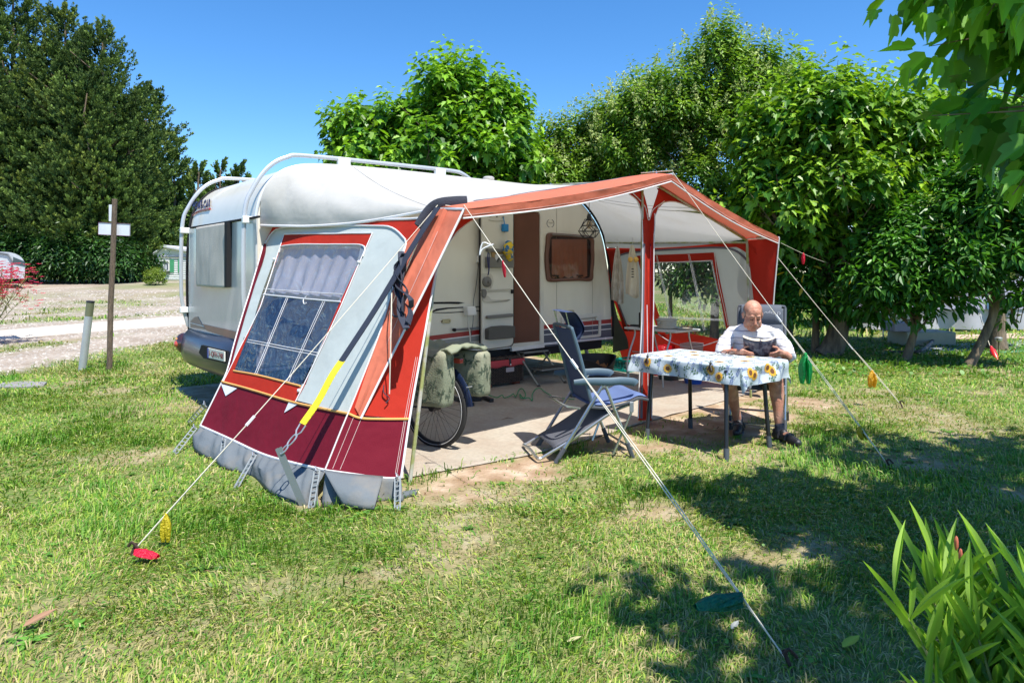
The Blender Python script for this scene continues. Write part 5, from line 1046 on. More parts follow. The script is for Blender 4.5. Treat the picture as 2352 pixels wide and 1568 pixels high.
fen = [hub+hb*math.cos(a)*(bR+.03)+UP*math.sin(a)*(bR+.03) for a in [math.pi*(.98+.0)-k*.13+0 for k in range(19)]]
fen = [hub-hb*math.cos(a)*(bR+.03)+UP*math.sin(a)*(bR+.03) for a in [.12+k*.12 for k in range(18)]]
MB().tube(fen, .034, 8, flat=.35, up=pb).build('mudguard', mat('mudguard_navy', (.012, .022, .06), .2, coat=1), bike, smooth=True)
MB().tube([hub-hb*.22+UP*.44, hub+hb*.25+UP*.44], .05, 6, flat=.2).build('carrier', DARKM, bike)
MB().box(hub-hb*.25+UP*.40, (.07, .05, .04), (hb, pb, UP)).build('rear_light', mat('lamp_red', (.50, .07, .04), .1, coat=1), bike, bevel=.008)
MB().tube([hub-hb*(bR+.02)+UP*.2-pb*.03, hub-hb*(bR+.03)+UP*.2+pb*.03], .004, 6).build('fender_stay', STEEL, bike)
mb = MB()
for k in range(3): mb.tube(smoothpoly([hd+UP*.3+pb*(.15-.1*k), hd+hb*.14+UP*(.28-.04*k)+pb*(.1-.1*k), hd+hb*.05+UP*.02], 12), .0035, 5)
mb.build('cable', mat('cable_blue', (.02, .03, .10), .5), bike, smooth=True)
bag_b = mat('saddlebag_blue', (.015, .05, .20), .6, bump=.3, bscale=20, var=.2); q = MB().ell(hd+hb*.10+UP*.13+pb*.05, (.13, .11, .12), seg=14, ring=9)
tag(q.build('handlebar_bag', bag_b, None, base=hd, smooth=True, angle=80), 'blue bag hanging on the bicycle handlebar behind the awning window', 'bag')
# pannier cloth: sage canvas with dark bamboo leaf print
def pannier_mat():
    m = mat('pannier_sage', (.21, .235, .16), .85, bump=.25, bscale=90, var=.1, two=(.30, .30, .215), tscale=3); return m
PS = pannier_mat(); PRINT = mat('bamboo_print', (.07, .10, .065), .85)
def pannier(c, hgt, label, side):
    mb = MB(); L2, T2 = .17, .075
    prof = [(0, .90, .80), (.03, .99, .97), (.5, 1.02, 1.05), (.93, 1.0, .97), (.98, .96, .85), (1.0, .9, .7)]
    def f(u, v):
        i = 0; t = v
        for k in range(len(prof)-1):
            if prof[k][0] <= t <= prof[k+1][0]: i = k
        a, b_ = prof[i], prof[i+1]; w = (t-a[0])/(b_[0]-a[0]+1e-9); sl = a[1]*(1-w)+b_[1]*w; stt = a[2]*(1-w)+b_[2]*w
        an = u*2*math.pi; cx_, cy_ = math.cos(an), math.sin(an); r = (abs(cx_)**8+abs(cy_)**8)**(-1/8)
        p = c+hb*(cx_*r*L2*sl)+pb*(cy_*r*T2*stt)+UP*(hgt*(t-1)); return p+V((nz(p, 6), nz(p, 6, 3), nz(p, 6, 7)))*.008
    mb.grid(f, 40, 18); top = [f(i/40, 1) for i in range(40)]; bot = [f(i/40, 0) for i in range(40)]; mb.poly(top); mb.poly(bot[::-1]); rs = random.Random(side*7+3)
    for k in range(30):      # printed bamboo sprigs on the outer and rear face
        face = 0 if k % 3 else 1; u0 = (.62+.26*rs.random()) if side < 0 else (.55+.3*rs.random()); u0 = u0 if face == 0 else (.42+.16*rs.random()); v0 = .08+.84*rs.random()
        for j in range(5):
            a = rs.random()*2*math.pi; d = (math.cos(a)*.045, math.sin(a)*.13)
            def g(du, dv): q = f(min(1, max(0, u0+du)), min(.97, max(.02, v0+dv))); q2 = q-c+UP*hgt*.5; q2.z = 0; return q+q2.normalized()*.004
            mb.add([g(0, 0), g(d[0]*.4+d[1]*.05, d[1]*.4-d[0]*.25), g(d[0], d[1]), g(d[0]*.4-d[1]*.05, d[1]*.4+d[0]*.25)], [(0, 1, 2, 3)], 1)
    o = mb.build('pannier_bag', [PS, PRINT], None, base=c, smooth=True, angle=60); return tag(o, label, 'bag', 'panniers on the bicycle')
n1 = pannier(hub-pb*.17-hb*.13+UP*.50, .44, 'nearer sage pannier with bamboo print on the bicycle', -1); n2 = pannier(hub+pb*.19-hb*.22+UP*.46, .36, 'farther sage pannier with bamboo print beside the black feeder stand', 1)
cv = MB(); cv.grid(lambda u, v: hub+hb*(-.36+.56*u)+pb*(-.22+.46*v)+UP*(.515+.02*math.sin(u*9)+.03*nz((u*5, v*5, 0))-.10*abs(v-.5)**1.5), 24, 18); tag(cv.build('pannier_flap_cover', [PS], None, base=hub, smooth=True, solid=.02), 'folded sage cloth cover across both panniers', 'cover')
for i, (s_c, n_c, r_, h_b, lb) in enumerate([(-3.25, .75, .27, .52, 'dark blue storage bag leaning in the rear corner behind the awning window'), (-3.1, 1.30, .23, .40, 'dark blue storage bag lying nearer the front behind the awning window')]):
    c = W(s_c, n_c, 0); mb = MB(); mb.grid(lambda u, v: c+A_*math.cos(u*6.283)*r_*(1.05-.4*v**3)+N_*math.sin(u*6.283)*r_*1.15*(1.05-.4*v**3)+UP*h_b*v+V((nz((u*7, v*4, i)), nz((u*7, v*4, 5+i)), nz((u*5, v*3, 9)))) *.07, 40, 14); mb.poly(mb.v[-41:-1]); tag(mb.build('storage_bag', mat('bag_navy', (.012, .022, .08), .5, bump=.6, bscale=14), None, base=c, smooth=True, angle=70), lb, 'bag', 'blue bags in the rear corner')
# ---- feeder stand with steel bowl
fb = G(1090, 925); fs = thing('feeder_stand', 'black raised feeder stand with splayed foot bars on the mat', 'stand', fb)
for a, b in ((Z4(395, 905), Z4(620, 985)), (Z4(620, 880), Z4(810, 945))): p, q = G(*a, z=.0), G(*b, z=.0); MB().box((p+q)/2+UP*.03, ((q-p).length, .05, .04), ((q-p).normalized(), UP.cross((q-p).normalized()), UP)).build('foot_bar', DARKM, fs, bevel=.005)
pc_ = G(*Z4(600, 935)); MB().box(pc_+UP*.14, (.06, .06, .26), (A_, N_, UP)).build('column', DARKM, fs, bevel=.004); p2 = G(*Z4(705, 930)); MB().box((pc_+p2)/2+UP*.035, ((p2-pc_).length, .05, .04), ((p2-pc_).normalized(), UP.cross((p2-pc_).normalized()), UP)).build('foot_bar', DARKM, fs, bevel=.005)
bc = atY(*Z4(695, 790), 7.4); MB().tube([pc_+UP*.22, V((bc.x, bc.y, bc.z-.01))], .02, 6).build('arm', DARKM, fs)
tag(MB().lathe([(.045, -.06), (.06, -.055), (.083, .02), (.090, .022), (.088, .026), (.078, .02), (.055, -.05), (.0, -.05)], bc, 24, cap=False).build('dog_bowl', STEEL, None, base=bc, smooth=True), 'shiny steel dog bowl held on the black feeder stand', 'bowl')
# ---- wicker basket
Bo = W(-.40, -.10, 0); bk_ = thing('wicker_basket', 'dark wicker hamper with red cloth lining below the open door', 'basket', Bo)
WK = mat('wicker', (.075, .052, .040), .6, var=.4, vscale=30, bump=.4, bscale=80); bw, bd, bh = .29, .18, .33
body = MB(); body.prism([Bo+A_*x*bw*.94+N_*y*bd*.94+UP*.05 for x, y in ((-1, -1), (1, -1), (1, 1), (-1, 1))], UP*(bh-.05)); body.build('basket_core', mat('wicker_dark', (.012, .009, .008), .9), bk_)
mb = MB()
for r in range(17):     # woven rods: horizontals weave round the stakes
    z = .055+r*.0165; pts = []
    for sx in range(4):
        A2, B2, n_, dd = [((-1, 1), (1, 1), 14, N_), ((1, 1), (1, -1), 8, A_), ((1, -1), (-1, -1), 8, -N_), ((-1, -1), (-1, 1), 8, -A_)][sx]
        for k in range(n_*2):
            t = k/(n_*2); x = A2[0]+(B2[0]-A2[0])*t; y = A2[1]+(B2[1]-A2[1])*t; pts.append(Bo+A_*x*bw+N_*y*bd+UP*z+dd*.007*math.cos(math.pi*(k+r)))
    mb.tube(pts, .0058, 4, closed=True)
for k in range(14): mb.tube([Bo+A_*(-1+2*(k+.5)/14)*bw+N_*bd+UP*.05, Bo+A_*(-1+2*(k+.5)/14)*bw+N_*bd+UP*bh], .005, 4)
for k in range(8): mb.tube([Bo-A_*bw+N_*(-1+2*(k+.5)/8)*bd+UP*.05, Bo-A_*bw+N_*(-1+2*(k+.5)/8)*bd+UP*bh], .005, 4)
mb.build('woven_wall', WK, bk_)
lining = mat('lining_red', (.52, .06, .07), .85, var=.1, bump=.2); lc = [(-1.06, -1.05), (-1.06, 1.08), (1.06, 1.08), (1.06, -1.05), (-1.06, -1.05)]
la = resample([Bo+A_*x*bw+N_*y*bd+UP*(bh+.012) for x, y in lc], 60)
MB().ruled(la, [p+UP*(-.085-.02*math.sin(i*.9)*.5) + (p-Bo-UP*(p-Bo).z)*.02 for i, p in enumerate(la)], 3).build('lining', lining, bk_, smooth=True, solid=.006)
lid = MB(); lid.grid(lambda u, v: Bo+A_*(u*2-1)*bw*1.05+N_*(v*2-1)*bd*1.05+UP*(bh+.022+.018*abs(math.sin(u*40)*math.cos(v*26))+.012*nz((u*20, v*16, 1))), 80, 50); lid.build('lid', WK, bk_, smooth=False, solid=.02)
tg = Bo+A_*.05+N_*(bd*1.1); MB().tube([tg+UP*(bh+.03), tg+UP*(bh-.03)+N_*.01, tg+UP*(bh-.055)], .018, 6, flat=.3, up=N_).build('strap', DARKM, bk_); MB().lathe([(.004, 0), (.011, .002), (.011, .006)], tg+UP*(bh-.05)+N_*.012, 10, N_).build('button', PIP, bk_)
MB().box(tg+A_*.0+UP*(bh-.115)+N_*.002, (.13, .006, .055), (A_, N_, UP)).build('name_tag', mat('tag_grey', (.42, .36, .38), .6), bk_)
for dx in (-.24, .22): tag(MB().box(Bo+A_*dx+N_*.08+UP*.025, (.08, .14, .05), (A_, N_, UP)).build('brick', mat('brick_red', (.22, .06, .035), .9, bump=.4), None, base=Bo+A_*dx, bevel=.006), 'red brick under the %s end of the wicker basket' % ('left' if dx < 0 else 'right'), 'brick', 'bricks under the basket')
# ---- folding step
so = W(.10, .15, 0); stp = thing('folding_step', 'two tread folding step with grey frame below the caravan door', 'step', so); GT = mat('tread_black', (.03, .03, .032), .7, bump=.5, bscale=200); GF = mat('step_frame_grey', (.22, .225, .21), .45, metal=.4)
for nm, s0, s1, n0, n1_, z in (('tread', -.13, .30, -.12, .12, .405), ('tread', -.06, .37, .17, .38, .205)):
    cc_ = W((s0+s1)/2, (n0+n1_)/2, z); tr = MB().box(cc_, (s1-s0, n1_-n0, .022), (A_, N_, UP)).build(nm, GF, stp, bevel=.01, seg=3); MB().box(cc_+UP*.013, (s1-s0-.03, n1_-n0-.03, .006), (A_, N_, UP)).build('tread_mat', GT, tr)
for s0, s1 in ((-.13, -.125), (.30, .335)):
    MB().tube([W(s0, -.02, .41), W(s1, .40, .0)], .015, 6).build('leg', GF, stp); MB().tube([W(s1, .10, .38), W(s0+.0, -.25, .0)], .013, 6).build('leg', GF, stp); MB().tube([W(s1, .385, .03), W(s1, .41, .0)], .02, 6).build('foot', DARKM, stp)
# ---- dog bed with blanket
do = W(1.05, .16, 0); BP = mat('bed_plastic', (.014, .014, .016), .45, bump=.3, bscale=150)
def bedf(u, v):
    a = u*2*math.pi; rx, ry = .42, .29; fx = math.cos(a); fy = math.sin(a); rim = .27-.13*math.exp(-((a-math.pi/2)/.45)**2)   # dip towards the awning front
    if v < .5: k = v/.5; r = .84+.16*k; z = rim*k
    elif v < .58: k = (v-.5)/.08; r = 1.0+.02*math.sin(k*3.14)-.05*k; z = rim+.012*math.sin(k*3.14)
    else: k = (v-.58)/.42; r = .95-.17*k; z = rim*(1-k)+.02*k
    return do+A_*fx*rx*r+N_*fy*ry*r+UP*(z+.004)
mb = MB(); mb.grid(bedf, 48, 16); mb.poly([bedf(i/48, 1) for i in range(48)]); tag(mb.build('dog_bed', BP, None, base=do, smooth=True), 'oval black plastic dog bed with a dipped front rim', 'dog bed')
bl_ = MB(); bl_.grid(lambda u, v: do+A_*(.02+.36*(u-.45)+.05*nz((u*3, v*3, 4)))+N_*(.24*(v-.5))+UP*(.05+.12*abs(nz((u*4.5, v*4.0, 2)))+.13*math.exp(-((u-.1)/.2)**2-((v-.7)/.3)**2)+.07*math.exp(-((u-.95)/.15)**2)), 40, 30)
tag(bl_.build('blanket', mat('blanket_brown', (.34, .16, .07), .95, bump=.4, bscale=120, var=.15, two=(.22, .10, .04), tscale=12), None, base=do, smooth=True, solid=.012), 'crumpled tan fleece blanket lying in the dog bed', 'blanket')
# ---- green crate, red bag, shoes
cr = W(1.80, .18, 0); cM = mat('crate_green', (.0, .30, .235), .5); mb = MB(); cw, cd, ch = .17, .13, .19
for z0, z1 in ((0, .03), (.16, .19)):
    for x, y, w, d in ((0, cd, cw*2, .012), (0, -cd, cw*2, .012), (cw, 0, .012, cd*2), (-cw, 0, .012, cd*2)): mb.box(cr+A_*x+N_*y+UP*(z0+z1)/2, (w, d, z1-z0), (A_, N_, UP))
for k in range(15): mb.box(cr+A_*(-cw+cw*2*k/14)+N_*cd+UP*.095, (.009, .008, .14), (A_, N_, UP))
for k in range(10): mb.box(cr-A_*cw+N_*(-cd+cd*2*k/9)+UP*.095, (.008, .009, .14), (A_, N_, UP))
for z in (.075, .12): mb.box(cr+N_*cd+UP*z, (cw*2, .008, .008), (A_, N_, UP))
mb.box(cr+UP*.012, (cw*2, cd*2, .01), (A_, N_, UP)); tag(mb.build('storage_crate', cM, None, base=cr), 'slatted sea green plastic crate beside the dog bed', 'crate')
rb = W(1.95, .75, .0); rbf = MB(); rbf.grid(lambda u, v: rb+A_*.24*math.copysign(abs(math.cos(u*6.283))**.5, math.cos(u*6.283))*(1-.25*v**3)+N_*.15*math.copysign(abs(math.sin(u*6.283))**.5, math.sin(u*6.283))*(1-.5*v**2)+UP*.42*v+V((nz((u*6, v*3, 1)), nz((u*6, v*3, 5)), nz((u*5, v*2, 9))))*.05, 40, 14); rbf.poly([Vv for Vv in rbf.v[-41:-1]]); tag(rbf.build('carrier_bag', mat('glossy_red', (.45, .008, .015), .25, bump=.8, bscale=9, var=.2), None, base=rb, smooth=True, angle=80), 'glossy red bag behind the green crate', 'bag')
for i, (x, y, lb) in enumerate([(1424, 846, 'left black canvas shoe in front of the green crate'), (1438, 849, 'right black canvas shoe in front of the green crate')]):
    c = G(x, y); mb = MB(); mb.ell(c+UP*.045, (.12, .045, .045), Matrix((N_, A_, UP)).transposed()); mb.ell(c-N_*.06+UP*.07, (.05, .04, .05), Matrix((N_, A_, UP)).transposed())
    sh = mb.build('shoe', mat('shoe_black', (.02, .02, .025), .7), None, base=c, smooth=True); tag(sh, lb, 'shoe', 'pair of shoes by the crate'); MB().box(c+UP*.012, (.24, .09, .02), (N_, A_, UP)).build('sole', PIP, sh, bevel=.008)
# ---- side table by the right wall
t2 = W(1.35, 1.15, 0); stb = thing('folding_side_table', 'small white folding table against the right awning wall', 'table', t2)
MB().prism([W(s, n, .69) for s, n in ((1.10, .72), (1.62, .72), (1.62, 1.55), (1.10, 1.55))], (0, 0, .025)).build('tabletop', mat('table_white', (.66, .66, .64), .45), stb, bevel=.006)
for n in (.85, 1.42):
    for s0, s1 in ((1.16, 1.02), (1.56, 1.66)): MB().tube(smoothpoly([W(s0, n, .69), W(s0, n, .60), W(s1, n, .30), W(s1, n, .01)], 10), .012, 6).build('leg', STEEL, stb, smooth=True)
MB().tube([W(1.12, .85, .40), W(1.12, 1.42, .40)], .008, 6).build('brace', STEEL, stb)
c = W(1.33, 1.24, .716); bs = MB().lathe([(.10, 0), (.145, .006), (.15, .02), (.12, .03), (.125, .10), (.135, .105), (.135, .12), (.11, .125), (.10, .115), (.0, .112)], c, 28).build('food_container', mat('container_beige', (.50, .46, .38), .5), None, base=c, smooth=True); tag(bs, 'round beige lidded container on the side table', 'container')
for sg in (-1, 1): MB().tube(smoothpoly([c+A_*sg*.12+UP*.075, c+A_*sg*.165+UP*.08, c+A_*sg*.12+UP*.095], 8), .008, 5).build('handle', mat('container_beige', (.50, .46, .38), .5), bs)
c = W(1.20, 1.00, .716); rd = MB().box(c+UP*.10, (.10, .16, .20), (A_, N_, UP)).build('radio', mat('radio_black', (.012, .012, .014), .4), None, base=c, bevel=.012); tag(rd, 'black portable radio with raised aerial behind the middle post', 'radio'); MB().tube([c+UP*.2, c+UP*.36+N_*.06+A_*.03], .003, 5).build('aerial', STEEL, rd)
c = W(1.38, 1.47, .716); tag(MB().lathe([(.07, 0), (.11, .012), (.112, .016), (.07, .006), (0, .006)], c, 20).build('plate', mat('plate_cream', (.6, .52, .40), .5), None, base=c, smooth=True), 'shallow cream plate at the right end of the side table', 'plate')
c = W(1.28, .80, .716); tag(MB().box(c+UP*.012, (.08, .2, .024), (A_, N_, UP)).build('phone_charger', DARKM, None, base=c, bevel=.008), 'flat black device at the left end of the side table', 'charger')
c = G(1592, 882); tag(MB().lathe([(.10, 0), (.125, .09), (.135, .092), (.12, .088), (.095, .01), (0, .01)], c, 24).build('wash_basin', mat('basin_blue', (.01, .09, .42), .4), None, base=c, smooth=True), 'blue plastic basin on the mat seen below the tablecloth', 'basin')
c = G(1545, 872); tag(MB().box(c+UP*.04, (.36, .2, .07), (A_, N_, UP)).build('storage_tray', mat('tray_dark', (.02, .035, .03), .6), None, base=c, bevel=.02), 'low dark tray on the mat left of the blue basin', 'tray')
nb = [QP(*Z7(1560, 790), .05), QP(*Z7(1700, 765), .05), QP(*Z7(1925, 780), .05), QP(*Z7(1915, 905), .05), QP(*Z7(1690, 890), .05), QP(*Z7(1560, 850), .05)]
tag(MB().prism(nb, QN*.004).build('paper_sheet', mat('paper_grey', (.50, .42, .44), .8), None, base=nb[0]), 'crumpled pale paper tucked against the red wall foot', 'paper')
cab = smoothpoly([QP(*Z7(1210, 655), .03), QP(*Z7(1400, 760), .05), QP(*Z7(1640, 830), .06), QP(*Z7(1900, 820), .06), QP(*Z7(2170, 745), .04)], 24); tag(MB().tube(cab, .006, 6).build('white_cable', PIP, None, base=cab[0], smooth=True), 'white cable sagging along the red foot of the right wall', 'cable')
# ---- geometric wire lamp
lc = atY(*Z3(1766, 400), 8.6); hang = V((lc.x, lc.y, 2.33)); lampo = thing('pendant_lamp', 'black geometric wire pendant lamp hanging from the roof pole', 'lamp', lc)
WB = mat('wire_black', (.015, .015, .015), .5); rings = [(.0, .135, 1), (.055, .115, 6), (.105, .035, 6), (.135, -.035, 6), (.085, -.115, 6)]
P5 = [[lc+V((math.cos(2*math.pi*(k+(j % 2)*.5)/6)*r, math.sin(2*math.pi*(k+(j % 2)*.5)/6)*r, h)) for k in range(6)] for j, (r, h, _) in enumerate(rings[1:])]; mb = MB()
for j, rg in enumerate(P5):
    for k in range(6): mb.tube([rg[k], rg[(k+1) % 6]], .0042, 5)
    if j < 3:
        for k in range(6): mb.tube([rg[k], P5[j+1][k]], .0042, 5); mb.tube([rg[k], P5[j+1][(k+(1 if j % 2 else -1)) % 6]], .0042, 5)
mb.build('wire_shade', WB, lampo); MB().lathe([(.0, .19), (.02, .185), (.03, .15), (.032, .10), (.0, .10)], lc, 14).build('lamp_holder', WB, lampo, smooth=True)
MB().ell(lc+UP*.045, (.038, .038, .052)).build('bulb', pvc('bulb_glass', (.9, .8, .65), .08, .05, 0, 3), lampo, smooth=True); MB().tube([hang, lc+UP*.18], .004, 5).build('cord', WB, lampo)
# ---- hanging towel, cloth holder with lemons
def hanger(name, label, cat, px, y0, y1, Y, w0, w1, m, hook=True, fold=5, lean=0):
    a = atY(px, y0, Y); b_ = atY(px+lean, y1, Y); ux = V((.9, -.3, 0)).normalized(); uy = V((.3, .9, 0)).normalized()
    def f(u, v): w = w0+(w1-w0)*min(1, v*1.5)**.7; return a.lerp(b_, v)+ux*w*(u-.5)+uy*(.03*math.sin(u*fold*2+v*2)*(.3+.7*v))+V((0, 0, .03*math.sin(u*5+1)*(v > .98)))
    o = MB().grid(f, 24, 16).build(name, m, None, base=a, smooth=True, solid=.004); tag(o, label, cat); MB().tube([a+UP*.10, a+UP*.05+ux*.01, a], .004, 5).build('hanging_loop', STEEL, o); return o, a, b_, ux
TW = mat('towel_linen', (.46, .41, .34), .9, bump=.3, var=.15, two=(.60, .56, .49), tscale=9); tw, a, b_, ux = hanger('tea_towel', 'striped linen tea towel hanging from the lower roof pole', 'towel', 1418, 566, 694, 9.2, .02, .17, TW, fold=7)
ch_, a, b_, ux = hanger('cloth_bag_holder', 'cream cloth bag holder hanging beside the tea towel', 'bag holder', 1452, 563, 680, 9.0, .03, .18, mat('cream_cloth', (.62, .56, .44), .9, bump=.2, var=.1), fold=4)
for k, px in enumerate((1448, 1461)): tag(MB().ell(atY(px, 596, 8.93), (.034, .034, .036)).build('lemon', mat('lemon_yellow', (.72, .44, .10), .6), None, base=atY(px, 596, 8.93), smooth=True), 'yellow ornament ball on the cloth bag holder, %s one' % ('left' if k == 0 else 'right'), 'ornament', 'ornament balls on the cloth holder')
for k in range(4): MB().box(atY(1453, 618+k*6, 8.93), (.03, .004, .016), (ux, V((0, 1, 0)), UP)).build('print_mark', DARKM, ch_)
# plants dangling at the post
# ---- lanyard and cloth on the door hooks
lk = s3(922, 300, DO+.07); tg_ = thing('key_float', 'blue cord with square blue float hung on the door hook', 'key float', lk); BLU = mat('float_blue', (.01, .22, .52), .5)
MB().tube([s3(922, 288, DO+.06), s3(930, 330, DO+.07), s3(937, 380, DO+.07)], .006, 5).build('cord', BLU, tg_); MB().box(s3(939, 395, DO+.07), (.085, .05, .095), (A_, N_, UP)).build('float', BLU, tg_, bevel=.01); MB().tube([s3(942, 415, DO+.07), s3(952, 525, DO+.08)], .0025, 4).build('cord', PIP, tg_)
p = [s3(955, 525, DO+.1), s3(972, 560, DO+.12), s3(968, 620, DO+.13), s3(975, 670, DO+.12), s3(982, 698, DO+.1)]; tag(MB().tube(smoothpoly(p, 20), [.02+.05*math.sin(min(1, i/14)*2.6) for i in range(len(smoothpoly(p, 20)))], 10).build('rolled_cloth', mat('cloth_yellow_blue', (.70, .50, .03), .8, two=(.02, .16, .36), tscale=14, tlo=.50, thi=.54, bump=.3), None, base=p[0], smooth=True), 'crumpled yellow and blue cloth hung on the open door', 'cloth')
p = smoothpoly([s3(772, 632, DO+.1), s3(766, 700, DO+.11), s3(778, 800, DO+.12), s3(770, 860, DO+.11), s3(782, 800, DO+.125), s3(782, 640, DO+.11)], 24); tag(MB().tube(p, .006, 5).build('navy_cord', mat('cord_navy', (.02, .025, .12), .7), None, base=p[0], smooth=True), 'thin navy cord looped over the lock knob', 'cord')
p = s3(850, 660, DO+.09); tag(MB().prism([s3(x, y, DO+.06) for x, y in [(838, 655), (905, 650), (935, 668), (880, 672), (838, 735)]], N_*.01).build('envelope', mat('paper_white', (.66, .66, .66), .8), None, base=p), 'white envelope standing in the door pocket', 'envelope')
# green string on the mat
gp = [(740, 815), (760, 845), (800, 870), (860, 886), (910, 862), (930, 888), (985, 872), (1020, 850), (1040, 880), (1060, 850), (1075, 810), (1110, 800), (1140, 850), (1130, 885), (1095, 890), (1085, 850), (1120, 892), (1170, 888), (1205, 915), (1205, 860), (1225, 820), (1255, 798), (1290, 798), (1330, 830), (1390, 865), (1450, 888), (1540, 898), (1620, 905)]
gq = smoothpoly([G(*Z4(x, y), z=.022+.02*abs(math.sin(i*1.9))) for i, (x, y) in enumerate(gp)], 140); tag(MB().tube(gq, .0055, 5).build('green_string', mat('string_green', (.01, .26, .09), .7), None, base=gq[0], smooth=True), 'tangled green string lying on the mat', 'string')
# ================================================================ STRAP, GUY ROPES, MARKER NETS
ring = V((-1.344, 4.30, .444)); pt = V((-1.455, 4.25, .352)); pf = G(697, 1163)
ss = thing('storm_strap', 'black webbing strap with yellow end tensioned over the left awning corner', 'strap', pf); top_ = Tc+A_*-.06+N_*.12+UP*.0; dS = (ring-top_)
def webbing(a, b_, w, m, nm, par, n=12):
    d = (b_-a).normalized(); sd = d.cross(LN).normalized(); nn = sd.cross(d); return MB().ruled([a.lerp(b_, i/n)+sd*w/2+nn*.006*math.sin(i*.6) for i in range(n+1)], [a.lerp(b_, i/n)-sd*w/2+nn*.006*math.sin(i*.6) for i in range(n+1)], 1).build(nm, m, par, solid=.006)
webbing(top_, top_+dS*.72, .062, BLK, 'webbing', ss); ye = ring-dS.normalized()*.05; webbing(top_+dS*.715+LN*.004, ye, .068, mat('webbing_yellow', (.85, .72, .02), .7, bump=.4, bscale=90, var=.08), 'spring_sleeve', ss)
sdv = dS.normalized().cross(LN).normalized()
tr_ = [ye+sdv*.034, ring-dS.normalized()*.0+sdv*.03, ring+dS.normalized()*.03, ring-sdv*.03, ye-sdv*.034]; MB().tube(tr_, .005, 6).build('ring', STEEL, ss, smooth=True)
cd_ = (pt+UP*-.02-ring).normalized(); c0 = ring+dS.normalized()*.02; pr = pt.lerp(pf, .10)
def link(a, b_, w, nm='carabiner', r=.005):
    d = (b_-a); sd = d.normalized().cross(LN).normalized(); q = [a+d*.5+d*.5*math.cos(t)+sd*w*math.sin(t) for t in [k*math.pi/9 for k in range(18)]]; return MB().tube(q, r, 6, closed=True).build(nm, STEEL, ss, smooth=True)
mid_ = c0.lerp(pr, .55); link(c0, mid_+(mid_-c0)*.08, .022); link(mid_, pr, .017)
dpg = (pf-pt).normalized(); sx = dpg.cross(V((0, 1, 0))).normalized(); mb = MB(); e1 = pf+dpg*.12
mb.prism([pt+sx*-.022, pt+sx*.022, pt+sx*.022+V((0, .004, 0)), pt+sx*-.018+V((0, .004, 0)), pt+sx*-.018+V((0, .035, 0)), pt+sx*-.022+V((0, .035, 0))], e1-pt); mb.build('angle_peg', mat('peg_grey', (.20, .225, .22), .5, metal=.4), ss)
# hanging bundle of spare webbing
b0 = onP(*Z1(1600, 790), Tc+LN*.12, LN); rnd = random.Random(4)
for k in range(6):
    x0 = 1580+rnd.random()*60; pts = [onP(*Z1(x0, 790+rnd.random()*40), Tc+LN*(.08+.05*rnd.random()), LN)]
    for j in range(1, 6): pts.append(onP(*Z1(1560+20*math.sin(k*2.1+j*1.3)+rnd.random()*70-(10 if j < 4 else -20), 820+j*(65+14*k*.5)), Tc+LN*(.06+.07*rnd.random()), LN))
    MB().tube(smoothpoly(pts, 24), .026, 6, flat=.18).build('spare_webbing', BLK, ss, smooth=True)
tb = smoothpoly([onP(*Z1(x, y), Tc+LN*.06, LN) for x, y in [(1520, 1150), (1530, 1225), (1565, 1240), (1600, 1210), (1612, 1290), (1628, 1330)]], 20); MB().tube(tb, .008, 5).build('spare_webbing', BLK, ss, smooth=True)
dc = smoothpoly([onP(*Z1(1524, 980), Tc+LN*.1, LN), onP(*Z1(1518, 1300), Tc+LN*.1, LN), FP(*Z2(1505, 605), .05)], 10); MB().tube(dc, .004, 5).build('dangling_cord', mat('rope_cream', (.62, .57, .46), .8), aw); MB().tube(smoothpoly([FP(*Z2(1468, 540), .03), FP(*Z2(1466, 590), .03), FP(*Z2(1505, 630), .03), FP(*Z2(1480, 665), .03)], 10), .007, 5, flat=.5).build('dangling_tape', BLK, aw)
ROPE = mat('rope_cream', (.62, .57, .46), .8); PEG = mat('peg_rust', (.06, .035, .025), .7, metal=.4)
def peg(e, d, par): MB().tube([e-d*.03+UP*.02, e, e+V((.02, -.03, -.12))], .008, 6).build('peg', PEG, par); MB().tube(smoothpoly([e+UP*.03+V((-.02, 0, 0)), e+UP*.05, e+UP*.02+V((.03, 0, 0))], 6), .007, 5).build('peg_hook', PEG, par)
def rope(label, a, b_, r=.005, double=0, thin=False, m=None):
    t = thing('guy_rope', label, 'rope', (b_[0], b_[1], 0), 'guy ropes staking out the awning'); a, b_ = V(a), V(b_); d = (b_-a).normalized(); sag = [a.lerp(b_, i/20)-UP*.02*math.sin(math.pi*i/20) for i in range(21)]
    MB().tube(sag, r, 6).build('rope', m or ROPE, t, smooth=True)
    if double: k = int(20*(1-double)); q = [p+V((.006*math.sin(math.pi*min(1, (i-k)/(20-k)*1.1)), 0, .011*math.sin(math.pi*min(1, (i-k)/(20-k)*1.0)))) for i, p in enumerate(sag) if i >= k]; MB().tube(q, r, 6).build('rope', m or ROPE, t, smooth=True); MB().box(sag[k], (.012, .012, .07), (perp(d)[0], perp(d)[1], d)).build('slider', PIP, t)
    if b_.z < .2: peg(b_, d, t)
    return t, a, b_
r1 = rope('longest guy rope running to the red net at the lower left', Tc+UP*.04+N_*.05, G(303, 1268, .03), .0029, .3)
r2 = rope('guy rope from the left overhang end down to the dark green net', A1+UP*.03, G(1812, 1522, .03), .0028, .5)
r3 = rope('guy rope from the overhang peak passing in front of the seated man', Pk1+UP*.02, G(2042, 1070, .03), .003, .45)
r4 = rope('guy rope from the right overhang corner with a yellow net', onN(1787, 592, 2.78), G(2071, 931, .03), .0034, .4)
r5 = rope('thin cord tied from the right overhang corner into the trees', onN(1794, 558, 2.8), atY(1908, 606, 11.75), .003)
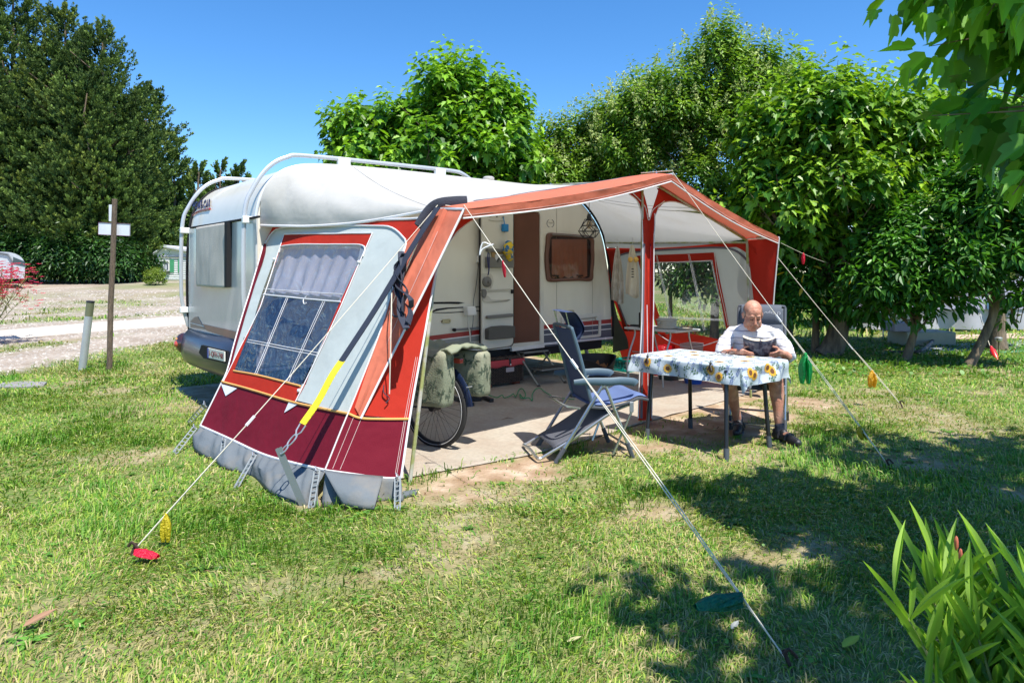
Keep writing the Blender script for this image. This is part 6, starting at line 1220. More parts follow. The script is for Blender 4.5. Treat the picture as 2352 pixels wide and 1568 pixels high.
MB().tube([Pki-A_*.05+UP*.02, Pk1+UP*.035], .005, 5).build('tie_cord', ROPE, aw); MB().tube([Tc+UP*.04, Tc+UP*.0+N_*.2+A_*.1, A1+UP*.02], .004, 5).build('tie_cord', ROPE, aw)
def along(r, px): 
    a, b_ = r[1], r[2]; lo, hi = 0, 1
    for _ in range(40):
        m2 = (lo+hi)/2; p = a.lerp(b_, m2); x = CX+F*p.x/p.y; s_ = (CX+F*b_.x/b_.y) > (CX+F*a.x/a.y)
        if (x < px) == s_: lo = m2
        else: hi = m2
    p = a.lerp(b_, lo); return p-UP*.02*math.sin(math.pi*lo)
def netbag(label, p, ln, w, m, lobes=2, cat='net marker', tilt=(0, 0), seed=1, down=True):
    rs = random.Random(seed); t = MB()
    for k in range(lobes):
        ph = rs.random()*6; dx = (k-(lobes-1)/2)*w*.9; d = V((tilt[0]+dx*.5, tilt[1], -1 if down else -.15)).normalized()
        def f(u, v):
            a = u*2*math.pi; r = w*(.12+.88*math.sin(math.pi*min(1, .12+v*.75))**.8)*(1+.28*math.sin(a*3+ph)+.25*nz((math.cos(a)*2, math.sin(a)*2, v*5+ph))); q = p+d*ln*v+V((dx*min(1, v*3), 0, 0)); x, y = perp(d); return q+x*math.cos(a)*r*.75+y*math.sin(a)*r*.45
        t.grid(f, 14, 14)
    t.ell(p, (w*.3, w*.3, w*.35), seg=8, ring=6); o = t.build('net_marker', m, None, base=p, smooth=True, angle=70); return tag(o, label, cat, 'plastic net markers tied to the ropes')
NR = mat('net_red', (.75, .012, .05), .35, trans=.35, bump=.8, bscale=70, var=.25, vscale=30); NY = mat('net_yellow', (.72, .60, .03), .35, trans=.4, bump=.8, bscale=70, var=.2, vscale=30); NO = mat('net_orange_yellow', (.85, .50, .02), .4, trans=.4, bump=.8, bscale=70, var=.2, vscale=30)
NG = mat('net_green', (.01, .42, .09), .35, trans=.4, bump=.8, bscale=70, var=.2, vscale=30); NT = mat('net_dark_green', (.005, .16, .08), .4, trans=.3, bump=.8, bscale=70, var=.3, vscale=30); NV = mat('net_olive', (.40, .38, .03), .45, trans=.3, bump=.8, bscale=70, var=.2, vscale=30)
netbag('crumpled red net strip on the grass at the lower left peg', G(312, 1265, .06), .11, .035, NR, 2, tilt=(.9, -.2), seed=3, down=False)
netbag('yellow net strip fluttering on the lower left rope', along(r1, 381), .14, .028, NY, 2, seed=5)
netbag('small red twist of net high on the rope before the door', along(r2, 1155), .10, .022, NR, 1, seed=8, tilt=(.15, 0))
netbag('dark green net bunched on the rope at the bottom of the picture', along(r2, 1700), .15, .045, NT, 3, seed=9, tilt=(-.8, -.2), down=False)
netbag('bright green net bag hanging right of the seated man', along(r3, 1850), .23, .05, NG, 2, seed=11)
netbag('olive yellow net tied low on the rope near its peg', along(r3, 1975), .10, .035, NV, 2, seed=13, tilt=(.4, 0))
netbag('orange yellow net ragged on the farthest right rope', along(r4, 2003), .17, .045, NO, 2, seed=15)
netbag('red scrap of net on the thin cord before the trees', along(r5, 1845), .14, .04, NR, 1, seed=17)
# white loop on rope 2
lp_ = along(r2, 1130); MB().tube(smoothpoly([lp_, lp_+V((-.06, 0, .02)), lp_+V((-.08, 0, -.06)), lp_+V((-.06, 0, -.02)), lp_+V((.01, 0, .01))], 14), .005, 5).build('rope_loop', PIP, r2[0], smooth=True)
# ---- rubber ladder tensioners with pegs along the wall foot
def ladder(a, b_, w=.018, rungs=7):
    a, b_ = V(a), V(b_); d = (b_-a); x = d.normalized().cross(V((0, 1, .2))).normalized(); mb = MB(); mb.tube([a-x*w, b_-x*w], .005, 5); mb.tube([a+x*w, b_+x*w], .005, 5)
    for k in range(rungs+1): q = a+d*k/rungs; mb.tube([q-x*w, q+x*w], .0045, 5)
    l = mb.build('rubber_tensioner', mat('tensioner_grey', (.26, .29, .30), .5), aw); MB().tube(smoothpoly([b_-d.normalized()*.03, b_+UP*.012, b_+V((.015, 0, -.06))], 6), .006, 5).build('peg', STEEL, l); MB().tube(smoothpoly([a+UP*.03-x*.01, a+UP*.01-V((0, .02, 0)), a-UP*.01, a+UP*.02], 8), .005, 5).build('hook', STEEL, l)
for t_, b2_ in [((405, 930), (345, 1088)), ((615, 1035), (452, 1238)), ((1050, 1140), (968, 1375))]: ladder(LP(*Z2(*t_), .05), G(*Z2(*b2_), z=.01))
ladder(FP(*Z2(1560, 1172), .04), G(*Z2(1562, 1400), z=.01)); ladder(LP(*Z2(190, 838), .03), G(*Z2(30, 1000), z=.01)); ladder(LP(*Z2(238, 675), .02)+LN*-.02, G(*Z2(125, 795), z=.01))
# ================================================================ CAMPING CHAIRS, TABLE, MAN
def camp_chair(name, label, O, f, fab, fab2, plas, back, seat_, legrest=None, head=None, hw=.25, group='reclining camping chairs'):
    O = V(O); f = V((*f, 0)).normalized(); g = V((-f.y, f.x, 0)); t = thing(name, label, 'chair', O, group)
    P = lambda a, w, z: O+f*a+g*w+UP*z
    TB = mat('chair_tube', (.50, .51, .50), .25, metal=.85, var=.08)
    for w in (-hw, hw):
        for a, b_ in (((.06, .565), (-.315, .0)), ((.09, .565), (.315, .0))):
            l = MB().tube([P(a[0], w, a[1]), P(b_[0], w, b_[1])], .0135, 8).build('leg', TB, t, smooth=True); e = P(b_[0], w, b_[1]); d = (P(a[0], w, a[1])-e).normalized(); MB().tube([e+UP*.002, e+d*.13], .019, 8).build('foot_cap', mat('cap_dark', (.06, .065, .075), .6), l, smooth=True)
        # armrest: a shaped plastic pad
        q = [P(-.17, w, .605), P(-.05, w, .608), P(.12, w, .600), P(.22, w, .602), P(.32, w, .590), P(.34, w, .575)]
        MB().tube(smoothpoly(q, 20), [.012+.022*min(1, i/6) for i in range(16)]+[.03]*10 if False else [.014+.018*math.sin(min(1, .2+i/10)*1.57) for i in range(len(smoothpoly(q, 20)))], 10, flat=.55, up=g).build('armrest', plas, t, smooth=True)
        MB().tube([P(.05, w, .585), P(.09, w*.96, .55), P(.14, w, .585)], .012, 6).build('arm_bracket', TB, t)
        MB().box(P(.305, w, .395), (.035, .010, .08), (f, g, UP)).build('ratchet_disc', mat('disc_silver', (.30, .31, .32), .4, metal=.5), t, bevel=.014, seg=3)
        MB().tube([P(.305, w, .36), P(.16, w*.9, .03)], .010, 6).build('brace', TB, t, smooth=True)
    MB().tube([P(.315, -hw, .07), P(.315, hw, .07)], .010, 6).build('cross_bar', TB, t); MB().tube([P(-.255, -hw, .09), P(-.255, hw, .09)], .010, 6).build('cross_bar', TB, t)
    bt = smoothpoly([P(a, 0, z) for a, z in back], 26)
    for w in (-hw+.02, hw-.02): MB().tube([p+g*w for p in bt], .015, 8).build('back_frame', plas, t, smooth=True)
    MB().tube(smoothpoly([bt[-1]+g*(hw-.02), bt[-1]+g*(hw-.06)+UP*.02, bt[-1]-g*(hw-.06)+UP*.02, bt[-1]-g*(hw-.02)], 10), .013, 8).build('back_frame', plas, t, smooth=True)
    nb_ = len(bt)
    def padf(side_):
        def ff(u, v):
            i = min(nb_-2, int(v*(nb_-1))); w = v*(nb_-1)-i; p = bt[i].lerp(bt[i+1], w); x = (u-.5)*2; th = .030*(1-abs(x)**6)*(1-abs(2*v-1)**14)+.004; return p+g*x*(hw-.035)+f*(th*side_+.006)+UP*(-.002*side_)
        return ff
    mb = MB(); mb.grid(padf(1), 16, 30); mb.grid(padf(-.25), 16, 30); bk2 = mb.build('backrest', fab, t, smooth=True)
    sp_ = smoothpoly([P(a, 0, z) for a, z in seat_], 20); ns = len(sp_)
    def seatf(side_):
        def ff(u, v): i = min(ns-2, int(v*(ns-1))); w = v*(ns-1)-i; p = sp_[i].lerp(sp_[i+1], w); x = (u-.5)*2; th = .022*(1-abs(x)**8)*(1-abs(2*v-1)**14); return p+g*x*(hw-.015)+UP*(th*side_-.012*(1-x*x)*(side_ > 0))
        return ff
    mb = MB(); mb.grid(seatf(1), 16, 20); mb.grid(seatf(-1), 16, 20); mb.build('seat', fab2, t, smooth=True)
    for w in (-hw+.01, hw-.01): MB().tube([p+g*w-UP*.022 for p in sp_], .011, 6).build('seat_rail', mat('cap_dark', (.06, .065, .075), .6), t, smooth=True)
    if head:
        hp = smoothpoly([P(a, 0, z) for a, z in head], 16)
        mb = MB(); mb.grid(lambda u, v: hp[min(len(hp)-1, int(v*(len(hp)-1)))]+g*(u-.5)*2*(hw-.05)+f*(.022*(1-abs(2*u-1)**6)*math.sin(math.pi*min(1, max(0, v)))+.004), 12, len(hp)-1); mb.grid(lambda u, v: hp[min(len(hp)-1, int(v*(len(hp)-1)))]+g*(u-.5)*2*(hw-.05)-f*.012, 12, len(hp)-1)
        hh = mb.build('headrest', fab, t, smooth=True); 
        for w in (-.15, .15): MB().tube([P(head[0][0], w, head[0][1]), P(back[-1][0]+.015, w, back[-1][1]-.02)], .006, 5).build('headrest_rod', TB, hh)
    if legrest:
        a, b_ = legrest
        for w in (-hw+.03, hw-.03): MB().tube(smoothpoly([P(.33, w, .42), P(a[0], w, a[1]), P((a[0]+b_[0])/2, w, (a[1]+b_[1])/2-.01), P(b_[0], w, b_[1])], 14), .0125, 8).build('legrest_tube', TB, t, smooth=True)
        MB().tube(smoothpoly([P(b_[0], -hw+.03, b_[1]), P(b_[0]-.025, -hw+.05, b_[1]+.0), P(b_[0]-.03, 0, b_[1]+.02), P(b_[0]-.025, hw-.05, b_[1]), P(b_[0], hw-.03, b_[1])], 16), .0125, 8).build('legrest_bar', TB, t, smooth=True)
        mb = MB(); mb.grid(lambda u, v: P(a[0]+(b_[0]+.10-a[0])*v, (u-.5)*2*(hw-.035), a[1]+(b_[1]+.06-a[1])*v+.012-.01*math.sin(math.pi*v)), 10, 10); mb.build('legrest_sling', mat('sling_grey', (.10, .105, .125), .8, bump=.3, bscale=300), t, smooth=True, solid=.004)
        MB().tube(smoothpoly([P(-.11, -hw+.02, .40), P(-.22, -hw+.05, .42), P(-.24, 0, .43), P(-.22, hw-.05, .42), P(-.11, hw-.02, .40)], 16), .010, 6).build('rear_bar', TB, t, smooth=True)
    return t
BF = mat('chair_blue', (.03, .055, .135), .8, bump=.25, bscale=250, var=.06); BS = mat('seat_blue', (.10, .15, .31), .8, bump=.25, bscale=250, var=.06); BPp = mat('arm_blue', (.075, .12, .155), .5)
camp_chair('camping_chair', 'empty blue reclining camping chair with folded leg rest facing the table', (.575, 5.485, 0), (.97, .24), BF, BS, BPp,
           [(0, .40), (-.035, .50), (-.085, .70), (-.13, .86), (-.175, 1.0)], [(-.03, .43), (.1, .42), (.28, .45), (.37, .48), (.45, .465)], ((.15, .355), (-.42, .035)), [(-.20, 1.135), (-.14, 1.13), (-.08, 1.04), (-.07, .99), (-.11, .92)])
GFb = mat('chair_grey', (.10, .115, .145), .8, bump=.25, bscale=250, var=.05); GO = (2.335, 6.45, 0); gf = (-.406, -.914)
gc_ = camp_chair('camping_chair', 'grey camping chair in which the man sits', GO, gf, GFb, GFb, mat('arm_grey', (.09, .10, .12), .5), [(-.16, .36), (-.20, .55), (-.26, .80), (-.32, 1.02), (-.34, 1.09)], [(-.16, .36), (.0, .36), (.15, .39), (.24, .41), (.30, .39)], None, [(-.33, 1.10), (-.30, 1.115), (-.27, 1.05), (-.265, .97), (-.29, .91)], hw=.235)
# chair brand print, upside down as in the photo
gfv = V((*gf, 0)).normalized(); ggv = V((-gfv.y, gfv.x, 0)); lc_ = V(GO)+gfv*-.244+ggv*.105+UP*1.058
link_mesh('headrest_print', text_mesh('crespo', .055, lc_, -ggv, -UP-gfv*.0, .0008, 0, 'CENTER'), mat('print_white', (.6, .6, .62), .6), gc_)
# ---- table
T0 = V((1.685, 5.90, 0)); ta = V((.667, -.745, 0)).normalized(); tb_ = V((.745, .667, 0)).normalized(); tt = thing('camping_table', 'camping table with black legs covered by the sunflower cloth', 'table', T0); TZ = .705
MB().box(T0+UP*(TZ-.02), (1.0, .66, .035), (ta, tb_, UP)).build('tabletop', DARKM, tt, bevel=.01)
LG = mat('leg_black', (.022, .023, .026), .3, metal=.3)
for ft, tp in (((1.164, 5.90), (1.237, 6.0)), ((1.655, 6.33), (1.626, 6.25)), ((1.642, 5.23), (1.68, 5.35)), ((2.127, 5.64), (2.094, 5.70))):
    l = MB().tube([V((*tp, TZ-.03)), V((*ft, .0))], .0175, 12).build('leg', LG, tt, smooth=True); f0 = V((*ft, .0)); MB().tube([f0, f0+(V((*tp, TZ))-f0)*.13], .022, 12).build('leg_cap', mat('cap_grey', (.07, .08, .09), .5), l, smooth=True)
hx, hy = .525, .355
def cloth(p, q, off=0.0):
    ex = max(0, abs(p)-hx); ey = max(0, abs(q)-hy); sx_ = math.copysign(1, p); sy_ = math.copysign(1, q); e = math.hypot(ex, ey)
    x = min(max(p, -hx), hx); y = min(max(q, -hy), hy); z = TZ+.008; nrm = V((0, 0, 1))
    if e > 0:
        r = .018; dz = e-.6*r if e > r else e*.4; wv = .014*math.sin(p*19+q*13)*min(1, e/.1)+.010*math.sin(p*7-q*23)*min(1, e/.1); o_ = min(e, r)+.10*e+wv; c_ = e
        x += sx_*(o_*(ex/c_)); y += sy_*(o_*(ey/c_)); z -= dz
        nrm = (ta*(sx_*ex/c_)+tb_*(sy_*ey/c_)+UP*.15).normalized()
    return T0+ta*x+tb_*y+UP*z+nrm*off
mb = MB(); ha, hbq = .165, .150; nu_, nv_ = 110, 84
mb.grid(lambda u, v: cloth((u-.5)*2*(hx+ha), (v-.5)*2*(hy+hbq)), nu_, nv_)
rs = random.Random(12)
cz = lambda p, q, o: cloth(max(-hx-ha+.004, min(hx+ha-.004, p)), max(-hy-hbq+.004, min(hy+hbq-.004, q)), o)
def blob(p, q, r, mi, n=9, off=.0035, sq=1): mb.add([cz(p+math.cos(k*2*math.pi/n)*r, q+math.sin(k*2*math.pi/n)*r*sq, off) for k in range(n)], [tuple(range(n))], mi)
def spike(p, q, a, l, w, mi, off=.0032): ca_, sa_ = math.cos(a), math.sin(a); mb.add([cz(p, q, off), cz(p+ca_*l*.5-sa_*w, q+sa_*l*.5+ca_*w, off), cz(p+ca_*l, q+sa_*l, off), cz(p+ca_*l*.5+sa_*w, q+sa_*l*.5-ca_*w, off)], [(0, 1, 2, 3)], mi)
def sunflower(p, q, r):
    for k in range(13): a = k*2*math.pi/13; spike(p+math.cos(a)*r*.35, q+math.sin(a)*r*.35, a, r*.68, r*.17, 1, .0036)
    blob(p, q, r*.45, 2, 10, .0046)
def lav(p, q, a):
    for k in range(9): spike(p+math.cos(a)*k*.009, q+math.sin(a)*k*.009, a+(.9 if k % 2 else -.9), .017, .005, 3)
    spike(p-math.cos(a)*.05, q-math.sin(a)*.05, a, .06, .0015, 4)
def sprig(p, q, a):
    for k in range(5): spike(p+math.cos(a)*k*.012, q+math.sin(a)*k*.012, a+(.7 if k % 2 else -.7), .03, .006, 4)
for p, q in ((-.34, -hy-.055), (.27, -hy-.06), (hx+.06, -.27), (hx+.085, -.22), (hx+.05, .02), (hx+.08, .07), (-.05, -hy-.09)): (sunflower(p, q, .046) if abs(p) > .06 else lav(p, q, 1.2)); sprig(p+.07, q+.01, .5); sprig(p-.02, q+.06, 2)
for p in (-.5, -.22, -.12, .1, .18, .42, .5): lav(p, -hy-.08, 1.5+rs.uniform(-.4, .4)); sprig(p+.05, -hy-.11, rs.uniform(0, 3))
for q in (-.12, .18, .28): lav(hx+.08, q, rs.uniform(-.4, .4))
for k in range(6):
    for j in range(5):
        p = -.62+k*.25+rs.uniform(-.03, .03)+(.12 if j % 2 else 0); q = -.46+j*.23+rs.uniform(-.03, .03)
        if abs(p) > .66 or abs(q) > .48: continue
        sunflower(p, q, .042) if (k+j) % 2 == 0 else lav(p, q, rs.uniform(0, 6))
        sprig(p+.06, q+.05, rs.uniform(0, 6)); lav(p-.08, q+.07, rs.uniform(1, 2)); 
        lav(p+.11, q-.06, rs.uniform(0, 6)); sprig(p-.06, q-.07, rs.uniform(0, 6))
        if rs.random() < .5: blob(p+.10, q-.05, .008, 5, 6)
CL = mat('cloth_white', (.50, .565, .60), .55, bump=.15, bscale=200, var=.03)
o = mb.build('tablecloth', [CL, mat('print_yellow', (.80, .42, .02), .6), mat('print_brown', (.16, .06, .02), .6), mat('print_lavender', (.16, .20, .45), .6), mat('print_green', (.06, .13, .06), .6), mat('print_black', (.03, .03, .03), .6)], None, base=T0+UP*TZ, smooth=True, angle=75)
tag(o, 'white oilcloth printed with sunflowers and lavender draped over the camping table', 'tablecloth')
for i, (pp, qq, lb) in enumerate([(-.33, -hy, 'cloth clamp at the left end of the near table edge'), (.28, -hy, 'cloth clamp at the right part of the near table edge')]):
    c = cloth(pp, qq-.03, .004); cl_ = thing('cloth_clamp', lb, 'clamp', c, 'clamps holding the tablecloth')
    MB().tube(smoothpoly([c+UP*.04+tb_*.02, c+UP*.045-tb_*.01, c+UP*.01-tb_*.012], 8), .009, 6, flat=.6).build('jaw', STEEL, cl_)
    for sg in (-1, 1): MB().tube([c+UP*.03-tb_*.015-ta*sg*.008, c-UP*.03-tb_*.03+ta*sg*.02], .006, 5).build('grip', DARKM, cl_)
# glasses
g0 = cloth(.02, .22)+UP*.0; gl_ = thing('eyeglasses', 'folded black rimmed eyeglasses lying on the tablecloth', 'glasses', g0); gd = V((.96, -.25, 0)).normalized(); ge = V((.25, .96, 0)); BR = mat('rim_black', (.012, .012, .012), .4)
for sg in (-1, 1):
    cc_ = g0+gd*(.04+sg*.032)+UP*.022; rr = [cc_+gd*math.cos(a)*.026+(UP*.75+ge*.5)*math.sin(a)*.02 for a in [k*math.pi/10 for k in range(20)]]; MB().tube(rr, .0028, 5, closed=True).build('rim', BR, gl_, smooth=True); MB().poly(rr).build('lens', pvc('lens_glass', (.85, .87, .9), .05, .02, 0, 3), gl_)
    MB().tube([g0+gd*(.04+sg*.06)+UP*.03, g0+gd*(-.02+sg*.05)+ge*-.05+UP*.008, g0+gd*(-.08+sg*.03)-ge*.06+UP*.006], .0025, 5).build('temple', BR, gl_, smooth=True)
MB().tube([g0+gd*.033+UP*.026, g0+gd*.047+UP*.026], .0025, 5).build('bridge', BR, gl_)
# ---------------------------------------------------------------- the man
fw = V((-.406, -.914, 0)).normalized(); lt = V((.914, -.406, 0)).normalized(); RM = Matrix((lt, fw, UP)).transposed()
man_base = V((2.27, 6.30, 0))
SKIN = mat('skin', (.47, .21, .135), .52, bump=.35, bscale=70, var=.12, vscale=18, two=(.56, .29, .20), tscale=9, spec=.4)
SKIN.node_tree.nodes['Principled BSDF'].inputs['Subsurface Weight'].default_value = .08
def remesh(mb, name, m, parent=None, base=None, vox=.005, smooth_it=6, angle=None):
    me = mb.mesh(name+'_src'); bm = bmesh.new(); bm.from_mesh(me); bmesh.ops.recalc_face_normals(bm, faces=bm.faces); bm.to_mesh(me); bm.free()
    tmp = bpy.data.objects.new('tmp', me); COL.objects.link(tmp); r = tmp.modifiers.new('r', 'REMESH'); r.mode = 'VOXEL'; r.voxel_size = vox; s = tmp.modifiers.new('s', 'SMOOTH'); s.factor = .5; s.iterations = smooth_it
    dg = bpy.context.evaluated_depsgraph_get(); dg.update(); me2 = bpy.data.meshes.new_from_object(tmp.evaluated_get(dg)); bpy.data.objects.remove(tmp); me2.name = name
    o = link_mesh(name, me2, m, parent, base, True, None); return o
def cap_(mb, pts, rs_, seg=14):
    """tapered limb with rounded joints"""
    pts = [V(p) for p in pts]; n = 4; P, Rr = [], []
    for i in range(len(pts)-1):
        for k in range(n): t = k/n; P.append(pts[i].lerp(pts[i+1], t)); Rr.append(rs_[i]*(1-t)+rs_[i+1]*t)
    P.append(pts[-1]); Rr.append(rs_[-1]); mb.tube(P, Rr, seg)
    for p, r in ((pts[0], rs_[0]), (pts[-1], rs_[-1])): mb.ell(p, (r, r, r), seg=seg, ring=8)
    for p, r in zip(pts[1:-1], rs_[1:-1]): mb.ell(p, (r, r, r), seg=seg, ring=8)
Pv = V((2.30, 6.42, .50)); Ch = V((2.245, 6.33, .80)); SL = V((2.40, 6.20, .865)); SRr = V((2.04, 6.36, .87)); EL = V((2.455, 6.05, .70)); ER = V((1.915, 6.24, .70))
HLw = V((2.365, 5.965, .735)); HRw = V((1.985, 6.07, .735)); HLh = V((2.305, 5.94, .765)); HRh = V((2.045, 6.02, .765))
hipL, hipR = Pv+lt*.09+fw*.06-UP*.02, Pv-lt*.10+fw*.06-UP*.02; KL = V((2.255, 5.84, .52)); KR = V((1.895, 5.98, .47)); AL = V((2.285, 5.83, .10)); AR = V((2.05, 6.19, .10))
# head frame: turned a little to the picture's right and bent down over the book
hyaw = V((-.10, -1, 0)).normalized(); pit = R(24); hf = (hyaw*math.cos(pit)-UP*math.sin(pit)).normalized(); hl = hf.cross(UP).normalized()*-1; hl = UP.cross(hf).normalized()*1.0
if hl.x < 0: hl = -hl
hu = hl.cross(hf).normalized(); hu = hu if hu.z > 0 else -hu; HC = V((2.165, 6.135, 1.06)); HM = Matrix((hl, hf, hu)).transposed(); HS = 1.0
def hp_(x, y, z): return HC+hl*x*HS+hf*y*HS+hu*z*HS
b = MB()
b.ell(Pv, (.185, .165, .14), RM, 20, 12); b.ell(Pv+fw*.10+UP*.17, (.19, .175, .17), RM, 20, 12); b.ell(Ch, (.19, .14, .15), RM, 20, 12); b.ell((SL+SRr)/2+UP*-.03, (.17, .085, .07), RM, 18, 10)
cap_(b, [Ch+UP*.10, V((2.21, 6.26, .95)), hp_(0, -.03, -.06)], [.09, .07, .062])
cap_(b, [SL-UP*.01, SL.lerp(EL, .5)+lt*.012, EL, EL.lerp(HLw, .4)+UP*-.008, HLw], [.044, .052, .045, .044, .028]); cap_(b, [SRr, SRr.lerp(ER, .5)-lt*.012, ER, ER.lerp(HRw, .4)-UP*.008, HRw], [.044, .052, .045, .044, .028])
for hip, k, a, s in ((hipL, KL, AL, 1), (hipR, KR, AR, -1)):
    sh = (a-k); bw_ = -fw*.028; cap_(b, [hip, hip.lerp(k, .5), k, k+sh*.30+bw_, k+sh*.62+bw_*.4, a], [.10, .086, .062, .060, .042, .035], 16); b.ell(k+fw*.012, (.052, .05, .055), RM)
for a, toe, heel in ((AL, V((2.355, 5.63, .035)), V((2.275, 5.87, .045))), (AR, V((1.975, 6.00, .035)), V((2.08, 6.24, .045)))): cap_(b, [heel, heel.lerp(toe, .5)+UP*.02, toe], [.036, .040, .028]); cap_(b, [a, heel.lerp(toe, .25)+UP*.02], [.035, .036])
# hands: palm, four fingers under the cover, thumb over the pages
bkC = V((2.172, 5.955, .775)); bl_ = V((.97, -.12, .0)).normalized(); bup = (fw*.62+UP*.78).normalized(); bn = bl_.cross(bup).normalized()   # bn towards the reader or the camera
bn = bn if bn.dot(fw) > 0 else -bn    # away from him
def hand(wr_, side_, cx_):
    pc3 = bkC+bl_*side_*.155-bup*.035+bn*.012; cap_(b, [wr_, pc3], [.027, .024], 12); b.ell(pc3, (.018, .036, .040), Matrix((bn, bl_, bup)).transposed(), 14, 10)
    for k, (ln_, r) in enumerate(((.070, .0088), (.078, .0092), (.072, .0088), (.056, .0078))):
        base_ = pc3+bup*(.030-.020*k)-bl_*side_*.012+bn*.004; m1 = base_-bl_*side_*ln_*.42+bn*(.020-.002*k); m2_ = m1-bl_*side_*ln_*.34-bup*.006+bn*.002; e_ = m2_-bl_*side_*ln_*.26-bup*.008-bn*.006
        b.tube([base_, m1, m2_, e_], [r*1.05, r, r*.93, r*.8], 10)
        for p, rr_ in ((base_, r*1.05), (m1, r), (m2_, r*.93), (e_, r*.8)): b.ell(p, (rr_,)*3, seg=10, ring=6)
    th0 = pc3+bup*.02-bn*.012; th1 = th0+bup*.022-bl_*side_*.022-bn*.016; th2 = th1-bl_*side_*.030+bup*.004-bn*.002; b.tube([th0, th1, th2], [.013, .011, .009], 10)
    for p, r in ((th0, .013), (th1, .011), (th2, .009)): b.ell(p, (r,)*3, seg=10, ring=6)
hand(HLw, 1, 0); hand(HRw, -1, 0)
# head with face
E = lambda c, r, s=14, k=10: b.ell(hp_(*c), tuple(q*HS for q in r), HM, s, k)
E((0, -.018, .035), (.079, .100, .092), 24, 16); E((0, .018, -.042), (.070, .075, .083), 22, 14); E((0, .045, .04), (.060, .045, .055)); E((0, .062, -.108), (.030, .024, .022)); E((0, .02, -.115), (.052, .055, .035))
for s in (-1, 1):
    E((s*.038, .052, -.042), (.028, .030, .030)); E((s*.050, .022, -.082), (.030, .042, .036)); E((s*.081, -.012, -.012), (.009, .020, .033)); E((s*.087, -.020, -.002), (.007, .013, .020)); E((s*.030, .081, .006), (.0165, .010, .010)); E((s*.030, .080, -.010), (.016, .010, .008)); E((s*.013, .100, -.046), (.0095, .012, .009)); b.tube([hp_(s*.012, .088, .028), hp_(s*.032, .088, .031), hp_(s*.050, .072, .024)], [.009, .0105, .007], 10)
    b.tube([hp_(s*.016, .098, -.050), hp_(s*.030, .086, -.072), hp_(s*.033, .075, -.09)], [.006, .008, .006], 8)
b.tube([hp_(0, .085, .022), hp_(0, .098, -.005), hp_(0, .113, -.036), hp_(0, .112, -.046)], [.008, .010, .014, .011], 12); E((0, .108, -.040), (.014, .013, .012))
b.tube([hp_(-.026, .084, -.076), hp_(-.010, .096, -.070), hp_(0, .097, -.072), hp_(.010, .096, -.070), hp_(.026, .084, -.076)], [.004, .0075, .007, .0075, .004], 10)
b.tube([hp_(-.024, .084, -.083), hp_(-.010, .094, -.089), hp_(.010, .094, -.089), hp_(.024, .084, -.083)], [.004, .008, .008, .004], 10)
person = remesh(b, 'person', SKIN, None, man_base, .0042, 5); tag(person, 'bald man in a white striped T-shirt and black shorts reading a book at the table', 'person')
# face details
SH = mat('lip_line', (.16, .05, .035), .6)
MB().tube([hp_(-.023, .089, -.0795), hp_(-.008, .1015, -.0790), (hp_(.008, .1015, -.0790)), hp_(.023, .089, -.0795)], .0022, 6)  .build('mouth', SH, person, smooth=True)
for s in (-1, 1):
    MB().tube([hp_(s*.016, .0855, -.004), hp_(s*.030, .0915, -.0065), hp_(s*.044, .083, -.003)], .0030, 6).build('eyelid_line', mat('lash_and_eye_shade', (.05, .025, .02), .6), person, smooth=True)  # lash line, drawn thick and dark to add the eye socket shade
    MB().tube([hp_(s*.014, .096, .030), hp_(s*.030, .099, .035), hp_(s*.050, .082, .028)], [.003, .0042, .002], 6).build('eyebrow', mat('brow_grey', (.22, .15, .12), .9), person, smooth=True)
    MB().ell(hp_(s*.009, .106, -.0535), (.0035, .003, .002)).build('nostril', SH, person)
mb = MB(); src = MB(); src.ell(hp_(0, -.018, .035), (.0815, .1015, .094), HM, 60, 40)
keep_f = []
for f_ in src.f:
    c = sum((V(src.v[i]) for i in f_), V())/len(f_); d = c-HC; x, y, z = d.dot(hl), d.dot(hf), d.dot(hu)
    if z < .052-.10*max(0, y+.02)+.012*noise.noise(V((x, y, z))*60) and z > -.035 and y < .022 and (abs(x) > .045 or y < -.05): keep_f.append(f_)
mb.v = src.v; mb.f = keep_f; mb.mi = [0]*len(keep_f); h_ = mb.build('hair', mat('hair_grey', (.36, .33, .31), .9, bump=1, bscale=300, var=.25, vscale=60), person, smooth=True)
bm = bmesh.new(); bm.from_mesh(h_.data); bmesh.ops.delete(bm, geom=[v for v in bm.verts if not v.link_faces], context='VERTS'); bm.to_mesh(h_.data); bm.free()
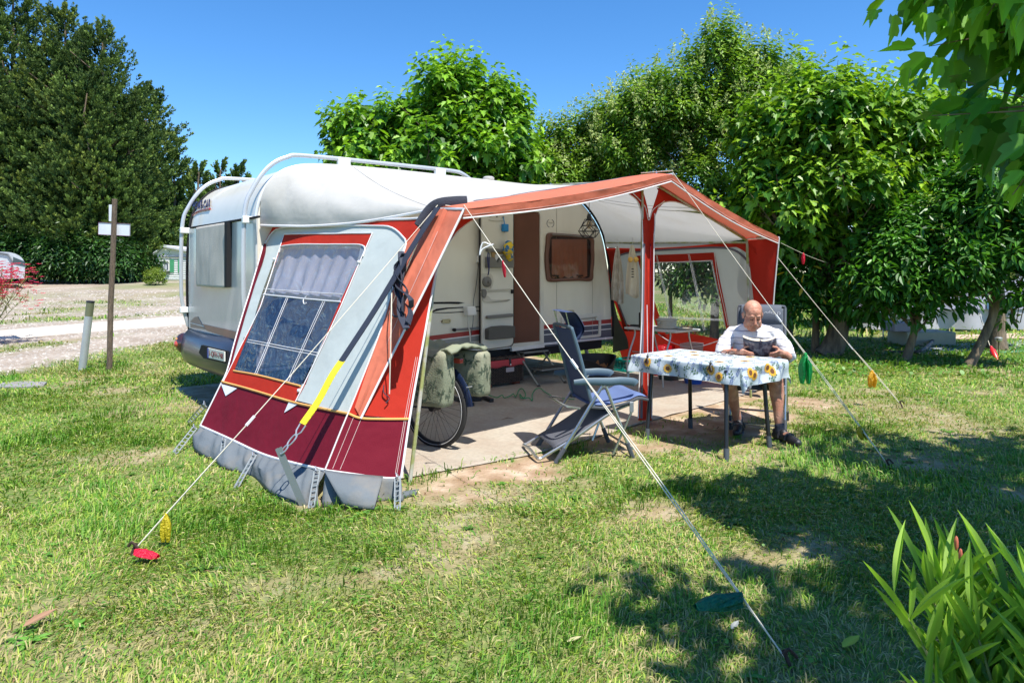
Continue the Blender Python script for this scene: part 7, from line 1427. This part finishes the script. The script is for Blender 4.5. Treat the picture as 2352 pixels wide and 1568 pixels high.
# shirt, shorts, socks, sandals
s_ = MB(); s_.ell(Pv+UP*.06, (.20, .185, .13), RM, 20, 12); s_.ell(Pv+fw*.10+UP*.18, (.205, .192, .18), RM, 20, 12); s_.ell(Ch+UP*.0, (.205, .158, .16), RM, 20, 12); s_.ell((SL+SRr)/2+UP*-.015, (.20, .112, .090), RM, 18, 10); s_.ell((SL+SRr)/2+UP*.045+fw*-.01, (.165, .085, .062), RM, 16, 10)
for S_, E_, sg in ((SL, EL, 1), (SRr, ER, -1)): cap_(s_, [S_, S_.lerp(E_, .45)+lt*sg*.012-UP*.005, S_.lerp(E_, .93)], [.058, .068, .069], 16); s_.ell(S_.lerp(E_, .9)-UP*.01, (.07, .07, .05))
for S_ in (SL, SRr): cap_(s_, [V((2.215, 6.27, .925)), S_+UP*.004], [.066, .060], 14)
def fold_disp(o, amp, sc, st=(1, 1, 2)):
    me = o.data; n = len(me.vertices); co = np.empty(n*3, np.float32); me.vertices.foreach_get('co', co); co = co.reshape(-1, 3); no = np.empty(n*3, np.float32); me.vertex_normals.foreach_get('vector', no); no = no.reshape(-1, 3)
    d = np.array([noise.noise(V((p[0]*sc*st[0], p[1]*sc*st[1], p[2]*sc*st[2]+2*p[0]*sc)))+.4*noise.noise(V((p[0], p[1], p[2]))*sc*3) for p in co]); me.vertices.foreach_set('co', (co+no*(d*amp)[:, None]).ravel().astype(np.float32)); me.update()
SHM = bpy.data.materials.new('striped_shirt'); SHM.use_nodes = True; N = SHM.node_tree.nodes; L = SHM.node_tree.links; bb_ = N['Principled BSDF']; bb_.inputs['Roughness'].default_value = .9
tc = N.new('ShaderNodeTexCoord'); sx3 = N.new('ShaderNodeSeparateXYZ'); L.new(tc.outputs['Object'], sx3.inputs[0]); ns_ = N.new('ShaderNodeTexNoise'); ns_.inputs['Scale'].default_value = 5; L.new(tc.outputs['Object'], ns_.inputs['Vector'])
m1_ = N.new('ShaderNodeMath'); m1_.operation = 'MULTIPLY_ADD'; L.new(ns_.outputs['Fac'], m1_.inputs[0]); m1_.inputs[1].default_value = .05; L.new(sx3.outputs['Z'], m1_.inputs[2])
m2n = N.new('ShaderNodeMath'); m2n.operation = 'DIVIDE'; L.new(m1_.outputs[0], m2n.inputs[0]); m2n.inputs[1].default_value = .062; m3_ = N.new('ShaderNodeMath'); m3_.operation = 'FRACT'; L.new(m2n.outputs[0], m3_.inputs[0])
m4_ = N.new('ShaderNodeMath'); m4_.operation = 'LESS_THAN'; L.new(m3_.outputs[0], m4_.inputs[0]); m4_.inputs[1].default_value = .13
mc = N.new('ShaderNodeMix'); mc.data_type = 'RGBA'; L.new(m4_.outputs[0], mc.inputs[0]); mc.inputs[6].default_value = (.70, .70, .73, 1); mc.inputs[7].default_value = (.27, .27, .32, 1); L.new(mc.outputs[2], bb_.inputs['Base Color'])
shirt = remesh(s_, 'shirt', SHM, person, None, .006, 8); fold_disp(shirt, .010, 9)
s_ = MB(); s_.ell(Pv, (.20, .18, .145), RM, 20, 12)
for hip, k in ((hipL, KL), (hipR, KR)): cap_(s_, [hip, hip.lerp(k, .4), hip.lerp(k, .74)], [.12, .108, .098], 16)
shorts = remesh(s_, 'shorts', mat('shorts_black', (.018, .018, .022), .85), person, None, .007, 6); fold_disp(shorts, .010, 11)
for a, toe, heel in ((AL, V((2.355, 5.63, .035)), V((2.275, 5.87, .045))), (AR, V((1.975, 6.00, .035)), V((2.08, 6.24, .045)))):
    s_ = MB(); cap_(s_, [a+UP*.035, a, heel.lerp(toe, .3)+UP*.012], [.042, .041, .042]); remesh(s_, 'sock', mat('sock_dark', (.035, .04, .06), .95), person, None, .005, 4)
    s_ = MB(); cap_(s_, [heel, heel.lerp(toe, .5)+UP*.014, toe+UP*.0], [.041, .043, .036]); cap_(s_, [heel+UP*.03, heel.lerp(toe, .35)+UP*.04], [.036, .036]); shoe = remesh(s_, 'shoe', mat('shoe_leather', (.016, .016, .02), .45, bump=.3), person, None, .005, 4)
    dd = (toe-heel); dd.z = 0; dd.normalize(); sdd = UP.cross(dd); cc4 = heel.lerp(toe, .5); cc4.z = .014
    MB().prism([cc4+dd*(math.cos(t)*.155)+sdd*(math.sin(t)*.048) for t in [k*math.pi/12 for k in range(24)]], UP*-.014+UP*.0).build('sole', mat('sole_grey', (.12, .12, .13), .7), shoe)
    for fr_ in (.30, .62): c5 = heel.lerp(toe, fr_); q = [c5+sdd*math.cos(t)*.050+UP*(math.sin(t)*.052*(1.25 if fr_ < .5 else 1)+.0) for t in [k*math.pi/10 for k in range(11)]]; MB().tube(q, .012, 6, flat=.3, up=dd).build('strap', mat('strap_leather', (.03, .03, .035), .35), shoe, smooth=True)
# book
book = thing('book', 'thick open paperback with dark cover held by the man', 'book', bkC); CVR = mat('cover_dark', (.05, .045, .07), .35, two=(.18, .17, .20), tscale=22, tlo=.5, thi=.62); PG = mat('page_cream', (.66, .56, .40), .9)
for s in (-1, 1):
    def bf(off): return lambda u, v: bkC+bl_*s*(.004+.135*u)-bn*(.045*u**1.3)*(1)+bup*(v-.5)*.19+bn*(off)+bn*.012*math.sin(u*3.1)
    mb = MB(); mb.grid(bf(.0), 10, 4); mb.build('cover', CVR, book, smooth=True, solid=.003)
    mb = MB(); A3 = [bf(-.002)(u/10, .98) for u in range(11)]; A4 = [bf(-.024-.010*(s < 0))(u/10*.97, .98) for u in range(11)]; B3 = [bf(-.002)(u/10, .02) for u in range(11)]; B4 = [bf(-.024-.010*(s < 0))(u/10*.97, .02) for u in range(11)]
    mb.ruled(A3, A4); mb.ruled(B3, B4); mb.ruled(A4, B4); mb.ruled([A3[-1], A4[-1]], [B3[-1], B4[-1]]); mb.build('page_block', PG, book, smooth=True)
MB().tube([bkC-bup*.1, bkC+bup*.1], .007, 6).build('spine', CVR, book)
# ================================================================ POSTS, BACKGROUND
# wooden post with a sign board seen from behind
pb0 = G(251, 851); WD = mat('weathered_wood', (.20, .145, .10), .9, bump=1.0, bscale=25, var=.3, vscale=10, two=(.10, .07, .05), tscale=10, stretch=(6, 6, .6))
YP = pb0.y; sp = thing('sign_post', 'weathered wooden post carrying white sign boards by the track', 'sign post', pb0)
MB().tube([atY(251, 851, YP)-UP*.05, atY(254, 700, YP), atY(259, 600, YP), atY(263.5, 457, YP)], [.040, .039, .038, .036], 9).build('post', WD, sp, smooth=True)
WS = mat('sign_white', (.62, .65, .70), .5); bd = MB().prism([atY(x, y, YP+.05) for x, y in ((226, 510.5), (298.5, 514), (298, 542), (225.5, 538.5))], (0, .012, 0)).build('sign_board', WS, sp); 
MB().tube([atY(x, y, YP+.045) for x, y in ((226, 510.5), (298.5, 514), (298, 542), (225.5, 538.5))], .004, 4, closed=True).build('board_edge', mat('sign_edge', (.16, .03, .09), .6), bd)
MB().prism([atY(x, y, YP+.08) for x, y in ((250, 470), (257, 470), (257, 508), (250, 508))], (0, .012, 0)).build('sign_board', WS, sp)
# bollard light
b0 = G(188, 851); YB = b0.y; bol = thing('bollard_light', 'leaning steel bollard light with a dull green head', 'bollard', b0)
axs = (atY(208, 691, YB)-atY(188, 856, YB)); a0 = atY(188, 856, YB); MB().tube([a0, a0+axs*.79], .052, 20).build('shaft', mat('bollard_steel', (.42, .44, .46), .35, metal=.35), bol, smooth=True); MB().tube([a0+axs*.79, a0+axs*.985], .053, 20).build('diffuser', mat('olive_head', (.14, .15, .085), .4), bol, smooth=True); MB().tube([a0+axs*.98, a0+axs*1.0], .056, 20).build('cap', DARKM, bol, smooth=True)
s0 = G(45, 887); tag(MB().prism([G(-10, 893), G(-10, 884), G(60, 880), G(108, 882), G(100, 889), G(50, 894)], (0, 0, .03)).build('stone_slab', mat('slab_grey', (.25, .24, .24), .9, bump=.5, bscale=30), None, base=s0), 'flat grey concrete slab set in the grass at the left edge', 'slab')
# mobile home
ym = 60; k_ = ym/F; mh = thing('mobile_home', 'white clad mobile home with green shutters beyond the gravel', 'mobile home', atY(430, 655, ym))
def M(x, y, d=0): return atY(x, y, ym-d)
zb = M(430, 653).z; z1_ = M(360, 585).z; zr = M(405, 571).z; x0, x1 = M(358, 600).x, M(520, 600).x; mb = MB()
mb.prism([V((x0, ym, zb)), V((x0, ym, z1_)), V(((x0+x1)*.5-2.4, ym, zr+.1)), V((x1, ym, z1_-.3)), V((x1, ym, zb))], (0, 9, 0)); CLD = mat('cladding', (.82, .82, .84), .6, var=.04); mb.build('wall', CLD, mh)
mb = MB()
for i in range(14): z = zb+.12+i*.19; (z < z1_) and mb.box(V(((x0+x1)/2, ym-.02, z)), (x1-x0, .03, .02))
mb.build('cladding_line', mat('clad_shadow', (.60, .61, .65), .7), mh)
MB().prism([V((x0-.2, ym-.3, z1_-.05)), V(((x0+x1)*.5-2.4, ym-.3, zr+.15)), V((x1, ym-.3, z1_-.35)), V((x1, ym-.3, z1_-.15)), V(((x0+x1)*.5-2.4, ym-.3, zr+.32)), V((x0-.2, ym-.3, z1_+.1))], (0, 9.4, 0)).build('roof', mat('mh_roof', (.60, .61, .66), .6), mh)
MB().box(V(((x0+x1)/2, ym-.1, M(400, 590).z)), (x1-x0, .06, .08)).build('eave_line', mat('clad_dark', (.12, .14, .16), .6), mh)
def rect(x0_, y0_, x1_, y1_, d, th): return MB().prism([M(x0_, y0_, d), M(x1_, y0_, d), M(x1_, y1_, d), M(x0_, y1_, d)], (0, th, 0))
wf = rect(365, 597, 388.5, 622, .06, .06).build('window', WHITE, mh); rect(367.5, 599.5, 386, 619.5, .08, .02).build('pane', mat('far_glass', (.07, .09, .13), .15), wf); MB().grid(lambda u, v: M(369+15*u, 607+12*v, .10+.03*math.sin(u*18)), 20, 2).build('curtain', mat('net_white', (.5, .52, .56), .9), wf)
wf = rect(430, 597, 452, 622, .06, .06).build('window', WHITE, mh); rect(432.5, 599.5, 449, 619.5, .08, .02).build('pane', mat('far_glass', (.07, .09, .13), .15), wf)
for xa, xb in ((355, 363), (390, 399), (408.5, 418)): rect(xa, 596, xb, 625, .08, .07).build('shutter', mat('shutter_green', (.06, .30, .15), .6), mh)
rect(364, 623, 388, 628, .2, .2).build('flower_box', mat('box_dark', (.06, .07, .06), .8), mh)
# far caravan at the left edge
yc = 35; fc = thing('distant_caravan', 'rounded white caravan half hidden by pink oleander at the left edge', 'caravan', atY(20, 640, yc))
def C_(x, y, d=0): return atY(x, y, yc-d)
zg = C_(0, 640).z; pr_ = smoothpoly([C_(56, 640), C_(57, 610), C_(50, 592), C_(30, 581), C_(0, 578), C_(-60, 577), C_(-90, 590), C_(-95, 640)], 40); MB().prism(pr_, (-2.6, 3, 0)).build('body', mat('far_white', (.50, .52, .54), .4), fc, smooth=True)
MB().prism([C_(x, y, .02) for x, y in ((30, 590), (55, 600), (57, 612), (30, 606))], (0, .05, 0)).build('window', mat('far_glass2', (.05, .07, .08), .2), fc); MB().tube([C_(25, 640, .04), C_(28, 600, .04), C_(18, 584, .04), (C_(-10, 580, .04))], .05, 6).build('awning_rail', mat('rail_dark', (.12, .13, .14), .5), fc)
# ---- things behind the shrubs on the right
yr = 16.5; nt = thing('neighbour_awning_tent', 'pale grey awning tent of the next pitch behind the shrubs', 'tent', atY(2150, 740, yr)); TG = mat('tent_grey', (.44, .44, .47), .85, var=.06, trans=.15)
T_ = lambda x, y, d=0: atY(x, y, yr+d)
mb = MB(); mb.grid(lambda u, v: T_(1930+u*520, 560+v*196)+V((0, .10*math.sin(u*30)+.05*nz((u*9, v*3, 0)), 0)), 80, 8); mb.build('front_wall', TG, nt, smooth=True); MB().grid(lambda u, v: T_(1930+u*520, 560-v*35, v*2.5), 30, 4).build('roof', TG, nt, smooth=True)
MB().prism([T_(x, y, -.14) for x, y in rrect([(2268, 688), (2330, 686), (2330, 710), (2268, 712)], 5)], (0, .02, 0)).build('window', mat('tent_window', (.10, .20, .34), .2), nt); MB().grid(lambda u, v: T_(1930+u*520, 600+v*110, -.11+.02*math.sin(u*60)), 60, 4).build('mesh_panel', mat('mesh_lilac', (.36, .36, .46), .8), nt)
gp_ = [G(2060, 812), G(2120, 795), G(2400, 780), G(2400, 800), G(2260, 809), G(2160, 816)]; tag(MB().prism([p+UP*.012 for p in gp_], (0, 0, .008)).build('pitch_mat', mat('mat_grey', (.36, .38, .43), .85, bump=.3), None, base=gp_[0]), 'pale grey groundsheet in front of the neighbouring tent', 'groundsheet')
gp_ = [G(2250, 813), G(2280, 806), G(2420, 797), G(2420, 812)]; tag(MB().prism([p+UP*.022 for p in gp_], (0, 0, .006)).build('turf_mat', mat('mat_green', (.10, .30, .20), .9), None, base=gp_[0]), 'light green mat lying on the grass at the right edge', 'mat')
sb = G(2330, 772); MB_ = MB().prism([G(2180, 779, .02), G(2180, 771, .02), G(2400, 765, .02), G(2400, 777, .02)], (0, 0, .02)).build('paved_strip', mat('sand_pink', (.52, .38, .28), .9), None, base=sb); tag(MB_, kind='structure')
# bicycle wheel lying behind the forked shrub
cw_ = atY(2070, 745, 12.9); r_ = .62; hoop = smoothpoly([G(2030, 809, .02)+V((0, 0, 0)), G(2080, 808, .05), G(2120, 803, .12), atY(2144, 780, 13.2), atY(2150, 762, 13.2)], 24); tag(MB().tube(hoop, .03, 8).build('hose', mat('hose_grey', (.10, .10, .11), .6), None, base=hoop[0], smooth=True), 'dark curved hose lying behind the forked shrub', 'hose')
ub = thing('utility_trailer', 'low beige trailer behind the forked laurel shrub', 'trailer', G(2110, 812)); c = atY(2115, 775, 13.4); MB().box(c, (.95, .7, .28)).build('box', mat('trailer_beige', (.42, .39, .30), .7), ub, bevel=.03); MB().tube([c+V((.1, -.3, -.14)), c+V((.1, -.3, -.42))], .03, 6).build('leg', STEEL, ub); MB().box(c+V((-.4, 0, .22)), (.55, .5, .18)).build('lid', mat('lid_lilac', (.40, .34, .42), .6), ub, bevel=.03)
# rope with red bottle and solar lamp stake
rr5 = rope('neighbour guy rope ending above the red bottle', atY(2243, 700, 12.4), atY(2276, 800, 11.4), .005); c = atY(2284, 815, 11.3)
tag(MB().lathe([(.0, .17), (.02, .165), (.022, .13), (.045, .09), (.05, -.06), (.04, -.15), (.0, -.16)], c, 14, (atY(2276, 796, 11.4)-c).normalized()).build('red_bottle', mat('bottle_red', (.70, .02, .03), .35), None, base=c, smooth=True), 'red plastic bottle hung on a guy rope at the right edge', 'bottle')
c = G(2294, 823); sl = thing('garden_lamp', 'small solar lamp on a thin stake beside the red bottle', 'lamp', c); MB().tube([c, c+UP*.30], .012, 6).build('stake', mat('stake_green', (.12, .14, .06), .6), sl); MB().lathe([(.02, .28), (.05, .30), (.055, .34), (.03, .36), (.0, .36)], c, 12).build('head', STEEL, sl, smooth=True)
bx = atY(1985, 735, 14.5); dc_ = thing('folded_deckchair', 'folded dark deckchair in the shade behind the shrubs', 'chair', G(1985, 775)); MB().box(bx, (.9, .5, .10)).build('seat', DARKM, dc_, bevel=.02); MB().box(bx+V((-.3, .2, .25)), (.3, .06, .5)).build('backrest', DARKM, dc_, bevel=.02)
for dx in (-.4, .4): MB().tube([bx+V((dx, 0, 0)), V((bx.x+dx, bx.y, .0))], .015, 6).build('leg', STEEL, dc_)
# pale fence post behind the man
c = G(1873, 808); tag(MB().tube([c, c+UP*.95], [.055, .05], 8).build('wooden_stake', WD, None, base=c, smooth=True), 'short round wooden stake left of the mulberry trunk', 'stake')
# ---- fallen leaves
def leaf_thing(label, p, size, ang, col, nm, m, grp='fallen leaves on the lawn'):
    v, f, l, c = leaves(np.array([[p.x, p.y, .032]]), np.array([[math.cos(ang), math.sin(ang), .06]]), np.array([[.1, .1, 1.]]), np.array([size]), np.array([col]), OVAL, .35, -.12)
    tag(link_mesh('fallen_leaf', npmesh('fallen_leaf', v, f, l, c), leafmat('fallen_leaf_mat', .7, .2), None, (p.x, p.y, 0)), label, 'leaf', grp)
for px, py, s, a, col, lb in [(52, 1457, .12, 1.0, (.34, .19, .11), 'large dry brown leaf on the grass at the lower left'), (1302, 1492, .06, .3, (.50, .45, .24), 'pale curled leaf near the bottom centre of the lawn'), (1935, 1505, .10, .5, (.42, .45, .05), 'yellow green leaf on shaded grass near the bottom right'),
    (2318, 1192, .05, 1.3, (.75, .42, .02), 'orange yellow leaf above the corner oleander'), (1893, 997, .10, .1, (.60, .50, .20), 'cream leaf on the sunny grass right of the man'), (2000, 845, .08, .2, (.60, .48, .08), 'yellow leaf in the shade behind the right rope'), (1680, 1462, .06, .8, (.5, .5, .45), 'pale scrap beside the dark green net')]:
    leaf_thing(lb, G(px, py), s, a, col, 'leaf', None)
